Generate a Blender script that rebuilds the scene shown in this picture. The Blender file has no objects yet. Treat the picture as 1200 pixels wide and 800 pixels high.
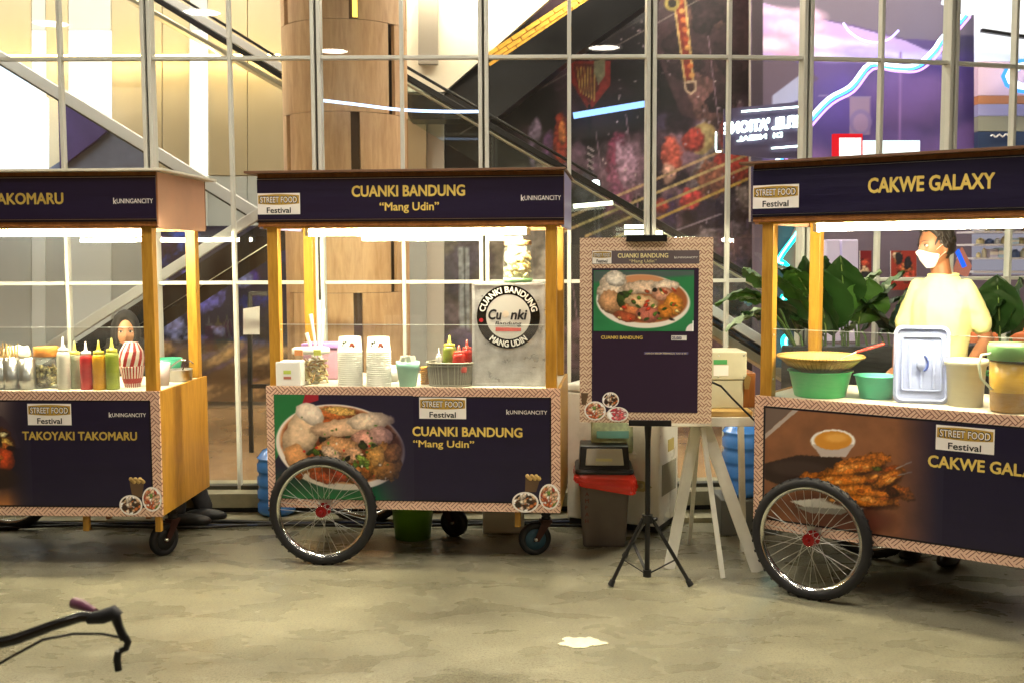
import bpy, math, random
import numpy as np
from mathutils import Vector, Matrix, Euler, noise as mnoise

random.seed(7)
rng = np.random.default_rng(11)
scene = bpy.context.scene
COL = scene.collection

# ------------------------------------------------------------------ camera
EYE, FPX = 1.593, 1250.0
PITCH, ROLL = math.atan(100 / FPX), 0.0041
fwd = Vector((0, math.cos(PITCH), -math.sin(PITCH)))
up0 = Vector((0, math.sin(PITCH), math.cos(PITCH)))
rt0 = Vector((1, 0, 0))
RT = (rt0 * math.cos(ROLL) - up0 * math.sin(ROLL))
UP = (up0 * math.cos(ROLL) + rt0 * math.sin(ROLL))
cam_data = bpy.data.cameras.new('camera')
cam = bpy.data.objects.new('camera', cam_data)
COL.objects.link(cam)
M = Matrix((RT, UP, -fwd)).transposed().to_4x4()
M.translation = Vector((0, 0, EYE))
cam.matrix_world = M
cam_data.sensor_width = 36
cam_data.lens = 36 * FPX / 1200
cam_data.clip_start, cam_data.clip_end = 0.05, 500
cam_data.dof.use_dof = True
cam_data.dof.focus_distance = 5.35
cam_data.dof.aperture_fstop = 4.5
scene.camera = cam

# ------------------------------------------------------------------ world: the last light of dusk, very weak
world = bpy.data.worlds.new('World')
scene.world = world
world.use_nodes = True
wn = world.node_tree
bg = wn.nodes['Background']
sky = wn.nodes.new('ShaderNodeTexSky')
sky.sky_type = 'NISHITA'
sky.sun_disc = False
sky.sun_elevation = math.radians(3)
sky.sun_rotation = math.radians(200)
wn.links.new(sky.outputs[0], bg.inputs[0])
bg.inputs[1].default_value = 0.01

scene.view_settings.view_transform = 'Standard'
scene.view_settings.look = 'None'
scene.view_settings.exposure = 0.2
scene.view_settings.gamma = 1.0
scene.render.engine = 'CYCLES'
scene.cycles.use_denoising = True
scene.cycles.max_bounces = 8
scene.cycles.diffuse_bounces = 3
scene.cycles.glossy_bounces = 4
scene.cycles.transparent_max_bounces = 16
scene.cycles.transmission_bounces = 6
scene.cycles.caustics_reflective = False
scene.cycles.caustics_refractive = False
scene.cycles.sample_clamp_indirect = 6

TUBE_L, LAMP_L, ROOM_L = 350.0, 122.0, 36.0

# ------------------------------------------------------------------ helpers: pixels of the photograph to places
def ray(px, py):
    return RT * ((px - 600) / FPX) + UP * ((400 - py) / FPX) + fwd
def W(px, py, Y):
    d = ray(px, py); return Vector((0, 0, EYE)) + d * (Y / d.y)
def Wz(px, py, z):
    d = ray(px, py); return Vector((0, 0, EYE)) + d * ((z - EYE) / d.z)
def proj(p):
    q = Vector(p) - Vector((0, 0, EYE)); D = q.dot(fwd)
    return 600 + FPX * q.dot(RT) / D, 400 - FPX * q.dot(UP) / D, D
def lin(c):
    if isinstance(c, str):
        c = tuple(int(c[i:i + 2], 16) / 255 for i in (0, 2, 4))
    return tuple(x / 12.92 if x <= .04045 else ((x + .055) / 1.055) ** 2.4 for x in c)

# ------------------------------------------------------------------ materials
MATS = {}
def pmat(name, col, rough=.5, metal=0, var=0, vscale=8, bump=0, bscale=60, spec=.5, emit=None, estr=0,
         coat=0, trans=0, alpha=1, stretch=None, ior=1.45, sss=0):
    if name in MATS: return MATS[name]
    m = bpy.data.materials.new(name); m.use_nodes = True
    nt = m.node_tree; b = nt.nodes['Principled BSDF']
    c = lin(col)
    b.inputs['Base Color'].default_value = (*c, 1)
    b.inputs['Roughness'].default_value = rough
    b.inputs['Metallic'].default_value = metal
    b.inputs['Specular IOR Level'].default_value = spec
    b.inputs['Coat Weight'].default_value = coat
    b.inputs['Transmission Weight'].default_value = trans
    b.inputs['IOR'].default_value = ior
    b.inputs['Alpha'].default_value = alpha
    if sss:
        b.inputs['Subsurface Weight'].default_value = sss
        b.inputs['Subsurface Radius'].default_value = (.01, .005, .003)
    if emit:
        b.inputs['Emission Color'].default_value = (*lin(emit), 1)
        b.inputs['Emission Strength'].default_value = estr
    tc = nt.nodes.new('ShaderNodeTexCoord')
    mp = nt.nodes.new('ShaderNodeMapping'); nt.links.new(tc.outputs['Object'], mp.inputs[0])
    if stretch: mp.inputs['Scale'].default_value = stretch
    if var:
        n = nt.nodes.new('ShaderNodeTexNoise'); n.inputs['Scale'].default_value = vscale
        n.inputs['Detail'].default_value = 5; n.inputs['Roughness'].default_value = .6
        nt.links.new(mp.outputs[0], n.inputs['Vector'])
        r = nt.nodes.new('ShaderNodeValToRGB')
        r.color_ramp.elements[0].position = .3; r.color_ramp.elements[1].position = .72
        r.color_ramp.elements[0].color = (*[x * (1 - var) for x in c], 1)
        r.color_ramp.elements[1].color = (*[min(1, x * (1 + var * .6)) for x in c], 1)
        nt.links.new(n.outputs[0], r.inputs[0]); nt.links.new(r.outputs[0], b.inputs['Base Color'])
        rr = nt.nodes.new('ShaderNodeMapRange')
        rr.inputs['To Min'].default_value = max(.02, rough - .12); rr.inputs['To Max'].default_value = min(1, rough + .12)
        nt.links.new(n.outputs[0], rr.inputs[0]); nt.links.new(rr.outputs[0], b.inputs['Roughness'])
    if bump:
        n = nt.nodes.new('ShaderNodeTexNoise'); n.inputs['Scale'].default_value = bscale; n.inputs['Detail'].default_value = 4
        nt.links.new(mp.outputs[0], n.inputs['Vector'])
        bp = nt.nodes.new('ShaderNodeBump'); bp.inputs['Strength'].default_value = bump; bp.inputs['Distance'].default_value = .004
        nt.links.new(n.outputs[0], bp.inputs['Height']); nt.links.new(bp.outputs[0], b.inputs['Normal'])
    MATS[name] = m
    return m

def emat(name, col, strength):
    if name in MATS: return MATS[name]
    m = bpy.data.materials.new(name); m.use_nodes = True
    nt = m.node_tree; nt.nodes.clear()
    o = nt.nodes.new('ShaderNodeOutputMaterial'); e = nt.nodes.new('ShaderNodeEmission')
    e.inputs[0].default_value = (*lin(col), 1); e.inputs[1].default_value = strength
    nt.links.new(e.outputs[0], o.inputs[0]); MATS[name] = m
    return m

def glassmat(name, tint=(1, 1, 1), ior=1.5, rough=0.0, dirt=0.0):
    m = bpy.data.materials.new(name); m.use_nodes = True
    nt = m.node_tree; nt.nodes.clear(); N = nt.nodes.new; L = nt.links.new
    o = N('ShaderNodeOutputMaterial'); t = N('ShaderNodeBsdfTransparent'); g = N('ShaderNodeBsdfGlossy')
    f = N('ShaderNodeFresnel'); f.inputs[0].default_value = ior
    t.inputs[0].default_value = (*tint, 1); g.inputs['Roughness'].default_value = rough
    g.inputs[0].default_value = (1, 1, 1, 1)
    ge = N('ShaderNodeNewGeometry'); iv = N('ShaderNodeMath'); iv.operation = 'SUBTRACT'; iv.inputs[0].default_value = 1; L(ge.outputs['Backfacing'], iv.inputs[1])
    ml = N('ShaderNodeMath'); ml.operation = 'MULTIPLY'; L(f.outputs[0], ml.inputs[0]); L(iv.outputs[0], ml.inputs[1])
    mx = N('ShaderNodeMixShader'); L(ml.outputs[0], mx.inputs[0]); L(t.outputs[0], mx.inputs[1]); L(g.outputs[0], mx.inputs[2])
    if dirt:
        d = N('ShaderNodeBsdfDiffuse'); d.inputs[0].default_value = (.8, .8, .78, 1)
        n = N('ShaderNodeTexNoise'); n.inputs['Scale'].default_value = 3; n.inputs['Detail'].default_value = 6
        mr = N('ShaderNodeMapRange'); mr.inputs['From Min'].default_value = .35; mr.inputs['From Max'].default_value = .8
        mr.inputs['To Max'].default_value = dirt; L(n.outputs[0], mr.inputs[0])
        m2 = N('ShaderNodeMixShader'); L(mr.outputs[0], m2.inputs[0]); L(mx.outputs[0], m2.inputs[1]); L(d.outputs[0], m2.inputs[2])
        mx = m2
    L(mx.outputs[0], o.inputs[0]); MATS[name] = m
    return m

def woodmat(name, c1, c2, rough=.42, scale=(3, 3, .35), freq=9):
    m = bpy.data.materials.new(name); m.use_nodes = True
    nt = m.node_tree; b = nt.nodes['Principled BSDF']; N = nt.nodes.new; L = nt.links.new
    tc = N('ShaderNodeTexCoord'); mp = N('ShaderNodeMapping'); mp.inputs['Scale'].default_value = scale
    L(tc.outputs['Object'], mp.inputs[0])
    n1 = N('ShaderNodeTexNoise'); n1.inputs['Scale'].default_value = freq; n1.inputs['Detail'].default_value = 6; n1.inputs['Distortion'].default_value = 1.2
    n2 = N('ShaderNodeTexNoise'); n2.inputs['Scale'].default_value = freq * 6; n2.inputs['Detail'].default_value = 3
    L(mp.outputs[0], n1.inputs['Vector']); L(mp.outputs[0], n2.inputs['Vector'])
    mx = N('ShaderNodeMath'); mx.operation = 'MULTIPLY_ADD'; mx.inputs[1].default_value = .35
    L(n2.outputs[0], mx.inputs[0]); L(n1.outputs[0], mx.inputs[2])
    r = N('ShaderNodeValToRGB'); r.color_ramp.elements[0].position = .45; r.color_ramp.elements[1].position = .85
    r.color_ramp.elements[0].color = (*lin(c1), 1); r.color_ramp.elements[1].color = (*lin(c2), 1)
    L(mx.outputs[0], r.inputs[0]); L(r.outputs[0], b.inputs['Base Color'])
    b.inputs['Roughness'].default_value = rough
    bp = N('ShaderNodeBump'); bp.inputs['Strength'].default_value = .12; bp.inputs['Distance'].default_value = .002
    L(mx.outputs[0], bp.inputs['Height']); L(bp.outputs[0], b.inputs['Normal'])
    MATS[name] = m
    return m

def patternmat(name, P, base, line, frac=.2, bars=4):
    """basket-weave of short parallel bars at 45 degrees, printed vinyl; uses the UV map in metres"""
    m = bpy.data.materials.new(name); m.use_nodes = True
    nt = m.node_tree; b = nt.nodes['Principled BSDF']; L = nt.links.new
    def mt(op, a, c=None, d=None):
        n = nt.nodes.new('ShaderNodeMath'); n.operation = op
        for i, x in enumerate((a, c, d)):
            if x is None: continue
            if isinstance(x, (int, float)): n.inputs[i].default_value = x
            else: L(x, n.inputs[i])
        return n.outputs[0]
    tc = nt.nodes.new('ShaderNodeTexCoord'); sp = nt.nodes.new('ShaderNodeSeparateXYZ'); L(tc.outputs['Object'], sp.inputs[0])
    U_ = mt('ADD', sp.outputs[0], 10.0); V_ = sp.outputs[2]
    a = mt('DIVIDE', mt('ADD', U_, V_), P)
    c = mt('DIVIDE', mt('SUBTRACT', U_, V_), P)
    chk = mt('GREATER_THAN', mt('FRACT', mt('MULTIPLY', mt('ADD', mt('FLOOR', a), mt('FLOOR', c)), .5)), .25)
    ha = mt('LESS_THAN', mt('FRACT', mt('MULTIPLY', a, bars)), frac)
    hc = mt('LESS_THAN', mt('FRACT', mt('MULTIPLY', c, bars)), frac)
    s = mt('ADD', mt('MULTIPLY', ha, chk), mt('MULTIPLY', hc, mt('SUBTRACT', 1, chk)))
    mx = nt.nodes.new('ShaderNodeMix'); mx.data_type = 'RGBA'
    L(s, mx.inputs[0]); mx.inputs[6].default_value = (*lin(base), 1); mx.inputs[7].default_value = (*lin(line), 1)
    L(mx.outputs[2], b.inputs['Base Color']); b.inputs['Roughness'].default_value = .4
    MATS[name] = m
    return m

def colormat(name, rough=.4, estr=0, attr='Col'):
    m = bpy.data.materials.new(name); m.use_nodes = True
    nt = m.node_tree; b = nt.nodes['Principled BSDF']
    a = nt.nodes.new('ShaderNodeAttribute'); a.attribute_name = attr
    nt.links.new(a.outputs[0], b.inputs['Base Color']); b.inputs['Roughness'].default_value = rough
    if estr:
        nt.links.new(a.outputs[0], b.inputs['Emission Color']); b.inputs['Emission Strength'].default_value = estr
    MATS[name] = m
    return m

# ------------------------------------------------------------------ mesh builder
def frame_from(d, up=Vector((0, 0, 1))):
    d = Vector(d).normalized()
    if abs(d.dot(up)) > .98: up = Vector((0, 1, 0))
    s = d.cross(up).normalized(); u = s.cross(d).normalized()
    return s, u, d

class MB:
    def __init__(s): s.v = []; s.f = []; s.m = []; s.sm = []; s.mats = []; s.uv = None
    def mi(s, mat):
        if mat not in s.mats: s.mats.append(mat)
        return s.mats.index(mat)
    def add(s, vs, fs, mat, smooth=False):
        n = len(s.v); s.v.extend([tuple(v) for v in vs]); k = s.mi(mat)
        for f in fs: s.f.append([i + n for i in f]); s.m.append(k); s.sm.append(smooth)
        return s
    def box(s, a, b, mat):
        (x0, y0, z0), (x1, y1, z1) = a, b
        vs = [(x0, y0, z0), (x1, y0, z0), (x1, y1, z0), (x0, y1, z0), (x0, y0, z1), (x1, y0, z1), (x1, y1, z1), (x0, y1, z1)]
        return s.add(vs, [(3, 2, 1, 0), (4, 5, 6, 7), (0, 1, 5, 4), (1, 2, 6, 5), (2, 3, 7, 6), (3, 0, 4, 7)], mat)
    def obox(s, c, size, rot, mat):
        R = rot.to_matrix() if isinstance(rot, Euler) else rot
        h = Vector(size) / 2
        vs = [Vector(c) + R @ Vector((i * h.x, j * h.y, k * h.z)) for k in (-1, 1) for i, j in ((-1, -1), (1, -1), (1, 1), (-1, 1))]
        return s.add(vs, [(3, 2, 1, 0), (4, 5, 6, 7), (0, 1, 5, 4), (1, 2, 6, 5), (2, 3, 7, 6), (3, 0, 4, 7)], mat)
    def beam(s, p, q, w, h, mat, up=Vector((0, 0, 1)), h2=None):
        p, q = Vector(p), Vector(q); sd, u, d = frame_from(q - p, up)
        vs = []
        for e, hh in ((p, h), (q, h2 or h)):
            for i, j in ((-1, -1), (1, -1), (1, 1), (-1, 1)): vs.append(e + sd * i * w / 2 + u * j * hh / 2)
        return s.add(vs, [(3, 2, 1, 0), (4, 5, 6, 7), (0, 1, 5, 4), (1, 2, 6, 5), (2, 3, 7, 6), (3, 0, 4, 7)], mat)
    def prism(s, pts, thick, mat):
        """pts: ordered 3D points of a planar polygon; extruded by vector thick"""
        n = len(pts); t = Vector(thick)
        vs = [Vector(p) for p in pts] + [Vector(p) + t for p in pts]
        fs = [tuple(range(n)), tuple(range(2 * n - 1, n - 1, -1))] + [(i, i + n, (i + 1) % n + n, (i + 1) % n) for i in range(n)]
        return s.add(vs, fs, mat)
    def tube(s, pts, r, mat, n=8, closed=False, smooth=True, flat=1.0):
        pts = [Vector(p) for p in pts]; N = len(pts); vs = []; fs = []
        rs = r if isinstance(r, (list, tuple)) else [r] * N
        prev = None
        for i, p in enumerate(pts):
            if closed: d = pts[(i + 1) % N] - pts[i - 1]
            else: d = pts[min(i + 1, N - 1)] - pts[max(i - 1, 0)]
            d.normalize()
            if prev is None: sd, u, _ = frame_from(d)
            else:
                sd = (prev - d * prev.dot(d))
                sd = sd.normalized() if sd.length > 1e-6 else frame_from(d)[0]
                u = sd.cross(d).normalized()
            prev = sd
            for k in range(n):
                a = 2 * math.pi * k / n; vs.append(p + sd * math.cos(a) * rs[i] + u * math.sin(a) * rs[i] * flat)
        for i in range(N if closed else N - 1):
            j = (i + 1) % N
            for k in range(n): fs.append((i * n + k, i * n + (k + 1) % n, j * n + (k + 1) % n, j * n + k))
        s.add(vs, fs, mat, smooth)
        if not closed:
            s.add([vs[k] for k in range(n)], [tuple(range(n - 1, -1, -1))], mat)
            s.add([vs[(N - 1) * n + k] for k in range(n)], [tuple(range(n))], mat)
        return s
    def lathe(s, prof, c, mat, n=32, R=None, smooth=True, arc=2 * math.pi, sx=1, sy=1):
        vs = []; fs = []; c = Vector(c); full = arc > 6.28
        cols = n if full else n + 1
        for (r, z) in prof:
            for k in range(cols):
                a = arc * k / n; p = Vector((r * math.cos(a) * sx, r * math.sin(a) * sy, z))
                vs.append(c + (R @ p if R else p))
        for i in range(len(prof) - 1):
            for k in range(n):
                k2 = (k + 1) % cols
                fs.append((i * cols + k, i * cols + k2, (i + 1) * cols + k2, (i + 1) * cols + k))
        return s.add(vs, fs, mat, smooth)
    def ball(s, c, rad, mat, nu=24, nv=16, fn=None, R=None, keep=None):
        vs = []; fs = []; c = Vector(c)
        if isinstance(rad, (int, float)): rad = (rad,) * 3
        for j in range(nv + 1):
            t = math.pi * j / nv
            for i in range(nu):
                a = 2 * math.pi * i / nu
                d = Vector((math.sin(t) * math.cos(a), math.sin(t) * math.sin(a), math.cos(t)))
                p = Vector((d.x * rad[0], d.y * rad[1], d.z * rad[2]))
                if fn: p = fn(d, p)
                vs.append(c + (R @ p if R else p))
        for j in range(nv):
            for i in range(nu):
                f = (j * nu + i, (j + 1) * nu + i, (j + 1) * nu + (i + 1) % nu, j * nu + (i + 1) % nu)
                if keep:
                    t = math.pi * (j + .5) / nv; a = 2 * math.pi * (i + .5) / nu
                    if not keep(Vector((math.sin(t) * math.cos(a), math.sin(t) * math.sin(a), math.cos(t)))): continue
                fs.append(f)
        return s.add(vs, fs, mat, True)
    def text(s, body, o, ux, uy, width, cap, mat, bold=.0, ext=.0006, align='L', spacing=1, mirror=False, arc=None, shear=0):
        """o = lower-left (or centre) of the baseline; width fits the whole line (None keeps proportion); cap = capital height"""
        cu = bpy.data.curves.new('t', 'FONT'); cu.body = body; cu.size = 1; cu.offset = 0; cu.space_character = spacing
        cu.resolution_u = 3; cu.shear = shear
        ob = bpy.data.objects.new('t', cu); me = bpy.data.meshes.new_from_object(ob)
        co = np.array([v.co[:] for v in me.vertices]); 
        if len(co) == 0: return s
        x0, x1 = co[:, 0].min(), co[:, 0].max(); sc = cap / .73
        sx = (width / (x1 - x0)) if width else sc
        X = (co[:, 0] - x0) * sx; Y = co[:, 1] * sc
        wd = (x1 - x0) * sx
        if align == 'C': X = X - wd / 2
        if mirror: X = -X if align == 'C' else wd - X
        ux = Vector(ux).normalized(); uy = Vector(uy).normalized(); nn = ux.cross(uy); o = Vector(o)
        if bold:
            me_f = [tuple(p.vertices) for p in me.polygons]; n0 = len(X); X0, Y0 = X, Y
            sh = [(0, 0), (-1, 0), (1, 0), (0, 1), (0, -1), (-.7, .7), (.7, -.7), (.7, .7), (-.7, -.7)]; bo = bold * sc
            X = np.concatenate([X0 + a_ * bo for a_, b_ in sh]); Y = np.concatenate([Y0 + b_ * bo for a_, b_ in sh])
            lift = np.repeat(np.arange(len(sh)) * .00003, n0)
            fs_b = [tuple(q + k_ * n0 for q in f) for k_ in range(len(sh)) for f in me_f]
        else: lift = np.zeros(len(X)); fs_b = None
        if arc:
            cen, rad, sgn = Vector(arc[0]), arc[1], arc[2]
            P = []
            for x, y, l_ in zip(X, Y, lift):
                a = x / rad; rr = rad + y if sgn > 0 else rad - y
                P.append(cen + ux * math.sin(a) * rr + uy * math.cos(a) * rr * sgn + nn * (ext + l_))
        else:
            P = [o + ux * float(x) + uy * float(y) + nn * (ext + float(l_)) for x, y, l_ in zip(X, Y, lift)]
        n = len(P)
        fs = fs_b or [tuple(p.vertices) for p in me.polygons]
        # thin sheet with a rim so that it is a solid
        s.add(P, fs, mat)
        ed = {}
        for f in fs:
            for a, b in zip(f, f[1:] + f[:1]): ed[(a, b)] = 1
        rim = [(a, b) for (a, b) in ed if (b, a) not in ed]
        P2 = [p - nn * ext * .9 for p in P]
        s.add(P + P2, [(b, a, a + n, b + n) for a, b in rim], mat)
        bpy.data.objects.remove(ob); bpy.data.curves.remove(cu); bpy.data.meshes.remove(me)
        return s
    def build(s, name, parent=None, label=None, cat=None, group=None, kind=None, bevel=0, loc=None, rotz=0, seg=2):
        me = bpy.data.meshes.new(name); me.from_pydata(s.v, [], s.f)
        for m in s.mats: me.materials.append(m)
        me.polygons.foreach_set('material_index', s.m); me.polygons.foreach_set('use_smooth', s.sm)
        if s.uv:
            uvl = me.uv_layers.new(name='UVMap'); ux, uy = s.uv
            co = np.array(s.v); li = np.array([l.vertex_index for l in me.loops])
            u = co[li] @ np.array(ux); v = co[li] @ np.array(uy)
            uvl.data.foreach_set('uv', np.stack([u, v], 1).astype(np.float32).ravel())
        me.update()
        o = bpy.data.objects.new(name, me); COL.objects.link(o)
        if parent: o.parent = parent
        if loc is not None: o.location = loc
        if rotz: o.rotation_euler.z = rotz
        tag(o, label, cat, group, kind)
        if bevel:
            b = o.modifiers.new('bevel', 'BEVEL'); b.width = bevel; b.segments = seg; b.limit_method = 'ANGLE'; b.angle_limit = math.radians(40)
        return o

def tag(o, label=None, cat=None, group=None, kind=None):
    if label: o['label'] = label
    if cat: o['category'] = cat
    if group: o['group'] = group
    if kind: o['kind'] = kind
    return o
def empty(name, loc, rotz=0, label=None, cat=None, group=None):
    o = bpy.data.objects.new(name, None); COL.objects.link(o); o.empty_display_size = .1
    o.location = loc; o.rotation_euler.z = rotz
    return tag(o, label, cat, group)
def inst(o, parent, name=None, **kw):
    c = o.copy(); COL.objects.link(c); c.parent = parent
    if name: c.name = name
    for k in ('label', 'group', 'category'):
        if k in kw: c[k] = kw[k]
    return c
def copy_tree(root, loc, rotz=None, label=None, group=None):
    c = root.copy(); COL.objects.link(c); c.location = loc
    if rotz is not None: c.rotation_euler.z = rotz
    if label: c['label'] = label
    if group: c['group'] = group
    for ch in list(root.children):
        d = ch.copy(); COL.objects.link(d); d.parent = c
        for g in list(ch.children):
            e = g.copy(); COL.objects.link(e); e.parent = d
    return c

# ------------------------------------------------------------------ painted prints (flat print on a fine grid of coloured points)
def vnoise(h, w, cell, seed):
    r = np.random.default_rng(seed); gy, gx = int(h / cell) + 3, int(w / cell) + 3
    g = r.random((gy, gx)); y = np.arange(h) / cell; x = np.arange(w) / cell
    yi = y.astype(int); xi = x.astype(int); fy = (y - yi)[:, None]; fx = (x - xi)[None]
    fy = fy * fy * (3 - 2 * fy); fx = fx * fx * (3 - 2 * fx)
    a = g[yi][:, xi]; b = g[yi][:, xi + 1]; c = g[yi + 1][:, xi]; d = g[yi + 1][:, xi + 1]
    return (a * (1 - fx) + b * fx) * (1 - fy) + (c * (1 - fx) + d * fx) * fy
def fbm(h, w, cell, seed, oct=4):
    t = 0; amp = 1; tot = 0
    for i in range(oct):
        if cell < 1.2: break
        t = t + vnoise(h, w, cell, seed + i * 17) * amp; tot += amp; amp *= .55; cell /= 2
    return t / tot
class CV:
    """a canvas over the photo rectangle x0..x1, y0..y1 at res samples per photo pixel"""
    def __init__(s, x0, y0, x1, y1, res, col):
        s.x0, s.y0, s.res = x0, y0, res; s.w, s.h = int((x1 - x0) * res), int((y1 - y0) * res)
        s.a = np.ones((s.h, s.w, 3)) * np.array(s.c(col)); s.seed = 1
        s.Y, s.X = np.mgrid[0:s.h, 0:s.w]; s.X = s.X / res + x0; s.Y = s.Y / res + y0
    def c(s, col):
        return tuple(int(col[i:i + 2], 16) / 255 for i in (0, 2, 4)) if isinstance(col, str) else col
    def n(s, cell, oct=3):
        s.seed += 31; return fbm(s.h, s.w, max(1.3, cell * s.res), s.seed, oct)
    def put(s, mask, col):
        mask = np.clip(mask, 0, 1)[..., None]
        col = np.array(s.c(col)) if not isinstance(col, np.ndarray) else col
        s.a = s.a * (1 - mask) + col * mask
    def ell(s, cx, cy, rx, ry, col, ang=0, soft=1.2, wob=0, cell=8):
        ca, sa = math.cos(ang), math.sin(ang); dx, dy = s.X - cx, s.Y - cy
        u, v = (dx * ca + dy * sa) / rx, (-dx * sa + dy * ca) / ry; d = np.sqrt(u * u + v * v)
        if wob: d = d + (s.n(cell) - .5) * wob
        m = np.clip((1 - d) * min(rx, ry) / soft + .5, 0, 1); s.put(m, col); return m, u, v, d
    def blob(s, cx, cy, rx, ry, col, ang=0, wob=.5, dark=.45, cell=None, tex=.35, soft=1.2):
        cell = cell or max(3, min(rx, ry) * .7)
        ca, sa = math.cos(ang), math.sin(ang); dx, dy = s.X - cx, s.Y - cy
        u, v = (dx * ca + dy * sa) / rx, (-dx * sa + dy * ca) / ry; d = np.sqrt(u * u + v * v) + (s.n(cell) - .5) * wob
        m = np.clip((1 - d) * min(rx, ry) / soft + .5, 0, 1)
        sh = np.clip(1.08 - dark * np.clip(d, 0, 1) ** 2 - .18 * (dy / max(rx, ry)) + (s.n(max(1.6, cell * .4)) - .5) * tex * 2, .1, 1.35)
        s.put(m, np.array(s.c(col)) * sh[..., None])
    def poly(s, pts, col, soft=1.0):
        # signed mask of a polygon by the even-odd rule, softened by supersampling offsets
        def inside(X, Y):
            m = np.zeros(X.shape, bool); n = len(pts)
            for i in range(n):
                (xa, ya), (xb, yb) = pts[i], pts[(i + 1) % n]
                if ya == yb: continue
                c = ((ya > Y) != (yb > Y)) & (X < (xb - xa) * (Y - ya) / (yb - ya) + xa); m ^= c
            return m
        m = sum(inside(s.X + dx * soft, s.Y + dy * soft) for dx, dy in ((-.25, -.25), (.25, -.25), (-.25, .25), (.25, .25))) / 4.0
        s.put(m, col); return m
    def line(s, p, q, w, col, soft=.8):
        p, q = np.array(p, float), np.array(q, float); d = q - p; L2 = (d ** 2).sum()
        t = np.clip(((s.X - p[0]) * d[0] + (s.Y - p[1]) * d[1]) / L2, 0, 1)
        r = np.hypot(s.X - p[0] - t * d[0], s.Y - p[1] - t * d[1])
        s.put(np.clip((w / 2 - r) / soft + .5, 0, 1), col)
    def mesh(s, name, o, ux, uy, mat, parent=None, **kw):
        """o = top-left corner, ux, uy = full edge vectors (right, down)"""
        o, ux, uy = Vector(o), Vector(ux), Vector(uy); h, w = s.h, s.w
        fy = np.linspace(0, 1, h)[:, None, None]; fx = np.linspace(0, 1, w)[None, :, None]
        P = np.array(o)[None, None] + fx * np.array(ux) + fy * np.array(uy)
        idx = np.arange(h * w).reshape(h, w)
        q = np.stack([idx[1:, :-1], idx[1:, 1:], idx[:-1, 1:], idx[:-1, :-1]], -1).reshape(-1, 4)
        me = bpy.data.meshes.new(name)
        me.vertices.add(h * w); me.vertices.foreach_set('co', P.astype(np.float32).ravel())
        nq = len(q); me.loops.add(nq * 4); me.loops.foreach_set('vertex_index', q.astype(np.int32).ravel())
        me.polygons.add(nq); me.polygons.foreach_set('loop_start', (np.arange(nq) * 4).astype(np.int32))
        me.polygons.foreach_set('loop_total', np.full(nq, 4, np.int32)); me.update(calc_edges=True)
        at = me.color_attributes.new('Col', 'FLOAT_COLOR', 'POINT')
        a = np.clip(s.a, 0, 1); a = np.where(a <= .04045, a / 12.92, ((a + .055) / 1.055) ** 2.4)
        at.data.foreach_set('color', np.concatenate([a, np.ones((h, w, 1))], -1).astype(np.float32).ravel())
        me.materials.append(mat)
        ob = bpy.data.objects.new(name, me); COL.objects.link(ob)
        if parent: ob.parent = parent
        return tag(ob, **kw)

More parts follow.
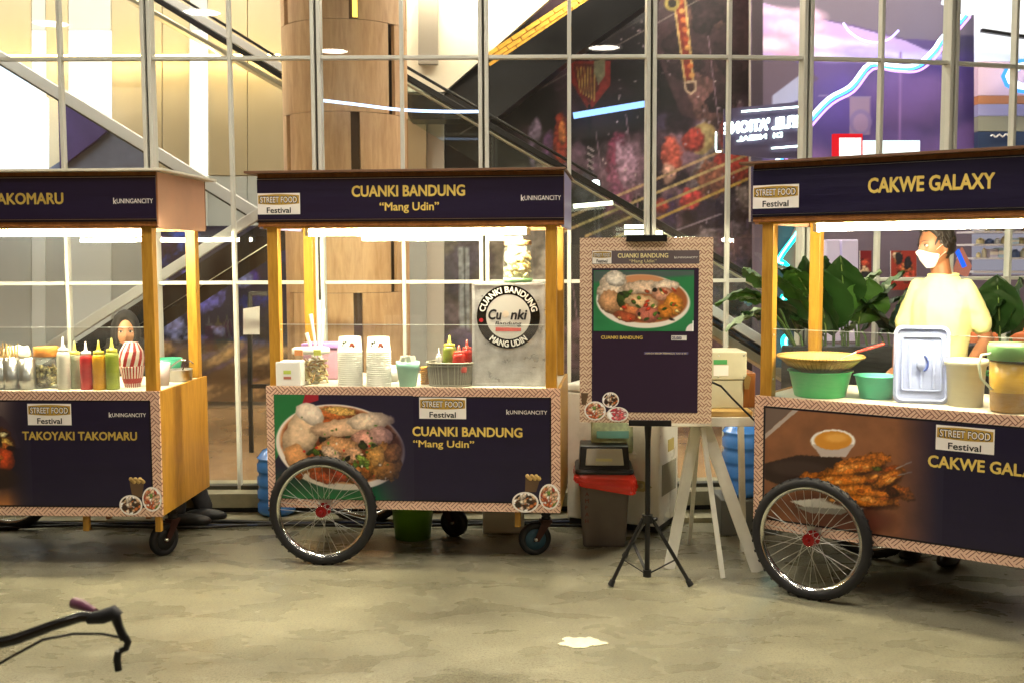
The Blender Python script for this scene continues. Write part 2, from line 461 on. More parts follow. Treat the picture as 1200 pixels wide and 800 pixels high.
# ================================================================== materials
concrete = pmat('concrete_floor', 'a39a80', .5)
def make_floor_mat():
    m = concrete; nt = m.node_tree; N = nt.nodes.new; L = nt.links.new; b = nt.nodes['Principled BSDF']
    tc = N('ShaderNodeTexCoord'); mp = N('ShaderNodeMapping'); mp.inputs['Scale'].default_value = (.8, 1.25, 1); L(tc.outputs['Object'], mp.inputs[0])
    def noise(sc, det, dist=0, src=None):
        n = N('ShaderNodeTexNoise'); n.inputs['Scale'].default_value = sc; n.inputs['Detail'].default_value = det
        n.inputs['Distortion'].default_value = dist; L(src or mp.outputs[0], n.inputs['Vector']); return n.outputs[0]
    def ramp(f, p0, c0, p1, c1):
        r = N('ShaderNodeValToRGB'); e = r.color_ramp.elements; e[0].position = p0; e[1].position = p1
        e[0].color = (*c0, 1); e[1].color = (*c1, 1); L(f, r.inputs[0]); return r.outputs[0]
    big = noise(.9, 7, .5); mid = noise(4, 9, .35); fine = noise(85, 4, 0, tc.outputs['Object']); streak = noise(1.7, 10, .6)
    c1 = ramp(big, .3, lin('7b7764'), .7, lin('aba68c'))
    c2 = ramp(mid, .3, (.8, .8, .8), .7, (1.04, 1.04, 1.04))
    c3 = ramp(fine, .3, (.5, .5, .5), .56, (1, 1, 1))
    c4 = ramp(streak, .3, (.45, .45, .47), .66, (1, 1, 1))
    def mul(a, c, f=1):
        x = N('ShaderNodeMix'); x.data_type = 'RGBA'; x.blend_type = 'MULTIPLY'; x.inputs[0].default_value = f
        L(a, x.inputs[6]); L(c, x.inputs[7]); return x.outputs[2]
    cc = mul(mul(mul(c1, c2, .75), c3, .8), c4, .38)
    # pits, grain and hairline cracks
    pit = noise(38, 3, 0, tc.outputs['Object']); cc = mul(cc, ramp(pit, .30, (.35, .34, .32), .38, (1, 1, 1)), .55)
    grain = noise(170, 2, 0, tc.outputs['Object']); cc = mul(cc, ramp(grain, .35, (.72, .72, .72), .65, (1.12, 1.12, 1.12)), .8)
    vo = N('ShaderNodeTexVoronoi'); vo.feature = 'DISTANCE_TO_EDGE'; vo.inputs['Scale'].default_value = .55
    wv = N('ShaderNodeTexNoise'); wv.inputs['Scale'].default_value = 3.5; wv.inputs['Detail'].default_value = 7; L(tc.outputs['Object'], wv.inputs['Vector'])
    va = N('ShaderNodeVectorMath'); va.operation = 'MULTIPLY_ADD'; va.inputs[1].default_value = (.5, .5, 0); L(wv.outputs[1], va.inputs[0]); L(tc.outputs['Object'], va.inputs[2]); L(va.outputs[0], vo.inputs['Vector'])
    crk = ramp(vo.outputs['Distance'], .0, (.3, .29, .27), .006, (1, 1, 1)); cc = mul(cc, crk, .22)
    # pale trowel scuffs
    sc = noise(11, 8, 1); scm = N('ShaderNodeMapRange'); scm.inputs['From Min'].default_value = .62; scm.inputs['From Max'].default_value = .8; L(sc, scm.inputs[0])
    x = N('ShaderNodeMix'); x.data_type = 'RGBA'; L(scm.outputs[0], x.inputs[0]); L(cc, x.inputs[6]); x.inputs[7].default_value = (*lin('c4c2ae'), 1)
    L(x.outputs[2], b.inputs['Base Color'])
    scm.inputs['To Max'].default_value = .4; mr = N('ShaderNodeMapRange'); mr.inputs['From Min'].default_value = .3; mr.inputs['From Max'].default_value = .7
    mr.inputs['To Min'].default_value = .16; mr.inputs['To Max'].default_value = .44; L(mid, mr.inputs[0]); L(mr.outputs[0], b.inputs['Roughness'])
    ad = N('ShaderNodeMath'); ad.operation = 'MULTIPLY_ADD'; ad.inputs[1].default_value = .25; L(fine, ad.inputs[0]); L(mid, ad.inputs[2])
    bp = N('ShaderNodeBump'); bp.inputs['Strength'].default_value = .3; bp.inputs['Distance'].default_value = .004; L(ad.outputs[0], bp.inputs['Height']); L(bp.outputs[0], b.inputs['Normal'])
make_floor_mat()
kerbm = pmat('kerb_concrete', '8f8a70', .7, var=.35, vscale=5, bump=.4, bscale=40)
blackgap = pmat('black_rubber', '0b0b0c', .55, bump=.2)
mull = pmat('mullion_paint', 'cfd0c6', .36, var=.08, vscale=3)
mull_d = pmat('gasket', '3c3b30', .6)
GL = glassmat('facade_glass', (.96, .975, .965), 1.52, 0, .015)
ACR = glassmat('acrylic', (.97, .98, .97), 1.42, 0, .1)
soffit = pmat('soffit_paint', '4a4846', .8, var=.1)
black = pmat('black_paint', '101012', .38, bump=.05)
blackr = pmat('black_soft', '141416', .6, bump=.1)
steel = pmat('steel', 'c8c8c4', .28, 1)
chrome = pmat('chrome', 'dcdcd8', .16, 1)
wood = woodmat('honey_wood', '9a6d1c', 'bb8b30')
wood2 = woodmat('dark_wood', '7c4a22', '9b6230')
woodp = woodmat('column_veneer', 'bd9265', 'd9b083', .45, (2, 2, .3), 7)
plankw = woodmat('plank_wood', 'b48e4c', 'd9b873', .6, (.4, 3, 3), 8)
vinyl = pmat('dark_vinyl', '1a1430', .33, var=.12, vscale=2, bump=.35, bscale=4, stretch=(.6, 1, 7))
vinyl_b = pmat('black_vinyl', '0e0b16', .3)
gold = pmat('gold_print', 'dcbf63', .4)
goldd = pmat('gold_dim_print', 'b99d4a', .4)
white = pmat('white_print', 'ece6e0', .4)
ink = pmat('black_print', '1c1a1c', .4)
patt = patternmat('woven_border', .063, 'dcb8a0', '7c4c46', .27, 3)
patt2 = patternmat('woven_border_fine', .034, 'd8bea2', '8d5a4c', .3, 2)
paint_m = colormat('printed_food', .38)
mural_m = colormat('printed_wall', .45)
white_pl = pmat('white_plastic', 'e9e8e2', .35)

# ================================================================== street side
# floor with the very slightly uneven slab
g = MB(); g.box((-14, -10, -.2), (14, 6.62, 0), concrete)
g.build('ground', kind='structure')
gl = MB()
gl.prism([Wz(px, py, 0.0005) for px, py in [(680 + (26 + 5 * math.sin(a * 3 + 1) + 3 * math.sin(a * 7)) * math.cos(a), 752.5 + (6 + 1.0 * math.sin(a * 5) + .8 * math.sin(a * 11)) * math.sin(a)) for a in [2 * math.pi * q / 40 for q in range(40)]][::-1]], (0, 0, .003), pmat('floor_highlight', 'ece6c6', .5, var=.2, vscale=30, bump=.5))  # light highlight on the floor, drawn as a thin pale sheet
gl.build('highlight_sheet', label='pale sheet standing for a light highlight on the bare concrete floor in front of the carts', cat='highlight patch')
# street canopy with its round downlights (the first group is what the glass mirrors as small discs)
c = MB(); c.box((-14, -6, 4.6), (14, 7.6, 4.75), soffit); c.build('canopy_ceiling', kind='structure')
lampm = emat('lamp_diffuser', 'fff6e6', 34.0); lampn = emat('lamp_diffuser_added', 'fff4e0', LAMP_L)
ring = pmat('lamp_ring', 'e8e8e4', .4)
def img_pos(px, py, zc=4.57, Yg=6.6):
    d = ray(px, py); t = (zc - EYE) / d.z; p = Vector((0, 0, EYE)) + d * t
    return p.x, 2 * Yg - p.y
first = None
spots = [(237, 17), (590, 22), (708, 58), (828, 48), (390, 62), (985, 60), (60, 30)]
extra = [(-2.2, 3.4), (.1, 2.6), (2.3, 3.1), (-.9, 4.6)]  # unseen downlights added over the lane to brighten the floor
pos = [img_pos(*s) for s in spots] + extra
words = ['left of the entrance', 'behind the camera left', 'behind the camera middle', 'behind the camera right', 'behind the camera far left',
         'behind the camera far right', 'at the street corner', 'over the left cart lane, unseen and added to brighten the floor', 'over the middle of the lane, unseen and added to brighten the floor', 'over the right cart lane, unseen and added to brighten the floor', 'closest to the middle cart, unseen and added to brighten the floor']
for i, (x, y) in enumerate(pos):
    if first is None:
        r = empty('downlight', (x, y, 4.6), 0, 'round recessed downlight in the canopy ceiling ' + words[i], 'ceiling light', 'downlights in the canopy')
        MB().lathe([(.24, .0), (.27, -.004), (.27, -.02), (.235, -.022), (.225, -.004)], (0, 0, 0), ring, 32).build('ring', r)
        MB().lathe([(0, -.006), (.225, -.006), (.225, -.001), (0, -.001)], (0, 0, 0), lampm, 32, smooth=False).build('diffuser', r)
        first = r
    else:
        c_ = copy_tree(first, (x, y, 4.6), label='round recessed downlight in the canopy ceiling ' + words[i])
        if i >= len(spots):
            for ch in c_.children:
                if ch.name.startswith('diffuser'): ch.data = ch.data.copy(); ch.data.materials[0] = lampn

# ================================================================== the glass front
segs = [(-412, 6.6), (-315, 6.6), (-217, 6.6), (-120, 6.6), (-22, 6.6), (75, 6.6), (177, 6.6), (272, 6.6), (373, 6.6), (472, 6.6), (567, 6.6), (667, 6.6), (762, 6.6), (853, 6.63), (943, 6.68),
        (1030, 6.75), (1111, 6.86), (1185, 7.0), (1262, 7.2), (1345, 7.5)]
MP = [W(px, 180, y) for px, y in segs]; MP = [Vector((p.x, p.y, 0)) for p in MP]
thick = lambda i: i % 2 == 0   # 177, 373 ... are the doubled profiles
ZB, ZT = .15, 4.6
zt = [W(600, 330, 6.6).z, W(600, 67.5, 6.6).z, W(600, -195, 6.6).z]
front = empty('glass_front', (0, 0, 0), 0, 'tall glazed shopfront of large panes between pale mullions behind the three carts', 'glass front')
for i, p in enumerate(MP):
    a = MP[max(i - 1, 0)]; b = MP[min(i + 1, len(MP) - 1)]; d = (b - a).normalized(); n = Vector((-d.y, d.x, 0))
    m = MB(); R = Matrix((d, n, Vector((0, 0, 1)))).transposed()
    if thick(i):
        for s in (-1, 1): m.obox(p + d * s * .019 + Vector((0, 0, (ZB + ZT) / 2)), (.024, .09, ZT - ZB), R, mull)
        m.obox(p + Vector((0, 0, (ZB + ZT) / 2)) + n * .008, (.0135, .06, ZT - ZB - .02), R, mull_d)
    else: m.obox(p + Vector((0, 0, (ZB + ZT) / 2)), (.022, .05, ZT - ZB), R, mull)
    m.build('mullion', front, bevel=.003)
for i in range(len(MP) - 1):
    a, b = MP[i], MP[i + 1]; d = (b - a).normalized(); n = Vector((-d.y, d.x, 0)); R = Matrix((d, n, Vector((0, 0, 1)))).transposed()
    h0 = .0325 if thick(i) else .0125; h1 = .0325 if thick(i + 1) else .0125
    q0, q1 = a + d * h0, b - d * h1; L_ = (q1 - q0).length; mid = (q0 + q1) / 2
    for z in zt:
        MB().obox(mid + Vector((0, 0, z)), (L_, .05, .022), R, mull).build('transom', front, bevel=.003)
    MB().obox(mid + Vector((0, 0, ZB + .012)), (L_, .07, .024), R, mull_d).build('sill_strip', front)
    edges = [ZB + .024] + sum([[z - .0115, z + .0115] for z in zt], []) + [ZT]
    for k in range(0, len(edges), 2):
        z0, z1 = edges[k], edges[k + 1]
        MB().obox(mid + Vector((0, 0, (z0 + z1) / 2)), (L_ - .002, .008, z1 - z0 - .002), R, GL).build('pane', front)
# kerb under the glass
k = MB()
for i in range(len(MP) - 1):
    a, b = MP[i], MP[i + 1]
    k.prism([a + Vector((0, -.16, .065)), b + Vector((0, -.16, .065)), b + Vector((0, .25, .065)), a + Vector((0, .25, .065))], (0, 0, ZB - .065), kerbm)
    k.prism([a + Vector((0, -.13, .03)), b + Vector((0, -.13, .03)), b + Vector((0, .25, .03)), a + Vector((0, .25, .03))], (0, 0, .034), blackgap)
k.prism([(-14, 6.28, .001), (14, 6.28, .001), (14, 8.0, .001), (-14, 8.0, .001)], (0, 0, .028), kerbm)
k.build('kerb', kind='structure')
kc = MB()
for dx, r_, col in ((0, .011, blackgap), (.1, .009, blackgap), (.05, .007, pmat('hose_blue', '1b2748', .5))):
    pts = [Vector((-3.4 + t * .25 + dx, 6.26 - dx * .9 + .035 * math.sin(t * 1.3 + dx * 40) + .02 * math.sin(t * 3.1), .032 if 6.26 - dx * .9 > 6.27 else .02)) for t in range(18)]
    MB().tube(pts, r_, col, 6).build('cable', label={0: 'thick black cable lying along the kerb foot', .1: 'thinner black cable lying on the floor in front of the kerb', .05: 'dark blue hose lying beside the black cables at the kerb'}[dx], cat='cable', group='cables along the kerb')

# ================================================================== inside the building
ifloor = pmat('marble_floor', 'a98862', .12, var=.5, vscale=1.1, stretch=(1, .5, 1))
mf = MB(); mf.box((-12, 6.75, -.05), (12, 19, .12), ifloor); mf.build('interior_floor', kind='structure')
cw = pmat('interior_white', 'cfcac0', .7)
cb = MB(); cb.box((-12, 7.65, 5.6), (12, 19, 5.7), cw); cb.build('interior_ceiling', kind='structure')
shell = MB(); shell.box((-12, 19, -.05), (12, 19.2, 5.6), cw); shell.box((-12.2, 6.7, -.05), (-12, 19.2, 5.6), cw); shell.box((12, 6.7, -.05), (12.2, 19.2, 5.6), cw)
shell.build('interior_walls', kind='structure')
roomfill = emat('room_fill', 'fff4e2', ROOM_L)  # unseen ceiling panels added to light the interior
rl = None; nrl = 0; ORD = ['first', 'second', 'third', 'fourth', 'fifth', 'sixth', 'seventh', 'eighth', 'ninth', 'tenth', 'eleventh', 'twelfth', 'thirteenth', 'fourteenth', 'fifteenth', 'sixteenth']
for yy in (8.3, 10.0, 13.5):
    for xx in (-5.6, -3.4, -1.2, 1.0, 3.2, 5.4):
        if rl is None:
            rl = empty('added_panel_light', (xx, yy, 5.6), 0, 'unseen white ceiling panel light added inside the building, first from the left wall', 'ceiling light', 'added panel lights inside')
            MB().box((-.62, -.32, -.03), (.62, .32, -.012), ring).build('frame', rl)
            MB().box((-.58, -.28, -.036), (.58, .28, -.0305), roomfill).build('diffuser', rl)
        else:
            nrl += 1; copy_tree(rl, (xx, yy, 5.6), label='unseen ceiling panel light added inside the building, %s from the left in the %s row' % (ORD[(nrl % 6)], ('front', 'middle', 'rear')[nrl // 6]))
rl['label'] = 'unseen ceiling panel light added inside the building, first from the left in the front row'

def slabpx(pts, Y, th, mat): return MB().prism([W(x, y, Y) for x, y in pts][::-1], (0, th, 0), mat)
def rectpx(x0, y0, x1, y1): return [(x0, y0), (x1, y0), (x1, y1), (x0, y1)]

# left: wall of satin cream panels with lit pilasters
wallp = pmat('satin_panel', 'bfb294', .34, metal=.25, var=.12, vscale=1.2, stretch=(1, 1, .3))
coolp = pmat('cool_panel', 'b4bab8', .5, var=.1, vscale=1)
glow = emat('lit_pilaster', 'fff8ea', 1.5)
glowc = emat('lightbox_face', 'e6f2ff', 1.6)
pw = empty('panel_wall', W(150, 300, 11), 0, 'tall wall of satin cream panels with white lit pilasters, behind the left cart', 'wall')
off = -W(150, 300, 11)
def under(mb, name, parent, off, **kw):
    o = mb.build(name, parent, **kw); o.location = off; return o
xs = [-150, -60, 37, 53, 80, 130, 190, 222, 243, 290, 345, 420, 500]
for a, b in zip(xs, xs[1:]):
    lit = (a, b) in ((37, 53), (80, 130), (222, 243))
    if lit:
        under(slabpx(rectpx(a + .3, 36, b - .3, 206), 10.97, .08, glow), 'light_pilaster', pw, off)
        under(slabpx(rectpx(a + .3, -120, b - .3, 35.5), 10.99, .06, coolp), 'panel', pw, off)
        under(slabpx(rectpx(a + .3, 207, b - .3, 466), 10.98, .08, pmat('pale_glass_strip', 'd4dcdc', .3)), 'panel', pw, off)
    else:
        under(slabpx(rectpx(a + .4, -120, b - .4, 206), 11, .06, wallp), 'panel', pw, off, bevel=.004)
        under(slabpx(rectpx(a + .4, 207, b - .4, 466), 11, .06, coolp), 'panel', pw, off, bevel=.004)
under(slabpx(rectpx(-150, -150, 520, 466), 11.07, .1, cw), 'backing', pw, off)
lb = slabpx([(-150, 68), (2, 76), (51, 114), (51, 212), (-150, 212)], 10.2, .12, glowc)
lb.build('lightbox', label='big glowing white lightbox under the sloping white escalator edge at far left', cat='lightbox')
cov = MB().beam(W(-60, 67, 10.72), W(328, 66, 10.72), .03, .03, emat('cove_lamp', 'ffd987', 30)); cov.build('cove_lamp', label='thin warm strip lamp mounted in front of the cream panel wall', cat='strip light')
slabpx([(68, 118), (128, 152), (112, 165), (70, 197)], 10.3, .05, pmat('violet_cloth', '453a72', .6, var=.3, vscale=3)).build('violet_banner', label='small violet triangle of banner under the white escalator edge', cat='banner')
slabpx([(54, 200), (128, 151), (172, 182), (172, 212), (54, 212)], 10.35, .05, pmat('slate_glass', '6a7288', .2, var=.3, vscale=2)).build('slate_screen', label='slate blue glass screen above the left cart roof behind the violet banner', cat='screen')

# escalators
wht = pmat('escalator_white', 'd9dcdc', .4); esteel = pmat('escalator_steel', 'b9b39c', .3, .7); erub = pmat('handrail_rubber', '15110f', .4)
EG = glassmat('balustrade_glass', (.86, .93, .9), 1.5, 0, .06)
def esc(name, label, parts, Y):
    r = empty(name, (0, 0, 0), 0, label, 'escalator')
    for nm, p, q, hpx, w, mat in parts:
        o_ = Vector((0, w / 2, 0)); MB().beam(W(*p, Y) + o_, W(*q, Y) + o_, w, hpx * Y / 1250, mat).build(nm, r, bevel=.006)
    return r
esc('escalator', 'escalator with white side skirt falling to the right behind the left cart roof',
    [('skirt', (-60, 31), (312, 258), 13, .06, wht), ('skirt_edge', (-60, 39.5), (312, 266.5), 2.2, .3, mull_d)], 9.3)
esc('escalator', 'escalator with black handrail at the top of the photo left of the wooden column',
    [('steel_edge', (130, -14), (340, 105), 5, .9, esteel), ('handrail', (150, -21), (345, 99), 6, .1, erub), ('skirt', (160, -24), (345, 89), 9, .8, wht), ('trim', (172, -27), (345, 80), 3, .1, erub)], 9.7)
e3 = esc('escalator', 'escalator rising to the right with black underside, behind the young woman and left cart',
    [('skirt', (0, 444), (330, 233), 12, .05, wht), ('underside', (40, 448), (335, 259), 26, .86, pmat('underside_black', '0d0c11', .85, spec=.2)), ('handrail', (60, 445), (330, 276), 2.6, .08, esteel)], 8.8)
e4 = esc('escalator', 'long escalator with dark handrail running down to the right behind the menu board',
    [('handrail', (455, 78), (905, 339), 7, .09, erub), ('steel_edge', (455, 86), (905, 347), 2.5, .07, esteel),
     ('handrail', (455, 66), (700, 208), 3, .05, erub),
     ('skirt', (770, 323), (1000, 466), 11, .7, wht), ('trim', (770, 335), (1000, 478), 4, .72, pmat('trim_blue', '1c2c3e', .3)), ('lower_skirt', (770, 347), (1000, 490), 10, .7, esteel)], 8.6)
bal = slabpx([(470, 92), (900, 342), (900, 402), (600, 216), (470, 136)], 8.65, .012, EG); bal.build('glass_panel', e4)

# blue wall seen low between the left and middle carts
cv = CV(180, 265, 345, 470, .5, '14163a')
for i in range(26):
    cv.blob(rng.uniform(180, 345), rng.uniform(265, 440), rng.uniform(8, 30), rng.uniform(6, 18), random.choice(['1d2c7a', '2b46b0', '3c2f86', '5b5bb8', '7a86c8', '10102a', '2a1b4a']), rng.uniform(-.6, .6), 1.0, .5, 8)
cv.put(np.clip((cv.Y - 392) / 14, 0, 1), '7a6248')
for i in range(26): cv.blob(rng.uniform(180, 345), rng.uniform(404, 470), rng.uniform(10, 34), rng.uniform(3, 8), random.choice(['9a7c58', 'b8966a', '5e4a38', 'c8a878', '6e5a6a', '4a3c34']), rng.uniform(-.6, -.2), 1.0, .2, 8, .2, 4)
o_ = W(180, 265, 10.6); bw = MB(); bw.prism([W(x, y, 10.605) for x, y in rectpx(180, 265, 345, 470)][::-1], (0, .08, 0), cw)
bwr = bw.build('blue_wall', label='wall with a mottled deep blue mural low between left and middle carts', cat='wall')
cv.mesh('mural', o_, W(345, 265, 10.6) - o_, W(180, 470, 10.6) - o_, mural_m, bwr)
st = MB(); yy = 8.0
for p, q in (((293, 343), (293, 452)), ((293, 344), (330, 344)), ((293, 452), (330, 452))): st.beam(W(*p, yy), W(*q, yy), .03, .03, black)
st.beam(W(293, 452, yy), Vector((W(293, 452, yy).x, yy, .12)), .03, .03, black)
st.build('black_frame', label='thin black metal frame standing inside behind the glass, left of middle cart', cat='frame')
slabpx([(285, 362), (304, 359), (304, 392), (285, 392)], 7.95, .01, white).build('paper_reflection', label='reflection of a white paper, built as a sheet by the thin black frame', cat='paper')  # reflection of a paper, built as a white sheet behind the glass

# round wooden column of staggered curved boards
cc = W(400, 180, 8.2); cc = Vector((cc.x, 8.45, 0))
colr = empty('wooden_column', cc, 0, 'thick round column clad in pale curved wooden boards with dark slots', 'column')
MB().lathe([(.395, .12), (.395, 5.6)], (0, 0, 0), pmat('column_core', '5c4128', .6), 32).build('core', colr)
z0 = 2.66 - .67 * 4; R_ = .482
for t in range(0, 9):
    za, zb = max(z0 + .67 * t, .122) + .002, z0 + .67 * (t + 1) - .002
    if zb < .2: continue
    o0 = -55 if t % 2 == 1 else -17
    for kx in range(5):
        a0 = math.radians(-90 + o0 + 72 * kx + 4.2); a1 = math.radians(-90 + o0 + 72 * (kx + 1) - 4.2); n = 14
        m = MB(); vs = []; fs = []
        for j in range(n + 1):
            a = a0 + (a1 - a0) * j / n
            for r_, z in ((R_, za), (R_, zb), (R_ - .03, zb), (R_ - .03, za)): vs.append((r_ * math.cos(a), r_ * math.sin(a), z))
        for j in range(n):
            for q in range(4): fs.append((j * 4 + q, (j + 1) * 4 + q, (j + 1) * 4 + (q + 1) % 4, j * 4 + (q + 1) % 4))
        fs += [(0, 1, 2, 3), (4 * n + 3, 4 * n + 2, 4 * n + 1, 4 * n)]
        m.add(vs, fs, woodp); m.build('board', colr)
slotl = emat('slot_lamp', 'ffd860', 2.2)
for ang, za, zb in ((22 - 2, 3.36, 4.6), (-16, 2.9, 3.3)):
    a = math.radians(-90 + ang); d = Vector((math.cos(a), math.sin(a), 0)); s_ = Vector((-d.y, d.x, 0))
    MB().prism([d * .4 - s_ * .018 + Vector((0, 0, za)), d * .4 + s_ * .018 + Vector((0, 0, za)), d * .4 + s_ * .018 + Vector((0, 0, zb)), d * .4 - s_ * .018 + Vector((0, 0, zb))], d * .01, slotl).build('slot_light', colr)

# right of the column: bright bulkhead, brick band, black escalator belly
bulk = pmat('bulkhead_cream', 'e2d8c2', .6, var=.06)
slabpx([(440, -80), (735, -80), (640, 3), (521, 108), (470, 108), (440, 108)], 10.6, .1, bulk).build('bulkhead', label='bright cream bulkhead right of the wooden column at the top', cat='bulkhead')
slabpx([(490, -80), (513, -80), (513, 75), (490, 75)], 10.5, .08, pmat('grey_post', '8e867a', .5)).build('grey_post', label='grey flat post in front of the bright cream bulkhead', cat='post')
MB().beam(W(470, -28, 10.3), W(690, -28, 10.3), .04, .04, emat('bulkhead_fill', 'fff1cf', 60)).build('strip_lamp', label='unseen warm strip lamp added over the cream bulkhead right of the column', cat='strip light')  # strip added out of view to brighten the bulkhead
brick = pmat('yellow_brick', 'd8a23a', .5, var=.3, vscale=30)
bb = empty('brick_band', (0, 0, 0), 0, 'sloping band of small yellow lit bricks under the cream bulkhead', 'brick band')
p0, p1 = Vector(W(566, 66, 10.5)), Vector(W(700, -22, 10.5)); d = (p1 - p0); L_ = d.length; d.normalize(); u = Vector((-d.z, 0, d.x))
bm0 = None
for row in range(4):
    for j in range(int(L_ / .16)):
        c_ = p0 + d * (.08 + j * .16 + (row % 2) * .08) - u * (.02 + row * .046)
        if bm0 is None:
            bm0 = MB().obox((0, 0, 0), (.15, .05, .04), Matrix((d, Vector((0, 1, 0)), u)).transposed(), brick).build('brick', bb, loc=c_)
        else:
            q = bm0.copy(); COL.objects.link(q); q.location = c_ + Vector((0, random.uniform(-.005, .005), 0))
slabpx([(470, 110), (521, 114), (725, -24), (800, -24), (680, 60), (580, 140), (480, 140)], 10.45, .4, pmat('belly_black', '0c0a0c', .3)).build('escalator_belly', label='black smooth belly of an upper escalator sloping up to the right of the column', cat='escalator')

# the big dark mural of guitars, poles and red shapes
cv = CV(470, -60, 905, 450, .62, '150d12')
for i in range(70):
    x = rng.uniform(600, 905); y = rng.uniform(-60, 440)
    cols = ['2a1620', '3b1f2c', '1a1018', '4a2a3a', '5a3a48'] if y < 130 else ['5e4050', '6d4c60', '3b2430', '8a6474', '4a3a58', '70505c', '2a1a24']
    cv.blob(x, y, rng.uniform(15, 50), rng.uniform(10, 34), random.choice(cols), rng.uniform(-1, 1), .9, .3, 14, .2, 7)
cv.poly([(760, -60), (905, -60), (905, 20), (870, 90), (860, 150), (800, 130), (770, 60)], '4a2e34')
for i in range(14): cv.blob(rng.uniform(780, 870), rng.uniform(-40, 120), rng.uniform(10, 34), rng.uniform(8, 26), random.choice(['6d463f', '55363a', '7a4f4a', '3b242a']), 1, 1, .4, 12)
for i in range(30):   # lower purple stone
    cv.blob(rng.uniform(820, 905), rng.uniform(150, 430), rng.uniform(8, 26), rng.uniform(8, 30), random.choice(['6a5a66', '7a6a70', '4a3a44', '5a4a66', '857670']), rng.uniform(-1, 1), 1.1, .3, 7, .3, 5)
cv.poly([(470, 205), (655, 205), (655, 450), (470, 450)], '8a7f66', 6); cv.poly([(556, 262), (650, 262), (650, 350), (556, 350)], 'c8c0a8', 8)
for i in range(30):   # low zone seen inside the middle cart
    cv.blob(rng.uniform(475, 640), rng.uniform(200, 430), rng.uniform(10, 34), rng.uniform(12, 40), random.choice(['8a8070', '9a8f78', '6e6458', 'a89d84', '7a6a72', '57506a']), rng.uniform(-.4, .4), .7, .2, 12, .12, 9)
cv.poly([(538, 285), (551, 285), (553, 425), (541, 425)], 'b4c4cc', 2); cv.line((545, 285), (548, 425), 2, '5a6468')
for i in range(9): cv.blob(rng.uniform(485, 560), rng.uniform(388, 440), 16, 12, random.choice(['6a5288', '4e3e68', '7a6294']), 0, .7, .2, 10, .1, 5)
for a, b in ((830, 40), (700, 150), (735, 130), (650, 160)):
    cv.line((a, b), (a + 38, b + 260), 1.6, '8a6a78')
cv.line((540, 152), (905, -50), 1.3, '8a7a70'); cv.line((560, 128), (905, -66), 1.0, '4e4440')
# long guitar neck, headstock and body
cv.poly([(778, -60), (796, -60), (815, 92), (803, 94)], 'd8b060'); cv.poly([(781, -60), (793, -60), (812, 90), (805, 92)], '9c2a16')
for k in range(14): cv.ell(787 + k * 1.9, -52 + k * 10.5, 3.4, 3, random.choice(['ff7a2a', 'e0501c', 'ffb04a']), soft=2)
cv.poly([(802, 92), (817, 90), (818, 102), (811, 108), (804, 102)], 'd9b890'); cv.poly([(805, 94), (815, 93), (815, 101), (811, 105), (806, 101)], '4a2a24')
cv.ell(787, 2, 9, 9, 'b8a040', soft=2); cv.ell(787, 2, 5, 5, '2a1c14')
cv.ell(826, 158, 15, 19, 'b79a55', .3, 2, .2); cv.ell(829, 156, 9, 12, 'd2ba70', .3, 3, .3)
# red pointed sign
cv.poly([(669, 68), (716, 68), (716, 96), (692, 127), (670, 92)], 'a02018'); cv.poly([(672, 72), (700, 72), (704, 98), (692, 118), (675, 90)], '6b1a12')
for k in range(6): cv.line((677 + k * 4, 76), (681 + k * 3.2, 104 + k * 2), 1.6, 'd0a040')
cv.poly([(697, 68), (710, 66), (709, 86), (702, 96), (697, 82)], '8a8a60'); cv.line((692, 120), (694, 200), 4, '0e0a0c')
for k in range(6): cv.line((691, 168 + k * 7), (697, 172 + k * 7), 2.2, 'b8a8a8')
cv.blob(659, 160, 9, 34, 'c0381a', 0, .5, .4, 8); cv.blob(660, 150, 4, 16, 'ff8a30', 0, .5, .2, 6)
# pink blotches and figures
for x, y, rx, ry, col in ((628, 150, 8, 14, 'a890b0'), (625, 178, 4, 18, '8a7298'), (642, 168, 6, 16, '7a4a80'), (724, 175, 12, 26, '9a3a5a'), (730, 215, 16, 34, 'a85a7a'), (738, 190, 14, 30, 'c090a8'), (722, 240, 12, 32, '8a4a68'),
                          (790, 178, 12, 20, 'e05a40'), (787, 198, 9, 12, 'f0b090'), (815, 160, 12, 14, 'd04030'), (862, 190, 24, 22, 'c83a28'), (838, 205, 20, 22, 'a05a3a'), (858, 150, 12, 20, 'b03a30'),
                          (720, 262, 10, 20, '3a2628'), (738, 256, 9, 22, '5a3028'), (790, 250, 9, 26, '3a2450'), (778, 236, 10, 9, 'c8382a'), (815, 230, 14, 14, 'd83a34'), (770, 215, 8, 18, '30202c'), (838, 246, 22, 16, '2a2038'), (690, 220, 14, 22, '4a4a58')):
    cv.blob(x, y, rx, ry, col, rng.uniform(-.3, .3), .7, .3, 8, .3, 3.5)
for k, (a, b, c_, d_) in enumerate(((640, 262, 905, 148), (660, 268, 905, 166), (690, 272, 905, 180), (720, 276, 880, 205), (752, 282, 850, 246))):
    cv.line((a, b), (c_, d_), 3.2 if k < 4 else 2, ['d8b078', 'd9bd70', 'c8a860', 'd9b040', '9a8a98'][k])
for k in range(160): cv.ell(rng.uniform(700, 905), rng.uniform(20, 430), rng.uniform(.6, 1.6), rng.uniform(.6, 1.6), random.choice(['c8b0b8', 'e0c8c0', '8a707a']), soft=1.5)
cv.a *= (.62 + .42 * cv.n(5, 4))[..., None]; g_ = cv.a.mean(2, keepdims=True); cv.a = cv.a * .8 + g_ * np.array([1.04, .96, 1.06]) * .2
o_ = W(470, -60, 11.3)
mw = MB().prism([W(x, y, 11.305) for x, y in rectpx(470, -60, 905, 450)][::-1], (0, .1, 0), cw).build('mural_wall', label='dark wall mural with guitar neck, red pointed sign and yellow lines behind glass', cat='wall')
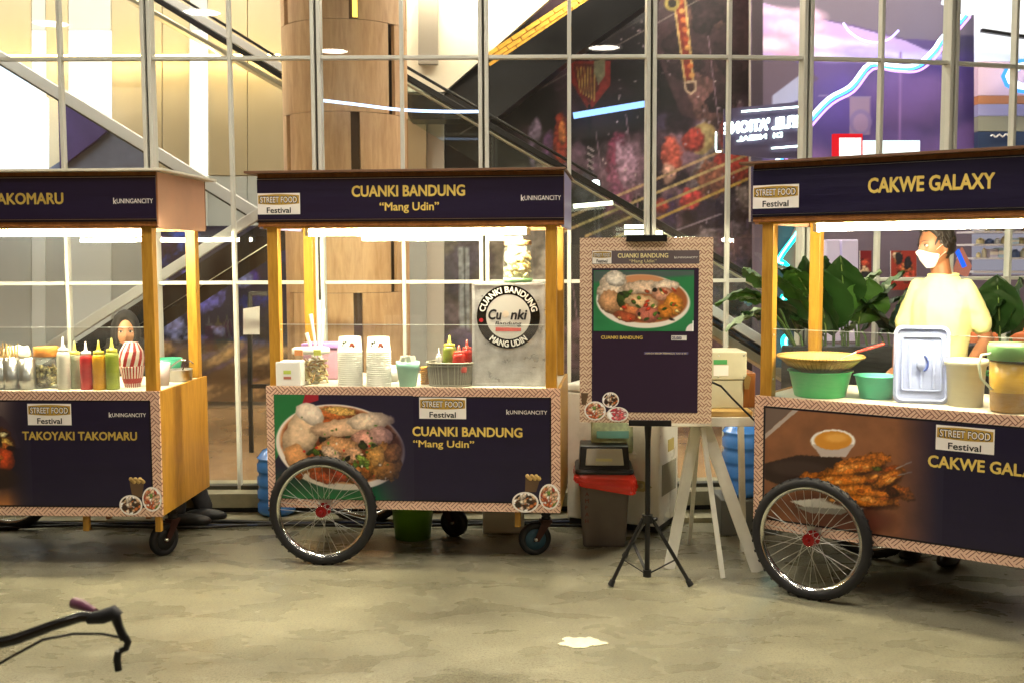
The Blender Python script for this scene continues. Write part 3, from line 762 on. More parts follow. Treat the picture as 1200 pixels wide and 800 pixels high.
cv.mesh('mural', o_, W(905, -60, 11.3) - o_, W(470, 450, 11.3) - o_, mural_m, mw)

# violet wall, a lavender glow painted into it as pale swooshes
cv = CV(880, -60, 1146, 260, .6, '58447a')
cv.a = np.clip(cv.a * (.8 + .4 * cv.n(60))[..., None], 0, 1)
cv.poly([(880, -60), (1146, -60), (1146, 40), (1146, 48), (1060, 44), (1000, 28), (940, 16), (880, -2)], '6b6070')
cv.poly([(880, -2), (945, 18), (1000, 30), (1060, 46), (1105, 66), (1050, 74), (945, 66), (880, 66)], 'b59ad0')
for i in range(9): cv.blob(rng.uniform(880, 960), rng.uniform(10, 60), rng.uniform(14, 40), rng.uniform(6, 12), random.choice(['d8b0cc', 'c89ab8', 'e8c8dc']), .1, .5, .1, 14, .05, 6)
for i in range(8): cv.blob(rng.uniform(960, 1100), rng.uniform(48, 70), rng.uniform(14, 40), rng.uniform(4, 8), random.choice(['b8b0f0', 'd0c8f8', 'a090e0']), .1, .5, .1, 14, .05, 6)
cv.poly([(880, 70), (930, 68), (960, 90), (915, 120), (880, 150)], '5a4a58'); cv.poly([(905, 110), (945, 80), (945, 112), (905, 126)], '9a9ab4')
cv.poly([(880, -60), (895, -60), (893, 260), (880, 260)], '33262e')
cv.poly([(1104, 40), (1146, 40), (1146, 80), (1104, 78)], '3e3654')
for i in range(7): cv.blob(rng.uniform(950, 1140), rng.uniform(110, 240), rng.uniform(30, 60), rng.uniform(24, 50), random.choice(['4c3a78', '60487e', '40326a', '684c78']), 0, .4, .1, 24, .03, 16)
cv.line((1055, 60), (1055, 250), 3, '8a6aa0'); cv.line((960, 110), (1020, 112), 2, '8a7898')
cv.poly([(996, 112), (1020, 112), (1020, 156), (996, 156)], '8e7790'); cv.ell(1009, 141, 13, 15, '7d6a96'); cv.ell(1009, 142, 9, 11, '947a9a')
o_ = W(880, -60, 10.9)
vw = MB().prism([W(x, y, 10.905) for x, y in rectpx(880, -60, 1146, 260)][::-1], (0, .1, 0), cw).build('violet_wall', label='violet wall with a lavender glow painted as pale swooshes above the right cart roof', cat='wall')
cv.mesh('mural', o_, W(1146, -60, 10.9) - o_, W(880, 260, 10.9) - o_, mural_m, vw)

def neon(pts, Y, r, mat, name, label, cat='neon light', parent=None):
    P = [W(x, y, Y) for x, y in pts]; Q = []
    for i in range(len(P) - 1):
        for t in range(4):
            a, b, c_, d_ = P[max(i - 1, 0)], P[i], P[i + 1], P[min(i + 2, len(P) - 1)]; t_ = t / 4
            Q.append(.5 * ((2 * b) + (c_ - a) * t_ + (2 * a - 5 * b + 4 * c_ - d_) * t_ ** 2 + (3 * b - a - 3 * c_ + d_) * t_ ** 3))
    Q.append(P[-1])
    return MB().tube(Q, r, mat, 6).build(name, parent, label=label, cat=cat) if label else MB().tube(Q, r, mat, 6).build(name, parent)
nb = emat('streak_blue', '3f9dff', 5); nw = emat('streak_white', 'dff2ff', 6); npk = emat('streak_pink', 'e8a8ff', 2.2); ncy = emat('neon_cyan', '18e8e8', 3); ncw = emat('neon_cyan_white', '9ffcf8', 4.5)
line = [(900, 205), (922, 178), (946, 146), (972, 118), (998, 103), (1020, 77), (1045, 79), (1068, 80), (1082, 74), (1096, 60), (1104, 48), (1118, 34), (1134, 15)]
nr = empty('strip_reflection', (0, 0, 0), 0, 'long wandering reflection of a strip light, built as blue, white and pink tubes before the violet wall', 'neon light')  # reflected strip light, built as glowing tubes behind the glass
neon(line, 10.4, .022, nb, 'blue_reflection', None, parent=nr); neon([(x - 1.5, y - 2.4) for x, y in line], 10.36, .016, nw, 'white_reflection', None, parent=nr)
neon([(x + 3, y + 4.5) for x, y in line], 10.42, .012, npk, 'pink_reflection', None, parent=nr)
neon([(988, 27), (996, 38), (1010, 47), (1027, 50), (1042, 46), (1053, 36)], 10.4, .012, emat('neon_arc', 'd8c8ff', 2.4), 'neon_arc', 'half circle of thin white neon at the top of the violet wall')
neon([(378, 118), (420, 123), (470, 129), (520, 131), (566, 131)], 7.75, .011, emat('blue_strip', 'b9d4ff', 3.2), 'light_strip', 'thin blue white light strip crossing in front of the wooden column', 'strip light')
MB().beam(W(672, 136, 11.0), W(756, 122, 11.0), .03, .06, emat('blue_strip2', '8cb8ff', 2.0)).build('light_strip', label='short pale blue light strip across the dark mural beside the red pointed sign', cat='strip light')
for (a, b, c_, d_, L_) in ((672, 242, 718, 238, 'pale strip lamp just right of the middle cart roof'), (732, 266, 754, 266, 'short pale lamp right above the menu board clip'), (732, 273, 776, 273, 'lower pale lamp just above the menu board clip')):
    MB().beam(W(a, b, 8.3), W(c_, d_, 8.3), .03, .03, emat('lamp_pale', 'f4f6d8', 5)).build('strip_lamp', label=L_, cat='strip light')
sm = MB(); e_ = emat('halo', 'eaffff', 5)
sm.lathe([(0, 0), (.035, .01), (.03, .05), (0, .06)], W(698, 219, 9.0), e_, 12); sm.build('spot_lamp', label='small glaring cyan white spot lamp on the mural right of the middle cart', cat='lamp')

# reflection of a sign, built behind the glass as glowing mirrored letters
sg = empty('sign_reflection', (0, 0, 0), 0, 'reflection of a white sign, built as glowing mirrored letters at the edge of the violet wall', 'sign')
Ys = 9.9; sl = emat('sign_reflection_letters', 'e8fffb', 6)
ux_ = (W(940, 141, Ys) - W(850, 150, Ys)); k_ = Ys / 1250
m = MB(); m.prism([W(x, y, Ys + .03) for x, y in ((848, 128), (943, 119), (943, 186), (900, 186), (848, 180))][::-1], (0, .02, 0), pmat('sign_reflection_back', '4a4058', .4)); m.build('back_panel', sg)
m = MB(); m.text("JE'LEL 'ATIONE", W(849, 157, Ys), ux_, (0, 0, 1), 90 * k_, 12.5 * k_, sl, .06, .006, mirror=True); m.build('lettering', sg)
m = MB(); m.text("DI  NEEAL", W(864, 166, Ys), ux_, (0, 0, 1), 52 * k_, 5.5 * k_, sl, .05, .006, mirror=True); m.build('lettering', sg)
m = MB(); m.beam(W(869, 131, Ys), W(941, 125, Ys), .01, 1.8 * k_, sl); m.beam(W(904, 174, Ys), W(941, 171, Ys), .01, 1.8 * k_, sl); m.build('bar_reflection', sg)
m = MB(); m.beam(W(839, 155, Ys), W(839, 176, Ys), .01, 2.6 * k_, sl); m.beam(W(839, 178, Ys), W(845, 178, Ys), .01, 1.6 * k_, sl); m.build('bar_reflection', sg)
# red and white sign box
m = MB(); m.prism([W(x, y, 9.6) for x, y in rectpx(977, 157, 1011, 190)][::-1], (0, .06, 0), emat('sign_red', 'e0202a', 1.1)); rb = m.build('sign_box', label='small red edged lightbox sign just over the right cart roof', cat='sign')
slabpx(rectpx(984, 162, 1009, 188), 9.59, .012, emat('sign_white', 'ffffff', 2.4)).build('face', rb)
slabpx(rectpx(1011, 165, 1078, 188), 9.6, .05, emat('sign_white2', 'e8f4f4', 1.8)).build('sign_strip', label='long white lightbox strip right of the small red sign box', cat='sign')

# shop at far right
sh = empty('corner_shop', (0, 0, 0), 0, 'pastel shop fascia with a large blue edged white letter at far right', 'shop front')
for nm, pts, col, es in (('fascia', rectpx(1146.5, -80, 1330, 72), 'dbe2f2', .35), ('fascia', rectpx(1146.5, 72.5, 1330, 112), 'd3b4c2', .1), ('fascia', rectpx(1146.5, 112.5, 1330, 122), 'b97a50', 0),
                         ('fascia', rectpx(1146.5, 122.5, 1330, 136), '9a96c0', 0), ('fascia', rectpx(1146.5, 136.5, 1330, 154), '8a8878', 0), ('fascia', rectpx(1146.5, 154.5, 1330, 200), '2c3a58', 0)):
    slabpx(pts, 10.7, .1, pmat('shop_' + col, col, .5, emit=col, estr=es)).build(nm, sh)
slabpx([(1120, -60), (1180, -60), (1160, 10), (1138, 18), (1105, 4)], 10.3, .05, emat('glow_white', 'f4f4ff', 1.6)).build('bright_panel', sh)
MB().text('G', W(1176, 107, 10.5), (1, 0, 0), (0, 0, 1), 52 * .0084, 36 * .0084, emat('letter_blue', '4aa0ff', 1.5), .075, .01).build('lettering', sh)
MB().text('G', W(1179, 104.5, 10.45), (1, 0, 0), (0, 0, 1), 46 * .0084, 31 * .0084, emat('letter_white', 'ffffff', 2.0), .035, .01).build('lettering', sh)
MB().beam(W(1150, 36, 10.5), W(1215, 46, 10.5), .05, .03, black).build('spot_rail', sh)
MB().tube([W(1161 + q * 1.7, 160 - 1.6 * math.sin(q * 1.35) - q * .1, 10.66) for q in range(17)], .008, white, 5).build('script_mark', sh)

# behind the right cart: grey wall, shelves, fridge, posters
gw = slabpx(rectpx(884, 262, 1330, 470), 10.4, .1, pmat('taupe_wall', '6d6070', .6, var=.12, vscale=1.5)).build('taupe_wall', label='dull mauve grey wall behind the right cart and its vendor', cat='wall')
fr = empty('fridge', (0, 0, 0), 0, 'pale lilac double door fridge behind the right cart', 'fridge')
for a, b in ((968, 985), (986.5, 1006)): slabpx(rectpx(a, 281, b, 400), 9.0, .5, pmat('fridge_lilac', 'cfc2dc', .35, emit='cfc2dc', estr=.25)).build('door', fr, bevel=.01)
for a, b, col, lb_ in ((1008, 1021, '7a1a20', 'narrow dark red poster right of the lilac fridge'), (1044, 1074, 'a03428', 'red poster on the wall left of the masked vendor')):
    q = CV(a, 294, b, 340, 1, col)
    for i in range(10): q.blob(rng.uniform(a, b), rng.uniform(294, 340), rng.uniform(3, 7), rng.uniform(3, 8), random.choice(['e08a50', '40101a', 'c8503a', '202028', 'e8c8a0']), 0, .8)
    o_ = W(a, 294, 10.3); bq = slabpx(rectpx(a, 294, b, 340), 10.303, .02, white).build('poster', label=lb_, cat='poster')
    q.mesh('print', o_, W(b, 294, 10.3) - o_, W(a, 340, 10.3) - o_, mural_m, bq)
sf = empty('display_shelf', (0, 0, 0), 0, 'brightly lit white display shelves full of packages at far right', 'shelf')
slabpx(rectpx(1141, 240, 1330, 322), 9.75, .04, emat('shelf_back', 'c2bccc', .55)).build('back_panel', sf)
for y in (256, 271, 286, 302, 318): slabpx(rectpx(1141, y, 1330, y + 2.2), 9.4, .36, pmat('shelf_white', 'd8d4dc', .4)).build('shelf', sf)
ib = []
PCN = {'e8e4ee': 'white', 'b8d0e8': 'pale blue', 'd8c89a': 'straw', '8a6a50': 'brown', 'c8c0d8': 'lilac', '5a6a9a': 'blue', 'e0d8c0': 'cream'}
for iy, y in enumerate((256, 271, 286, 302)):
    x = 1144; ix_ = 0
    while x < 1230:
        w_ = random.uniform(5, 11); h_ = random.uniform(6, 11.5)
        col = random.choice(['e8e4ee', 'b8d0e8', 'd8c89a', '8a6a50', 'c8c0d8', '5a6a9a', 'e0d8c0'])
        q = W(x + w_ / 2, y, 9.48); kk = 9.48 / 1250; ww, hh = w_ * kk, h_ * kk; bm_ = pmat('pack_' + col, col, .4); m = MB()
        shp = 'box' if random.random() < .5 else 'bottle'; lab = '%s %s, %s from the left on the %s lit shelf' % (PCN[col], shp, ORD[ix_], ('top', 'second', 'third', 'lowest')[iy]); ix_ += 1
        if shp == 'box':
            m.box((-ww / 2, -.06, 0), (ww / 2, .06, hh), bm_); m.box((-ww / 2 - .002, -.062, hh * .3), (ww / 2 + .002, -.06, hh * .7), white)
        else: m.lathe([(0, 0), (ww / 2, 0), (ww / 2, hh * .7), (ww / 4, hh * .85), (ww / 4, hh), (0, hh)], (0, 0, 0), bm_, 14)
        ib.append(m.build('package', loc=q, label=lab, cat='package', group='packages on the display shelves', bevel=.003)); x += w_ + 1
for y in (243, ): MB().beam(W(1142, 247, 9.4), W(1330, 245, 9.4), .03, .03, emat('shelf_lamp', 'fff8f0', 12)).build('lamp', sf)
MB().beam(W(1014, 266, 8.6), W(1034, 266, 8.6), .04, .02, emat('small_lamp', 'fff6dc', 6)).build('strip_lamp', label='short white strip lamp on the mauve ceiling behind the right cart', cat='strip light')
# cyan neon figure with salmon ground, left in the right cart's opening
nf = empty('neon_figure', (0, 0, 0), 0, 'zigzag cyan neon figure glowing behind the left post of right cart', 'neon light')
slabpx([(905, 246), (950, 246), (950, 430), (905, 430)], 8.3, .05, pmat('neon_board', '3e4a58', .5)).build('board', nf)
slabpx([(936, 258), (947, 250), (947, 322), (925, 320), (916, 306)], 8.27, .028, pmat('salmon_board', 'b07a6c', .5)).build('inset', nf)
slabpx([(914, 362), (922, 348), (931, 356), (928, 372), (920, 380)], 8.27, .028, pmat('salmon_board', 'b07a6c', .5)).build('inset', nf)
neon([(918, 246), (922, 256), (934, 260), (937, 270), (914, 302), (919, 309), (931, 320), (934, 326)], 8.2, .022, ncy, 'tube', None, parent=nf)
neon([(917, 247), (921, 257), (933, 261), (935, 270), (913, 303), (918, 309)], 8.16, .008, ncw, 'tube', None, parent=nf)
neon([(905, 362), (913, 358), (920, 347)], 8.2, .03, ncy, 'tube', None, parent=nf); neon([(905, 361), (913, 357), (919, 348)], 8.16, .012, ncw, 'tube', None, parent=nf)
neon([(934, 360), (931, 372), (926, 384)], 8.2, .026, ncy, 'tube', None, parent=nf); neon([(926, 392), (919, 398), (921, 410), (926, 424)], 8.2, .028, ncy, 'tube', None, parent=nf); neon([(926, 393), (921, 398), (922, 410), (925, 420)], 8.15, .01, ncw, 'tube', None, parent=nf)
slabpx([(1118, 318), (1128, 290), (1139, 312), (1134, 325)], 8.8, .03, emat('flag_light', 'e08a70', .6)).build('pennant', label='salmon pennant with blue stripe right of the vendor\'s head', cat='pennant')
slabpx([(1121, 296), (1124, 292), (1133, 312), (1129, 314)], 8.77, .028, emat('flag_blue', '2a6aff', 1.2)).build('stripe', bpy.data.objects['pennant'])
# orange tub chair inside
oc = MB(); oc.lathe([(.0, .12), (.3, .12), (.36, .4), (.38, .8), (.35, .98), (.3, 1.0), (.3, .45), (0, .4)], Vector((W(1176, 300, 8.4).x, 8.4, 0)), pmat('orange_fabric', 'c8662a', .7), 28)
oc.build('tub_chair', label='round orange tub chair inside the glass behind the vendor', cat='chair')

# ================================================================== food prints
def bowl_print(x0, y0, x1, y1, res, split=True, seedoff=0):
    """print of a bowl of meatball and tofu soup; coordinates of the cart-2 picture (318..480 x 460..585)"""
    c = CV(318, 457, 486, 588, res, '1a1430'); c.seed = 5 + seedoff
    c.poly([(318, 457), (359, 457), (350, 480), (330, 520), (318, 540)], '1f6b3a'); c.poly([(356, 457), (372, 457), (372, 464), (352, 470)], '9c2030')
    g = np.clip((c.Y - 545) / 40, 0, 1) * np.clip((480 - c.X) / 40, 0, 1); c.put(g, '23703f')
    if not split: c.put(np.ones_like(c.X), '2a7a48')
    bc = (397, 522); c.ell(bc[0], bc[1], 78, 53, 'eadfd6', .12, 1.5); c.ell(bc[0] + 1, bc[1] - 3, 74, 48, 'c98f62', .12, 2); c.ell(bc[0] + 2, bc[1] - 3, 71, 45, '6a2c14', .12, 4, .1)
    r = np.random.default_rng(3 + seedoff)
    for i in range(24): c.blob(r.uniform(345, 455), r.uniform(490, 556), r.uniform(6, 16), r.uniform(5, 12), random.choice(['b0521f', 'c87334', '8a2f16', 'd98b45', '5c2210', 'b8632c']), r.uniform(-1, 1), .8)
    for i in range(22): c.blob(r.uniform(340, 410), r.uniform(505, 540), r.uniform(3, 8), r.uniform(3, 6), random.choice(['2c3a1a', '4f6a24', '18180e', '6d8a34', '201418']), r.uniform(-1, 1), .9)
    c.blob(389, 480, 18, 8, 'c66a34', .1, .6); c.blob(398, 477, 20, 5, 'e0b060', .1, .6)
    c.blob(352, 505, 20, 34, 'd8b896', .55, .35, .35, 14, .18); c.blob(362, 481, 19, 12, 'ecd8c4', .5, .35, .3, 12, .15); c.blob(345, 538, 14, 20, 'd99a62', -.5, .4, .4, 9, .2)
    c.blob(402, 497, 42, 11, 'e2b894', -.12, .35, .4, 9, .2); c.blob(434, 489, 27, 11, 'e6ccb0', -.1, .35, .35, 8, .18)
    c.blob(430, 512, 18, 12, 'd59a86', .1, .4); c.blob(447, 507, 14, 12, 'd8a594', .2, .4, .4)
    c.blob(398, 522, 26, 12, 'd39a68', .2, .5, .45, 7, .25); c.blob(386, 530, 14, 8, 'e6bf9c', .5, .5); c.blob(412, 531, 12, 9, 'd9a67e', -.3, .5)
    for i in range(16): c.blob(r.uniform(405, 440), r.uniform(512, 548), r.uniform(3, 7), r.uniform(2, 5), random.choice(['2a3818', '54702a', '1a1a10', '88a040']), r.uniform(-1, 1), .9)
    c.blob(450, 540, 20, 24, 'cf8a3a', -.5, .6, .45, 7, .35); c.blob(442, 532, 10, 14, 'e0a452', .3, .6); c.blob(460, 528, 10, 12, 'c88240', .3, .6)
    c.blob(400, 556, 18, 9, 'a8422c', .1, .6); c.blob(375, 560, 16, 7, 'c05a34', .3, .6); c.blob(420, 560, 14, 7, '8a5a30', -.2, .6)
    for i in range(30): c.ell(r.uniform(345, 460), r.uniform(480, 560), r.uniform(.8, 2), r.uniform(.8, 2), random.choice(['f2e2c8', 'c83020', '5a8a2a', '3a5a1a']), soft=1)
    if split: c.put(np.clip((c.X - 430) / 62, 0, .93) * (c.Y < 592), '1a1430')
    return c
def cakwe_print(res):
    c = CV(896, 477, 1110, 660, res, '7a4a30'); c.seed = 900
    c.a = c.a * (.72 + .55 * c.n(26, 5))[..., None]
    c.put(np.clip((640 - c.Y) / 130, 0, 1) * .35, '8e6544'); c.put(np.clip((c.Y - 600) / 50, 0, 1) * .5, '8a5440')
    c.poly([(896, 477), (930, 477), (896, 508)], '6a5850'); c.line((896, 511), (935, 477), 4.5, 'a89c94')
    c.poly([(896, 542), (935, 532), (985, 535), (1000, 548), (960, 566), (910, 566), (896, 560)], '2c1c18', 2); c.ell(935, 548, 34, 9, '3a2a26', .05, 4)
    c.ell(985, 600, 62, 20, '5a3020', .2, 8); c.ell(1000, 618, 44, 10, '5f2f22', -.25, 6)
    c.poly([(925, 586), (1012, 578), (1040, 583), (1020, 594), (990, 598), (950, 596)], 'd8d4ce', 1.5); c.poly([(930, 592), (1000, 596), (985, 602), (950, 600)], '8a8680')
    c.ell(976, 516, 26, 14, 'ece8e4', 0, 1.2); c.poly([(952, 520), (1000, 520), (992, 534), (962, 534)], 'b9aaa4', 1.5); c.ell(976, 515, 22, 11, 'c9862c', 0, 1.2); c.ell(980, 512, 13, 5, 'dca04a', 0, 3)
    for cx, cy, rx, ry, a in ((1005, 545, 42, 11, -.25), (985, 563, 50, 10, -.05), (1010, 580, 44, 12, .12), (1040, 560, 22, 9, -.5), (1046, 573, 26, 9, .35), (960, 560, 26, 9, 0)):
        c.blob(cx, cy, rx, ry, 'b8661e', a, .7, .5, 6, .45)
    r = np.random.default_rng(8)
    for i in range(12): c.blob(r.uniform(950, 1050), r.uniform(542, 586), r.uniform(9, 18), r.uniform(2.2, 4.5), random.choice(['d08430', 'c4701f', '8a4010', '6a2c0c', 'b85e1a']), r.uniform(-.3, .1), .7, .4, 4, .3)
    for cx, cy, rx, ry, a in ((1000, 548, 40, 7.5, -.22), (984, 562, 48, 7, -.05), (1012, 574, 44, 7, .06), (1008, 585, 40, 6.5, .1), (1040, 560, 20, 7, -.5)):
        c.blob(cx, cy + 2.5, rx, ry + 1, '3c180a', a, .3, .3, 6, .2, 3); c.blob(cx, cy, rx, ry, 'c8701e', a, .45, .6, 5, .3)
        for q in range(7): c.blob(cx + r.uniform(-.8, .8) * rx, cy + r.uniform(-.4, .3) * ry, 5, 2.2, random.choice(['e29a48', 'd88a38', '9a4c14']), a, .7, .3, 3, .2)
    c.line((1050, 548), (1068, 540), 1.4, '9a9088'); c.line((1052, 556), (1068, 552), 1.4, '8a8078'); c.line((930, 566), (948, 560), 1.4, '5a4038')
    c.blob(1028, 548, 6, 3, '3e4a1c', .2, .8); c.blob(1046, 575, 9, 5, '3a1a0c', .3, .8)
    c.put(np.clip((c.X - 1050) / 50, 0, 1), '1a1430')
    return c
def octo_print(res):
    c = CV(-30, 467, 32, 588, res, '1c1420'); c.seed = 700
    c.put(np.clip((30 - c.X) / 40, 0, 1) * np.clip((520 - c.Y) / 60, 0, 1) * .8, 'b09a90'); c.put(np.clip((c.Y - 560) / 25, 0, 1) * np.clip((32 - c.X) / 30, 0, 1), 'a86a3a')
    c.poly([(-30, 480), (0, 484), (14, 500), (20, 520), (-30, 530)], '3a2a34', 2); c.blob(-4, 520, 16, 22, '5a3018', 0, .6); c.blob(0, 535, 13, 14, 'b8441e', 0, .5); c.blob(2, 515, 10, 6, 'e0b050', .4, .6)
    for i in range(14): c.blob(rng.uniform(-25, 10), rng.uniform(500, 545), 5, 3, random.choice(['e8d8a0', '4a2010', 'c86a2a', '201010']), rng.uniform(-1, 1), .8)
    c.ell(-8, 556, 26, 12, '2a1a18', 0, 3); c.put(np.clip((c.X - 2) / 28, 0, 1), '1a1430')
    return c
FOOD = {}
def small_print(kind, res=1.6):
    cols = {'a': ['e8d8c8', '4a2a1a', 'c8703a', '2a1810', 'e0b890', '5a3a1c'], 'b': ['c8643a', 'e08a5a', 'f0d0b0', 'a8402a', '6a8a3a', 'e8b898'], 'c': ['c83a48', 'e87a80', 'f0c8c8', 'd85a60', 'f4e8e0']}[kind]
    c = CV(0, 0, 40, 40, res, 'ffffff'); r = np.random.default_rng(ord(kind))
    for i in range(60): c.blob(r.uniform(2, 38), r.uniform(2, 38), r.uniform(3, 8), r.uniform(2, 5), cols[int(r.integers(len(cols)))], r.uniform(-1.5, 1.5), .9, .5, 4)
    return c
def disc_print(mb_list, name, parent, c, rx, rz, kind, off):
    """a little round dish printed flat: rim sheet, then a painted disc; c = centre in the parent's axes (x, y, z), the sheet faces -y"""
    if kind not in FOOD: FOOD[kind] = small_print(kind)
    cv = FOOD[kind]; n = 28; m = MB()
    x, y, z = c
    rim = [(x + rx * math.cos(t), y, z + rz * math.sin(t)) for t in [2 * math.pi * k / n for k in range(n)]]
    m.prism(rim, (0, -.0006, 0), white)
    # painted faces inside the rim
    N_ = 26; vs = []; fs = []; cols = []
    for j in range(N_ + 1):
        for i in range(N_ + 1):
            u, v = i / N_ * 2 - 1, j / N_ * 2 - 1
            a_ = u * math.sqrt(1 - v * v / 2); b_ = v * math.sqrt(1 - u * u / 2)
            vs.append((x + a_ * rx * .86, y - .0009, z + b_ * rz * .86)); iy = int((1 - (v + 1) / 2) * (cv.h - 1)); ix = int((u + 1) / 2 * (cv.w - 1)); cols.append(cv.a[iy, ix])
    for j in range(N_):
        for i in range(N_): q = j * (N_ + 1) + i; fs.append((q, q + 1, q + N_ + 2, q + N_ + 1))
    nb_ = len(m.v); m.add(vs, fs, paint_m)
    o = m.build(name, parent)
    at = o.data.color_attributes.new('Col', 'FLOAT_COLOR', 'POINT')
    full = np.ones((len(o.data.vertices), 4)); a = np.clip(np.array(cols), 0, 1); full[nb_:, :3] = np.where(a <= .04045, a / 12.92, ((a + .055) / 1.055) ** 2.4)
    at.data.foreach_set('color', full.astype(np.float32).ravel())
    return o

def logo(parent, x, z, w, h, y, name='logo_plate'):
    """white plate with gold lens, STREET FOOD and Festival; x,z = lower-left, sheet faces -y"""
    m = MB(); m.box((x, y - .001, z), (x + w, y, z + h), white)
    zc = z + h * .70; n = 16; hh = h * .25; pts = []
    for k in range(n + 1): t = k / n; pts.append((x + w * (.02 + .96 * t), y - .0012, zc + hh * (.78 + .22 * math.sin(math.pi * t))))
    for k in range(n + 1): t = 1 - k / n; pts.append((x + w * (.02 + .96 * t), y - .0012, zc - hh * (.78 + .22 * math.sin(math.pi * t))))
    m.prism(pts, (0, -.0005, 0), pmat('logo_gold', 'b5913c', .35))
    m.text('STREET FOOD', (x + w * .5, y - .0021, zc - h * .165), (1, 0, 0), (0, 0, 1), w * .88, h * .33, ink, .045, .0003, 'C')
    m.text('STREET FOOD', (x + w * .5, y - .0025, zc - h * .145), (1, 0, 0), (0, 0, 1), w * .86, h * .29, white, .004, .0003, 'C')
    m.text('Festival', (x + w * .5, y - .0015, z + h * .07), (1, 0, 0), (0, 0, 1), w * .56, h * .27, ink, .02, .0003, 'C')
    return m.build(name, parent)
def kcity(m, x, z, w, cap, y):
    m.text('k', (x, y, z - cap * .1), (1, 0, 0), (0, 0, 1), w * .075, cap * 1.3, white, .012, .0004)
    m.text('UNINGANCITY', (x + w * .085, y, z), (1, 0, 0), (0, 0, 1), w * .915, cap, white, .0, .0004)

# ================================================================== wheels
tyre_m = pmat('tyre_rubber', '17161a', .62, bump=.15, bscale=90); hub_red = pmat('hub_red', '8e1a1c', .3, .6); blue_rim = pmat('caster_blue', '2a4a5c', .45)
rim_m = chrome
Ry = Matrix.Rotation(math.radians(90), 3, 'X')
def wheel(parent, c, R=.285, name='wheel'):
    """bicycle wheel, axle along local y"""
    w = empty(name, c); w.parent = parent
    t = MB(); n = 56; prof = [(math.cos(a) * .026, math.sin(a) * .023) for a in [2 * math.pi * k / 12 for k in range(12)]]
    t.lathe([(R - .025 + p[0], p[1]) for p in prof] + [(R - .025 + prof[0][0], prof[0][1])], (0, 0, 0), tyre_m, n, Ry); 
    for k in range(72):   # shallow tread blocks
        a = 2 * math.pi * k / 72; s = (k % 2 * 2 - 1) * .009
        cx, cz = math.cos(a) * (R - .0005), math.sin(a) * (R - .0005)
        t.obox((cx, s, cz), (.004, .012, .012), Matrix.Rotation(-a, 3, 'Y'), tyre_m)
    t.build('tyre', w)
    r = MB(); r.lathe([(R - .047, -.012), (R - .044, -.015), (R - .036, -.015), (R - .036, -.009), (R - .042, -.006), (R - .054, -.008), (R - .054, .008), (R - .042, .006), (R - .036, .009), (R - .036, .015), (R - .044, .015), (R - .047, .012), (R - .058, .007), (R - .058, -.007), (R - .047, -.012)], (0, 0, 0), rim_m, n, Ry); r.build('rim', w)
    h = MB(); h.lathe([(.012, -.030), (.016, -.030), (.024, -.030), (.035, -.033), (.036, -.028), (.036, -.024), (.014, -.02), (.013, .02), (.03, .024), (.03, .03), (.01, .034), (.008, .05), (0, .05)], (0, 0, 0), hub_red, 24, Ry, smooth=False)
    h.lathe([(.0, -.046), (.009, -.046), (.011, -.042), (.0165, -.037), (.0165, -.031)], (0, 0, 0), pmat('hub_steel', '5a5452', .35, .8), 10, Ry, smooth=False)
    for k in range(14):
        a = 2 * math.pi * k / 14; h.ball((math.cos(a) * .030, -.0335, math.sin(a) * .030), .0028, chrome, 6, 4)
    h.build('hub', w)
    ns = 36; sp = None
    for k in range(ns):
        a = 2 * math.pi * k / ns; side = -1 if k % 2 else 1; off = (1 if (k // 2) % 2 else -1) * math.radians(62)
        p = Vector((math.cos(a + off) * .025, side * .027, math.sin(a + off) * .025)); q = Vector((math.cos(a) * (R - .055), side * .003, math.sin(a) * (R - .055)))
        MB().tube([p, q], .0013, steel, 5).build('spoke', w)
    return w
def caster(parent, c, ang, face=blue_rim, R=.083):
    """swivel caster: c = ground point; ang = direction of its trail (radians, local)"""
    w = empty('caster', c, ang); w.parent = parent
    t = MB(); t.lathe([(R - .03, -.018), (R - .006, -.019), (R, -.012), (R, .012), (R - .006, .019), (R - .03, .018), (R - .03, -.018)], (0, 0, R), tyre_m, 36, Ry); t.build('tyre', w)
    r = MB(); r.lathe([(0, -.017), (.016, -.02), (.02, -.013), (.03, -.009), (R - .032, -.013), (R - .028, -.018), (R - .028, .018), (.02, .013), (0, .017)], (0, 0, R), face, 28, Ry); r.lathe([(0, -.03), (.009, -.03), (.009, .03), (0, .03)], (0, 0, R), steel, 10, Ry); r.build('rim', w)
    f = MB(); fm = pmat('caster_fork', '3a1c18', .45, .3)
    for s in (-1, 1): f.prism([(-.013, s * .024, R - .01), (.016, s * .024, R - .012), (.085, s * .024, .175), (.035, s * .024, .185)], (0, s * .004, 0), fm)
    f.box((.03, -.028, .172), (.09, .028, .19), fm); f.lathe([(0, .19), (.024, .19), (.026, .2), (.016, .206), (.026, .212), (.024, .222), (.014, .23), (.014, .285), (0, .285)], (.062, 0, 0), blackr, 16); f.build('fork', w)
    return w

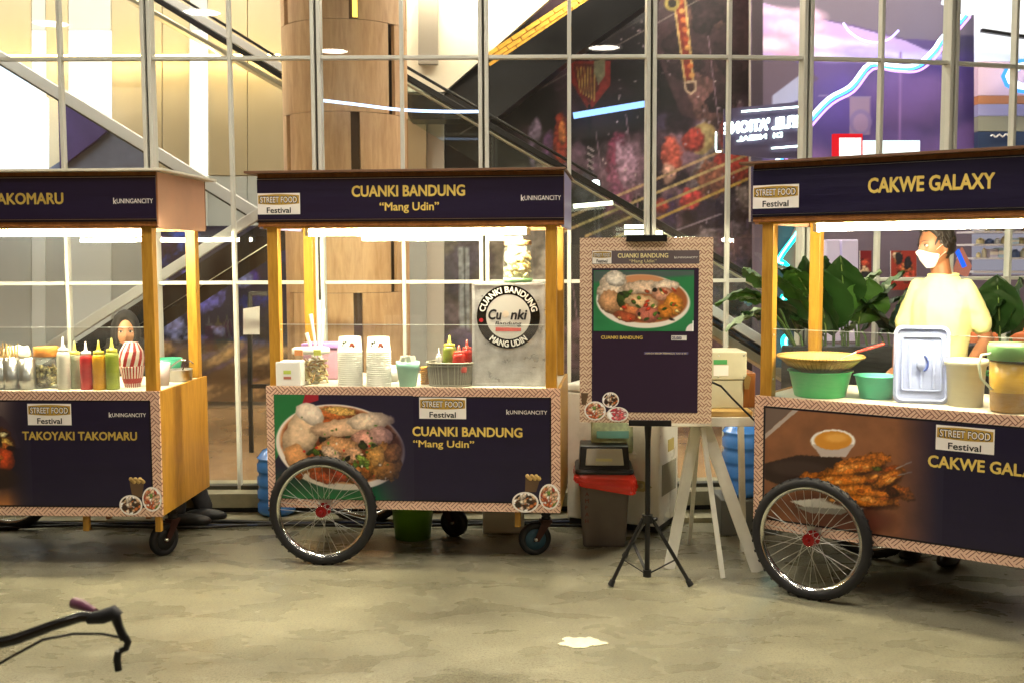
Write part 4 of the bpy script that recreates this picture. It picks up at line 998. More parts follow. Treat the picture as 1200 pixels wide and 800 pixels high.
# ================================================================== the carts
LC, DC = 1.54, .72
ZC, ZP0, ZH0, ZH1 = EYE - .67, EYE - 1.311, EYE - .17 + .335 + .0, EYE + .435
tube_m = emat('tube_lamp', 'fff2ca', TUBE_L); side_pink = pmat('header_side_laminate', 'd2a484', .35, var=.1, vscale=4)
roofm = pmat('roof_sheet', '6b4a34', .6); counter_m = pmat('counter_laminate', 'e4ddc8', .35, var=.06)
ZHB = EYE + .142          # header underside
def cart(name, corner, yaw, label, banner, panel, roof=( .07, .05), tube=(.2, 1.38), side_mat=None, roof_mat=None, leg_x=(.12, .5, 1.36), wheel_r=True, castr=True):
    r = empty(name, (corner[0], corner[1], 0), -yaw, label, 'food cart', 'street food carts in a row')
    y0 = .014
    # body
    m = MB(); m.box((0, y0, ZP0), (.018, DC, ZC - .002), wood); m.build('side_panel', r, bevel=.002)
    m = MB(); m.box((LC - .018, y0, ZP0), (LC, DC, ZC - .002), wood); m.build('side_panel', r, bevel=.002)
    m = MB(); m.box((.0185, DC - .014, ZP0), (LC - .0185, DC, ZC - .16), wood2); m.build('back_panel', r)
    m = MB(); m.box((.0185, y0 + .001, ZP0 + .002), (LC - .0185, DC - .015, ZP0 + .02), wood2); m.build('base_board', r)
    m = MB(); m.box((.0185, y0 + .001, ZC - .028), (LC - .0185, DC - .001, ZC - .006), counter_m); m.build('counter_top', r)
    # front board with printed woven border
    m = MB(); m.box((0, 0, ZP0), (LC, .0135, ZC), patt); fb = m.build('front_panel', r)
    bw_ = .046
    m = MB(); m.box((bw_, -.0012, ZP0 + bw_), (LC - bw_, -.0002, ZC - bw_), vinyl_b); m.build('print_edge', fb)
    m = MB(); m.box((bw_ + .008, -.0022, ZP0 + bw_ + .008), (LC - bw_ - .008, -.0014, ZC - bw_ - .008), vinyl); m.build('print_field', fb)
    panel(r, fb)
    # frame posts
    pw_ = .056
    for x in (.016, LC - .02 - pw_):
        for y in (.022, DC - pw_ - .02):
            m = MB(); m.box((x, y, ZC - .004), (x + pw_, y + pw_, ZHB + .01), wood)
            if y < .1:
                for zz in (.08, .29): m.lathe([(0, 0), (.006, .0), (.005, .004), (0, .005)], (x + pw_ if x < .5 else x, y + .02, ZC + zz), steel, 8, Matrix.Rotation(math.radians(90 if x < .5 else -90), 3, 'Y'))
            m.build('post', r, bevel=.003)
    # header box
    hx0, hx1 = -.02, LC + .02
    m = MB(); m.box((hx0, -.004, ZHB + .012), (hx1, .014, ZH1 - .012), wood2); m.build('header_board', r, bevel=.002)
    m = MB(); m.box((hx0 + .002, DC - .014, ZHB + .012), (hx1 - .002, DC + .004, ZH1 - .012), wood2); m.build('header_board', r)
    for x in (hx0, hx1 - .016): m = MB(); m.box((x, .0145, ZHB + .002), (x + .016, DC - .0145, ZH1 - .012), side_mat or side_pink); m.build('header_side', r, bevel=.002)
    for y in (.0145, DC - .036): m = MB(); m.box((hx0 + .02, y, ZHB + .002), (hx1 - .02, y + .02, ZHB + .03), wood); m.build('header_rail', r)
    m = MB(); m.box((-roof[0], -.05, ZH1 - .011), (LC + roof[1], DC + .05, ZH1 + .002), roof_mat or roofm); m.build('roof', r, bevel=.002)
    m = MB(); m.box((hx0 + .001, -.012, ZHB + .035), (hx1 - .001, -.0045, ZHB + .262), vinyl_b); bn = m.build('header_banner', r)
    m = MB(); m.box((hx0 + .001, -.0132, ZHB + .046), (hx1 - .001, -.0122, ZHB + .0475), steel); m.box((hx0 + .001, -.0132, ZHB + .2535), (hx1 - .001, -.0122, ZHB + .255), steel); m.build('trim_line', bn)
    m = MB(); m.box((hx0 + .001, -.0131, ZHB + .049), (hx1 - .001, -.0123, ZHB + .252), vinyl); m.build('print_field', bn)
    banner(r, bn)
    # lamp: two tubes on a batten
    m = MB(); m.box((tube[0], .075, ZHB + .001), (tube[1], .125, ZHB + .03), white_pl); tb = m.build('tube_light', r)
    m = MB()
    for yy_ in (.1,): m.tube([(tube[0] + .02, yy_, ZHB - .018), (tube[1] - .02, yy_, ZHB - .018)], .0145, tube_m, 12)
    m.build('tube', tb); m = MB()
    for x in (tube[0], tube[1] - .02): m.box((x, .084, ZHB - .036), (x + .02, .116, ZHB + .0005), white_pl)
    m.build('end_cap', tb)
    # front guard
    m = MB(); m.box((.075, .03, ZC - .004), (LC - .08, .034, ZC + .318), ACR); ag = m.build('acrylic_guard', r); m = MB(); m.box((.075, .0295, ZC + .3182), (LC - .08, .0345, ZC + .3205), pmat('acrylic_edge_bright', 'dfe6e0', .3)); m.build('edge_highlight', ag)  # pale strip paints in the bright line along the guard's top
    for x in leg_x: m = MB(); m.box((x, .05, .09 + .1), (x + .03, .08, ZP0), wood); m.build('leg', r, bevel=.002)
    # running gear
    xw = .312
    wheel(r, (xw, -.066, .285)); wheel(r, (xw, DC + .066, .285))
    m = MB(); m.tube([(xw, -.03, .285), (xw, DC + .03, .285)], .011, steel, 10); m.build('axle', r)
    for y in (-.026, DC + .026): m = MB(); m.prism([(xw - .02, y, .25), (xw + .02, y, .25), (xw + .035, y, ZP0 + .05), (xw - .035, y, ZP0 + .05)], (0, .004, 0), steel); m.build('wheel_bracket', r)
    return r

def banner2(title, sub, lw=.7, tx=None):
    def f(r, bn):
        z = ZHB + .05
        logo(bn, -.018, ZHB + .075, .225, .108, -.0132)
        m = MB(); m.text(title, ((tx or .77), -.0138, z + .112), (1, 0, 0), (0, 0, 1), lw, .056, gold, .028, .0005, 'C')
        if sub: m.text(sub, (.775, -.0138, z + .04), (1, 0, 0), (0, 0, 1), .305, .042, gold, .02, .0005, 'C')
        m.build('lettering', bn)
        m = MB(); kcity(m, 1.345, z + .085, .2, .024, -.0138); m.build('lettering', bn)
    return f
def panel2(r, fb):
    cv = bowl_print(0, 0, 0, 0, 1.7)
    s = (LC) / (657 - 309.5); X = lambda px: (px - 309.5) * s; Z = lambda py: ZC - (py - 453.5) * (ZC - ZP0) / 143.5
    x0, x1, z0, z1 = X(319), X(486), Z(586), Z(463)
    o = cv.mesh('food_picture', (x0, -.0032, z1), (x1 - x0, 0, 0), (0, 0, -(z1 - z0)), paint_m, fb)
    logo(fb, X(493), Z(489.5), X(548) - X(493), Z(465) - Z(489.5), -.0026)
    m = MB(); m.text('CUANKI BANDUNG', (X(485), -.003, Z(509.5)), (1, 0, 0), (0, 0, 1), X(613) - X(485), .049, gold, .028, .0005); m.build('lettering', fb); m = MB(); m.text('\u201cMang Udin\u201d', (X(485.5), -.003, Z(522.5)), (1, 0, 0), (0, 0, 1), X(557) - X(485.5), .036, gold, .02, .0005); m.build('lettering', fb)
    m = MB(); kcity(m, X(595), Z(483), X(642) - X(595), .02, -.003); m.build('lettering', fb)
    m = MB(); m.prism([(X(616), -.0024, Z(573)), (X(629), -.0024, Z(573)), (X(635), -.0024, Z(554)), (X(617), -.0024, Z(554))][::-1], (0, -.0005, 0), pmat('cup_print', '5c4632', .4)); 
    for k in range(9): m.lathe([(0, 0), (.011, 0), (.011, .0006), (0, .0006)], (X(619 + k * 1.7), -.0032, Z(554.5 + (k % 3) * 1.5)), pmat('cup_food', 'd0ac68', .5), 8, Matrix.Rotation(math.radians(90), 3, 'X'))
    m.build('cup_picture', fb)
    disc_print(None, 'dish_picture', fb, (X(616.5), -.003, Z(585)), X(632) - X(616.5), Z(573) - Z(585), 'a', 0)
    disc_print(None, 'dish_picture', fb, (X(644.5), -.0042, Z(578)), X(656.5) - X(644.5), Z(563) - Z(578), 'b', 0)
cart2_c, cart2_y = (-1.2875, 5.54), math.radians(6.1)
lilac = pmat('lilac_lit_side', 'a9a6d8', .35)  # blue-violet light on the header side, painted in as its colour
C2 = cart('food_cart', cart2_c, cart2_y, 'middle wooden food cart with a soup bowl print, parked behind its spoked wheel', banner2('CUANKI BANDUNG', '\u201cMang Udin\u201d', .58, .77), panel2, roof=(.075, .03), side_mat=lilac, leg_x=(1.3,))
caster(C2, (1.39, .22, 0), math.radians(20), R=.087); caster(C2, (.9, .55, 0), math.radians(160), blackr)

def banner1(r, bn):
    m = MB(); m.text('TAKOYAKI TAKOMARU', (1.09, -.0138, ZHB + .125), (1, 0, 0), (0, 0, 1), .74, .056, goldd, .028, .0005, 'R' if 0 else 'L'); 
    m.v = [(v[0] - .74 + .0, v[1], v[2]) for v in m.v]; m.build('lettering', bn)
    logo(bn, -.018, ZHB + .075, .225, .108, -.0132)
    m = MB(); kcity(m, 1.345, ZHB + .125, .2, .024, -.0138); m.build('lettering', bn)
cart1_a = math.radians(2.9)
cart1_c = (-1.779 - LC * math.cos(cart1_a), 5.334 + LC * math.sin(cart1_a))
def panel1(r, fb):
    s = LC / 347.5; X = lambda px: LC - (183.5 - px) * s; Z = lambda py: ZC - (py - 459) * (ZC - ZP0) / 141
    cv = octo_print(1.5); x0, x1, z0, z1 = X(-30), X(32), Z(588), Z(471)
    cv.mesh('food_picture', (x0, -.0032, z1), (x1 - x0, 0, 0), (0, 0, -(z1 - z0)), paint_m, fb)
    logo(fb, X(30), Z(497), X(81) - X(30), Z(473) - Z(497), -.0026)
    m = MB(); m.text('TAKOYAKI TAKOMARU', (X(23), -.003, Z(513.5)), (1, 0, 0), (0, 0, 1), X(156.5) - X(23), .043, goldd, .028, .0005); m.build('lettering', fb)
    m = MB(); kcity(m, X(125), Z(487.5), X(168) - X(125), .02, -.003); m.build('lettering', fb)
    m = MB(); m.prism([(X(149), -.0024, Z(578)), (X(160), -.0024, Z(578)), (X(164), -.0024, Z(558)), (X(146), -.0024, Z(558))][::-1], (0, -.0005, 0), pmat('cup_print', '5c4632', .4))
    for k in range(9): m.lathe([(0, 0), (.011, 0), (.011, .0006), (0, .0006)], (X(148 + k * 1.8), -.0032, Z(557.5 + (k % 3) * 1.5)), pmat('cup_food', 'd0ac68', .5), 8, Matrix.Rotation(math.radians(90), 3, 'X'))
    m.build('cup_picture', fb)
    disc_print(None, 'dish_picture', fb, (X(147), -.003, Z(587)), X(160.5) - X(147), Z(575.5) - Z(587), 'a', 0)
    disc_print(None, 'dish_picture', fb, (X(172), -.0042, Z(580)), X(183.4) - X(172), Z(566) - Z(580), 'b', 0)
C1 = cart('food_cart', cart1_c, cart1_a, 'left wooden food cart with a plain honey wood end, cut by the left photo edge', banner1, panel1, roof=(.07, .07), tube=(.2, 1.46), roof_mat=pmat('roof_pale', 'd8d2c0', .5), leg_x=(1.1, 1.48))
caster(C1, (1.43, .29, 0), math.radians(60), blackr, .087)

def banner3(r, bn):
    logo(bn, -.018, ZHB + .075, .225, .108, -.0132)
    m = MB(); m.text('CAKWE GALAXY', (.525, -.0138, ZHB + .13), (1, 0, 0), (0, 0, 1), .52, .066, gold, .028, .0005); m.build('lettering', bn)
    m = MB(); kcity(m, 1.345, ZHB + .125, .2, .024, -.0138); m.build('lettering', bn)
cart3_c, cart3_a = (1.1655, 5.085), math.radians(36.1)
def cart_hit(root, px, py, y=0.0):
    """point on a cart's front plane (local y) under a pixel, in the cart's own axes"""
    a = root.rotation_euler.z; c0 = Vector(root.location); R = Matrix.Rotation(-a, 3, 'Z')
    o = R @ (Vector((0, 0, EYE)) - c0); d = R @ ray(px, py); t = (y - o.y) / d.y; return o + d * t
def panel3(r, fb):
    cv = cakwe_print(1.45)
    H = lambda px, py: cart_hit(r, px, py)
    a = H(897.5, 477); b = H(1095, 530)
    cvx0, cvx1 = a.x, H(1106, 560).x
    z1, z0 = ZC - .055, ZP0 + .055
    # the painted canvas is in photo pixels: resample it onto the board so that perspective is undone
    nx, nz = 300, 180; arr = np.zeros((nz, nx, 3))
    for j in range(nz):
        for i in range(nx):
            x = cvx0 + (cvx1 - cvx0) * i / (nx - 1); z = z1 + (z0 - z1) * j / (nz - 1)
            arr[j, i] = (x, 0, z)
    aa = r.rotation_euler.z; P = arr.copy(); ca, sa = math.cos(aa), math.sin(aa)
    X_ = ca * arr[..., 0] + r.location.x; Y_ = sa * arr[..., 0] + r.location.y; Z_ = arr[..., 2] - EYE
    D = Y_ * fwd.y + Z_ * fwd.z; U = X_ * RT.x + Y_ * RT.y + Z_ * RT.z; V = X_ * UP.x + Y_ * UP.y + Z_ * UP.z
    px = 600 + FPX * U / D; py = 400 - FPX * V / D
    ix = np.clip(((px - cv.x0) * cv.res).astype(int), 0, cv.w - 1); iy = np.clip(((py - cv.y0) * cv.res).astype(int), 0, cv.h - 1)
    out = CV(0, 0, nx, nz, 1, '000000'); out.a = cv.a[iy, ix]
    out.mesh('food_picture', (cvx0, -.0032, z1), (cvx1 - cvx0, 0, 0), (0, 0, z0 - z1), paint_m, fb)
    l0, l1 = H(1097, 513), H(1165.5, 520); logo(fb, l0.x, H(1130, 529).z, l1.x - l0.x, H(1130, 499.5).z - H(1130, 529).z, -.0036)
    t0 = H(1088, 548); t1 = H(1163, 552); m = MB(); m.text('CAKWE GAL', (t0.x, -.0045, H(1088, 545.5).z), (1, 0, 0), (0, 0, 1), (H(1197, 552).x - t0.x), .052, gold, .028, .0005)
    m.build('lettering', fb)
    m = MB(); m.text('AXY', (H(1198.5, 552).x, -.0045, H(1088, 545.5).z), (1, 0, 0), (0, 0, 1), .15, .052, gold, .028, .0005); m.build('lettering', fb); m = MB(); kcity(m, 1.28, ZC - .13, .2, .02, -.0045); m.build('lettering', fb)
C3 = cart('food_cart', cart3_c, cart3_a, 'right wooden food cart turned towards the aisle, with a fried snack print', banner3, panel3, roof=(.075, .03), tube=(.24, 1.42), leg_x=(1.3,))
caster(C3, (1.37, .08, 0), math.radians(20))
for o in (C1, C2, C3): o['group'] = 'street food carts in a row'

# ================================================================== goods on the carts
clear = glassmat('clear_plastic', (.97, .97, .95), 1.35, .05, .12); jar_gl = glassmat('jar_glass', (.93, .97, .93), 1.5, 0, .3)
def onc(root, px, v, py=440):
    """world point on a cart's counter under photo column px at cart depth v, metres per pixel there"""
    p = cart_hit(root, px, py, v); p.z = ZC - .006
    a = root.rotation_euler.z; w = Matrix.Rotation(a, 3, 'Z') @ Vector((p.x, p.y, 0)) + Vector(root.location); w.z = ZC - .006
    return w, proj(w)[2] / FPX
def topz(w, py): return Wz_at(w, py)
def Wz_at(w, py):
    """height above w's base that shows at image row py"""
    lo, hi = 0.0, 1.6
    for _ in range(30):
        m = (lo + hi) / 2
        if proj((w.x, w.y, w.z + m))[1] > py: lo = m
        else: hi = m
    return lo
def bottle(root, px, v, wpx, toppy, col, cap, label, z=None, name='squeeze_bottle', grp='squeeze bottles of sauce'):
    w, k = onc(root, px, v)
    if z is not None: w.z = z
    h = Wz_at(w, toppy); r = wpx * k / 2; hb = h * .74
    e = empty(name, w, 0, label, 'bottle', grp); bm_ = pmat('sauce_' + col, col, .32, var=.08, vscale=20, coat=.3); cm = pmat('cap_' + cap, cap, .35)
    m = MB(); m.lathe([(0, 0), (r * .93, 0), (r, .006), (r, hb * .85), (r * .96, hb * .93), (r * .75, hb * .99), (r * .6, hb)], (0, 0, 0), bm_, 24); m.build('body', e)
    m = MB(); m.lathe([(r * .72, hb * .965), (r * .8, hb * .97), (r * .8, hb + h * .035), (r * .7, hb + h * .05), (r * .35, hb + h * .06), (r * .26, hb + h * .1), (r * .1, h), (0, h)], (0, 0, 0), cm, 20); m.build('cap', e)
    return e
# --- left cart
bottle(C1, 75, .12, 15, 395, 'd6d4c4', 'ece8da', 'white sauce squeeze bottle, leftmost of the row on the left cart')
bottle(C1, 88.5, .16, 14, 400, '98a084', 'd8cf60', 'grey green squeeze bottle between the white and the red one on the left cart')
bottle(C1, 101.5, .12, 14, 400, 'b82c2c', 'e4dcd4', 'red squeeze bottle with pale cap on the left cart')
bottle(C1, 116.5, .12, 15, 399, 'd39a1c', 'e2cf3c', 'orange yellow squeeze bottle on the left cart')
bottle(C1, 132, .13, 15.5, 396, '8a9a34', 'e0d850', 'olive green squeeze bottle, rightmost and tallest of the left cart row')
def tin(px, v, wpx, toppy, label, n, spread=1.0, col='c9a468'):
    w, k = onc(C1, px, v); r = wpx * k / 2; h = Wz_at(w, toppy)
    e = empty('steel_tin', w, 0, label, 'tin', 'steel tins with sticks'); m = MB()
    m.lathe([(0, 0), (r, 0), (r, h * .3), (r * 1.02, h * .32), (r, h * .34), (r, h), (r * .95, h), (r * .95, .004), (0, .004)], (0, 0, 0), steel, 24); m.build('body', e)
    sm_ = pmat('stick_' + col, col, .6)
    for i in range(n):
        a = i * 2.4; rr = r * .75 * math.sqrt((i + .5) / n); b = Vector((rr * math.cos(a) * .6, rr * math.sin(a) * .6, .006)); t = Vector((rr * math.cos(a) * 1.25 * spread, rr * math.sin(a) * 1.2, h + random.uniform(.03, .085)))
        MB().tube([b, t], .0022, sm_, 5).build('stick', e)
    return e
tin(3, .13, 20, 419, 'steel tin of wooden sticks cut by the left photo edge', 12)
tin(14, .12, 19, 418, 'steel tin of bamboo sticks, second from the left photo edge', 14, 1.1, 'd9b46c')
tin(32, .12, 19, 420, 'low steel tin with dark lidded top beside the big flake jar', 0)
w, k = onc(C1, 21, .2); m = MB()
m.ball((0, 0, .17), (.075, .05, .05), pmat('bag_white', 'e9e4cc', .4), 24, 14, fn=lambda d, p: p * (1 + .25 * mnoise.noise(d * 3.2))); m.tube([(0, 0, 0), (0, 0, .14)], .03, pmat('bag_white', 'e9e4cc', .4), 10)
m.build('plastic_bag', loc=w, label='bunched pale plastic bag standing behind the steel tins', cat='bag')
def jar(w, k, wpx, h, lid, fill, label, lidh=.2, name='jar', green=False, fillh=.6, striped=False):
    r = wpx * k / 2; e = empty(name, w, 0, label, 'jar'); hb = h * (1 - lidh)
    m = MB(); m.lathe([(0, 0), (r * .92, 0), (r, r * .12), (r, hb * .82), (r * .86, hb * .95), (r * .82, hb)], (0, 0, 0), jar_gl, 28); m.build('body', e)
    m = MB(); m.lathe([(0, hb - .003), (r * .9, hb - .003), (r * .92, hb), (r * .92, h - .004), (r * .88, h), (0, h)], (0, 0, 0), lid, 28)
    if striped:
        for q in range(24):
            a = 2 * math.pi * q / 24; m.obox((math.cos(a) * r * .925, math.sin(a) * r * .925, (hb + h) / 2), (.003, .008, h - hb - .006), Matrix.Rotation(a, 3, 'Z'), pmat('lid_stripe', '6a4a34', .5))
    m.build('lid', e)
    if green: m = MB(); m.lathe([(0, .002), (r * .93, .002), (r * 1.01, r * .14), (r * 1.01, r * .32), (0, r * .32)], (0, 0, 0), pmat('green_base', '7fae7a', .3), 28); m.build('base_band', e)
    m = MB(); n = 150
    for i in range(n):
        a = random.uniform(0, 6.28); rr = r * .8 * math.sqrt(random.random()); z = (.04 + (fillh - .04) * i / n) * hb; s = random.uniform(.14, .24) * r
        m.ball((rr * math.cos(a), rr * math.sin(a), z + s * .6), (s * 1.2, s, s * .6), random.choice(fill), 7, 5, fn=lambda d, p: p * (1 + .35 * mnoise.noise(d * 2 + Vector((i, 0, 0)))), R=Euler((random.uniform(0, 3), random.uniform(0, 3), 0)).to_matrix())
    o = m.build('contents', e); tag(o, kind='stuff')
    return e
w, k = onc(C1, 55, .2); jar(w, k, 30, Wz_at(w, 406), pmat('orange_lid', 'd58a3a', .35), [pmat('flake' + c, c, .7) for c in ('8a7a4a', 'b5a468', '6a6038', 'c8b880')], 'big jar of brown green flakes with orange lid on the left cart', .22)
w, k = onc(C1, 62, .40); m = MB(); m.box((-.1, -.05, 0), (.1, .05, .07), pmat('dark_box', '2b2d28', .5)); m.build('dark_box', loc=w, label='low dark box behind the flake jar on the left cart', cat='box', bevel=.004)
# red and white striped paper bucket, and the striped bundle on it
w, k = onc(C1, 155, .24); e = empty('paper_bucket', w, 0, 'white paper bucket with red rays, right of the sauce bottles', 'bucket')
def striped(mb, prof, c, n, ma, mc, per=1, slant=0):
    seg = len(prof)
    for i in range(seg - 1):
        for q in range(n):
            a0 = 2 * math.pi * (q + slant * i) / n; a1 = 2 * math.pi * (q + 1 + slant * i) / n; b0 = 2 * math.pi * (q + slant * (i + 1)) / n; b1 = 2 * math.pi * (q + 1 + slant * (i + 1)) / n
            r0, z0_ = prof[i]; r1, z1_ = prof[i + 1]; c_ = Vector(c)
            mb.add([c_ + Vector((r0 * math.cos(a0), r0 * math.sin(a0), z0_)), c_ + Vector((r0 * math.cos(a1), r0 * math.sin(a1), z0_)), c_ + Vector((r1 * math.cos(b1), r1 * math.sin(b1), z1_)), c_ + Vector((r1 * math.cos(b0), r1 * math.sin(b0), z1_))], [(0, 1, 2, 3)], ma if (q // per) % 2 else mc, True)
redp = pmat('red_paper', '9c2320', .45); whp = pmat('white_paper', 'e6e0d4', .45)
r0 = 12.5 * k; H_ = 24 * k
m = MB(); striped(m, [(r0 * .72, 0), (r0 * .8, H_ * .2)], (0, 0, 0), 48, redp, whp); striped(m, [(r0 * .8, H_ * .2), (r0 * .94, H_ * .45)], (0, 0, 0), 24, redp, redp); striped(m, [(r0 * .94, H_ * .45), (r0 * 1.12, H_), (r0 * 1.06, H_ + .004), (r0 * .8, H_ * .9)], (0, 0, 0), 48, redp, whp); m.build('body', e)
m = MB(); m.lathe([(0, H_ * .8), (r0 * .95, H_ * .86)], (0, 0, 0), whp, 24); m.build('top', e)
m = MB(); pr = [(r0 * .75, H_ * .88), (r0 * 1.1, H_ * 1.05), (r0 * 1.15, H_ * 1.4), (r0 * 1.05, H_ * 1.75), (r0 * .6, H_ * 2.15), (0, H_ * 2.2)]
striped(m, pr, (0, 0, 0), 20, redp, whp, 1, .5); m.build('striped_bundle', loc=w, label='red and white striped cloth bundle on the paper bucket in front of the woman', cat='bundle')
# far right end of the left cart
w, k = onc(C1, 191, .3); m = MB(); m.lathe([(0, 0), (6.5 * k, 0), (8.5 * k, 26 * k), (8 * k, 26 * k), (6 * k, .004), (0, .004)], (0, 0, 0), pmat('cup_pink_white', 'e8dcd4', .4), 20); m.build('paper_cup', loc=w, label='white paper cup beside the right front post of left cart', cat='cup')
w, k = onc(C1, 211, .5); e = empty('cooking_pot', w, 0, 'small steel cooking pot with curved handle on the left cart end', 'pot')
m = MB(); m.lathe([(0, 0), (.062, 0), (.066, .006), (.066, .062), (.07, .066), (.063, .066), (.062, .006), (0, .006)], (0, 0, 0), steel, 28); m.build('body', e)
m = MB(); m.tube([(.02, -.02, .06), (.04, -.03, .1), (.07, -.04, .115), (.09, -.05, .1)], .004, pmat('brown_handle', '4a3626', .4), 8); m.tube([(-.06, 0, .07), (-.02, -.02, .1), (.02, -.04, .12), (.05, -.05, .118)], .005, chrome, 8); m.build('handle', e)
w, k = onc(C1, 196, .6); m = MB(); m.lathe([(0, 0), (.06, 0), (.085, .115), (.08, .115), (.055, .005), (0, .005)], (0, 0, 0), pmat('teal_bowl', '2f8a6a', .4), 24); m.build('teal_bowl', loc=w, label='teal green bowl behind the white paper cup on left cart', cat='bowl')

# --- middle cart
w, k = onc(C2, 340, .06); e = empty('white_box', w, C2.rotation_euler.z, 'small white upright box with green mark at the left end of middle cart', 'box')
h = Wz_at(w, 422); MB().box((-15 * k, -.04, 0), (15 * k, .05, h), white_pl).build('body', e, bevel=.008)
m = MB(); m.box((-5 * k, -.0412, h * .5), (4 * k, -.0402, h * .64), pmat('lime_label', 'b8c85a', .5)); m.box((-5 * k, -.0412, h * .3), (4 * k, -.0402, h * .4), pmat('red_label', 'b06a5a', .5)); m.build('label_print', e)
w, k = onc(C2, 365, .19); e = empty('plastic_tub', w, 0, 'clear plastic tub of pale noodles crackers with white clip lid on middle cart', 'tub')
h = Wz_at(w, 406); r = 21 * k
m = MB(); m.lathe([(0, 0), (r * .8, 0), (r * .86, .01), (r * .97, h * .8), (r, h * .84)], (0, 0, 0), clear, 32, sy=.8); m.build('body', e)
m = MB(); m.lathe([(0, h * .97), (r * .95, h * .98), (r * 1.05, h * .95), (r * 1.06, h * .82), (r * .98, h * .82), (r * .98, h * .9), (0, h * .9)], (0, 0, 0), white_pl, 32, sy=.8); m.build('lid', e)
m = MB(); m.box((-r * .75, -r * .86, h * .8), (-r * .3, -r * .78, h * .95), pmat('orange_clip', 'd68a4a', .4)); m.build('clip', e); m = MB(); m.box((r * .3, -r * .86, h * .8), (r * .7, -r * .78, h * .95), pmat('lime_clip', 'c8cc5a', .4)); m.build('clip', e)
m = MB()
for i in range(110):
    a = random.uniform(0, 6.28); rr = r * .82 * math.sqrt(random.random()); c_ = Vector((rr * math.cos(a), rr * math.sin(a) * .75, random.uniform(.015, h * .62))); d = Vector((random.uniform(-1, 1), random.uniform(-1, 1), random.uniform(-.6, .8))).normalized() * r * .3
    m.tube([c_ - d, c_ + Vector((0, 0, .008)), c_ + d], random.uniform(.003, .007), random.choice([pmat('noodle_a', 'd9c07a', .6), pmat('noodle_b', 'b98f4a', .6), pmat('noodle_c', 'e6d8a0', .6)]), 5)
tag(m.build('contents', e), kind='stuff')
w, k = onc(C2, 381, .42); e = empty('storage_box', w, C2.rotation_euler.z, 'clear storage box with pink violet lid behind the noodle tub', 'box'); h = Wz_at(w, 401)
MB().box((-22 * k, -.07, 0), (22 * k, .07, h * .86), pmat('pink_box', 'c89ab0', .3, alpha=1)).build('body', e, bevel=.01); MB().box((-23.5 * k, -.078, h * .862), (23.5 * k, .078, h), pmat('violet_lid', 'b48ad0', .4)).build('lid', e, bevel=.006)
w, k = onc(C2, 371, .32); e = empty('spoon_cup', w, 0, 'tall white plastic spoons standing in a cup behind the noodle tub', 'cup')
MB().lathe([(0, 0), (.035, 0), (.042, .12), (.038, .12), (.03, .005), (0, .005)], (0, 0, 0), white_pl, 18).build('cup', e)
for dx, top, lean in ((-.006, 368, -.02), (.02, 352, .0), (.034, 362, .01), (-.022, 390, -.03)):
    hh = Wz_at(w, top); MB().tube([(dx * .5, 0, .01), (dx, 0, hh * .6), (dx + lean, 0, hh)], [.006, .007, .011], white_pl, 8, flat=.5).build('spoon', e)
# stacks of upturned paper bowls
bowl_m = pmat('paper_bowl', 'efece4', .45)
bm0 = None
for s_i, (px, pxs) in enumerate(((410.5, 'left'), (444, 'right'))):
    w, k = onc(C2, px, .1); n = 17; rb = 14.3 * k; rt = 12.6 * k; bh = 17.5 * k; step = 2.45 * k
    m = MB(); m.lathe([(rb * 1.0, 0), (rb * 1.04, .0015), (rb * 1.04, .004), (rb * .985, .005), (rt, bh), (rt * .96, bh + .001), (rt * .94, bh - .004), (0, bh - .004)], (0, 0, 0), bowl_m, 36)
    mm = m
    for i in range(n):
        z = w.z + step * i; top = i == n - 1
        lab = ('topmost printed paper bowl of the %s bowl stack' % pxs) if top else ('white paper bowl inside the %s stack, below the printed one' % pxs)
        if i == 0: o0 = m.build('paper_bowl', loc=(w.x, w.y, z), label=lab, cat='bowl', group='paper bowls in the %s stack' % pxs); o = o0
        else:
            o = o0.copy(); COL.objects.link(o); o.location = (w.x + random.uniform(-.0012, .0012), w.y, z); o['label'] = lab
    # print on the top one
    p = MB()
    for ang, cz, rr, col in ((-115, .66, .0075, '3c4a3a'), (-103, .72, .006, '56604a'), (-122, .5, .0045, '5a5a48'), (-72, .56, .011, 'a8452c'), (-64, .44, .008, '7c3024'), (-80, .45, .006, 'c46a4a')):
        a = math.radians(ang); R_b = rb * .985 + (rt - rb) * cz + .0012; c_ = Vector((R_b * math.cos(a), R_b * math.sin(a), bh * cz))
        p.ball(c_, (rr, .0012, rr * .9), pmat('bowl_ink' + col, col, .5), 12, 8, R=Matrix.Rotation(a + math.pi / 2, 3, 'Z'))
    p.build('bowl_print', o)
w, k = onc(C2, 460, .3); m = MB(); m.lathe([(0, 0), (.03, 0), (.038, .085), (.034, .085), (.027, .004), (0, .004)], (0, 0, 0), white_pl, 20); m.build('white_cup', loc=w, label='plain white cup between the right bowl stack and mint cup', cat='cup')
w, k = onc(C2, 478, .1); e = empty('mint_cup', w, 0, 'mint green tumbler stuffed with white napkins on the middle cart', 'cup'); h = Wz_at(w, 423)
MB().lathe([(0, 0), (10 * k, 0), (13 * k, h * .72), (13.6 * k, h * .74), (14 * k, h), (13.2 * k, h), (9 * k, .006), (0, .006)], (0, 0, 0), pmat('mint', 'a3dccb', .35), 28).build('body', e)
for i in range(9):
    a = i * .7; MB().obox((math.cos(a) * 7 * k, math.sin(a) * 7 * k, h * .98), (.035, .004, .06), Euler((random.uniform(-.2, .2), random.uniform(-.35, .35), a + 1.2)), whp).build('napkin', e)
w, k = onc(C2, 498, .2); e = empty('cracker_stack', w, 0, 'stack of round orange yellow crackers left of the grey basket', 'crackers')
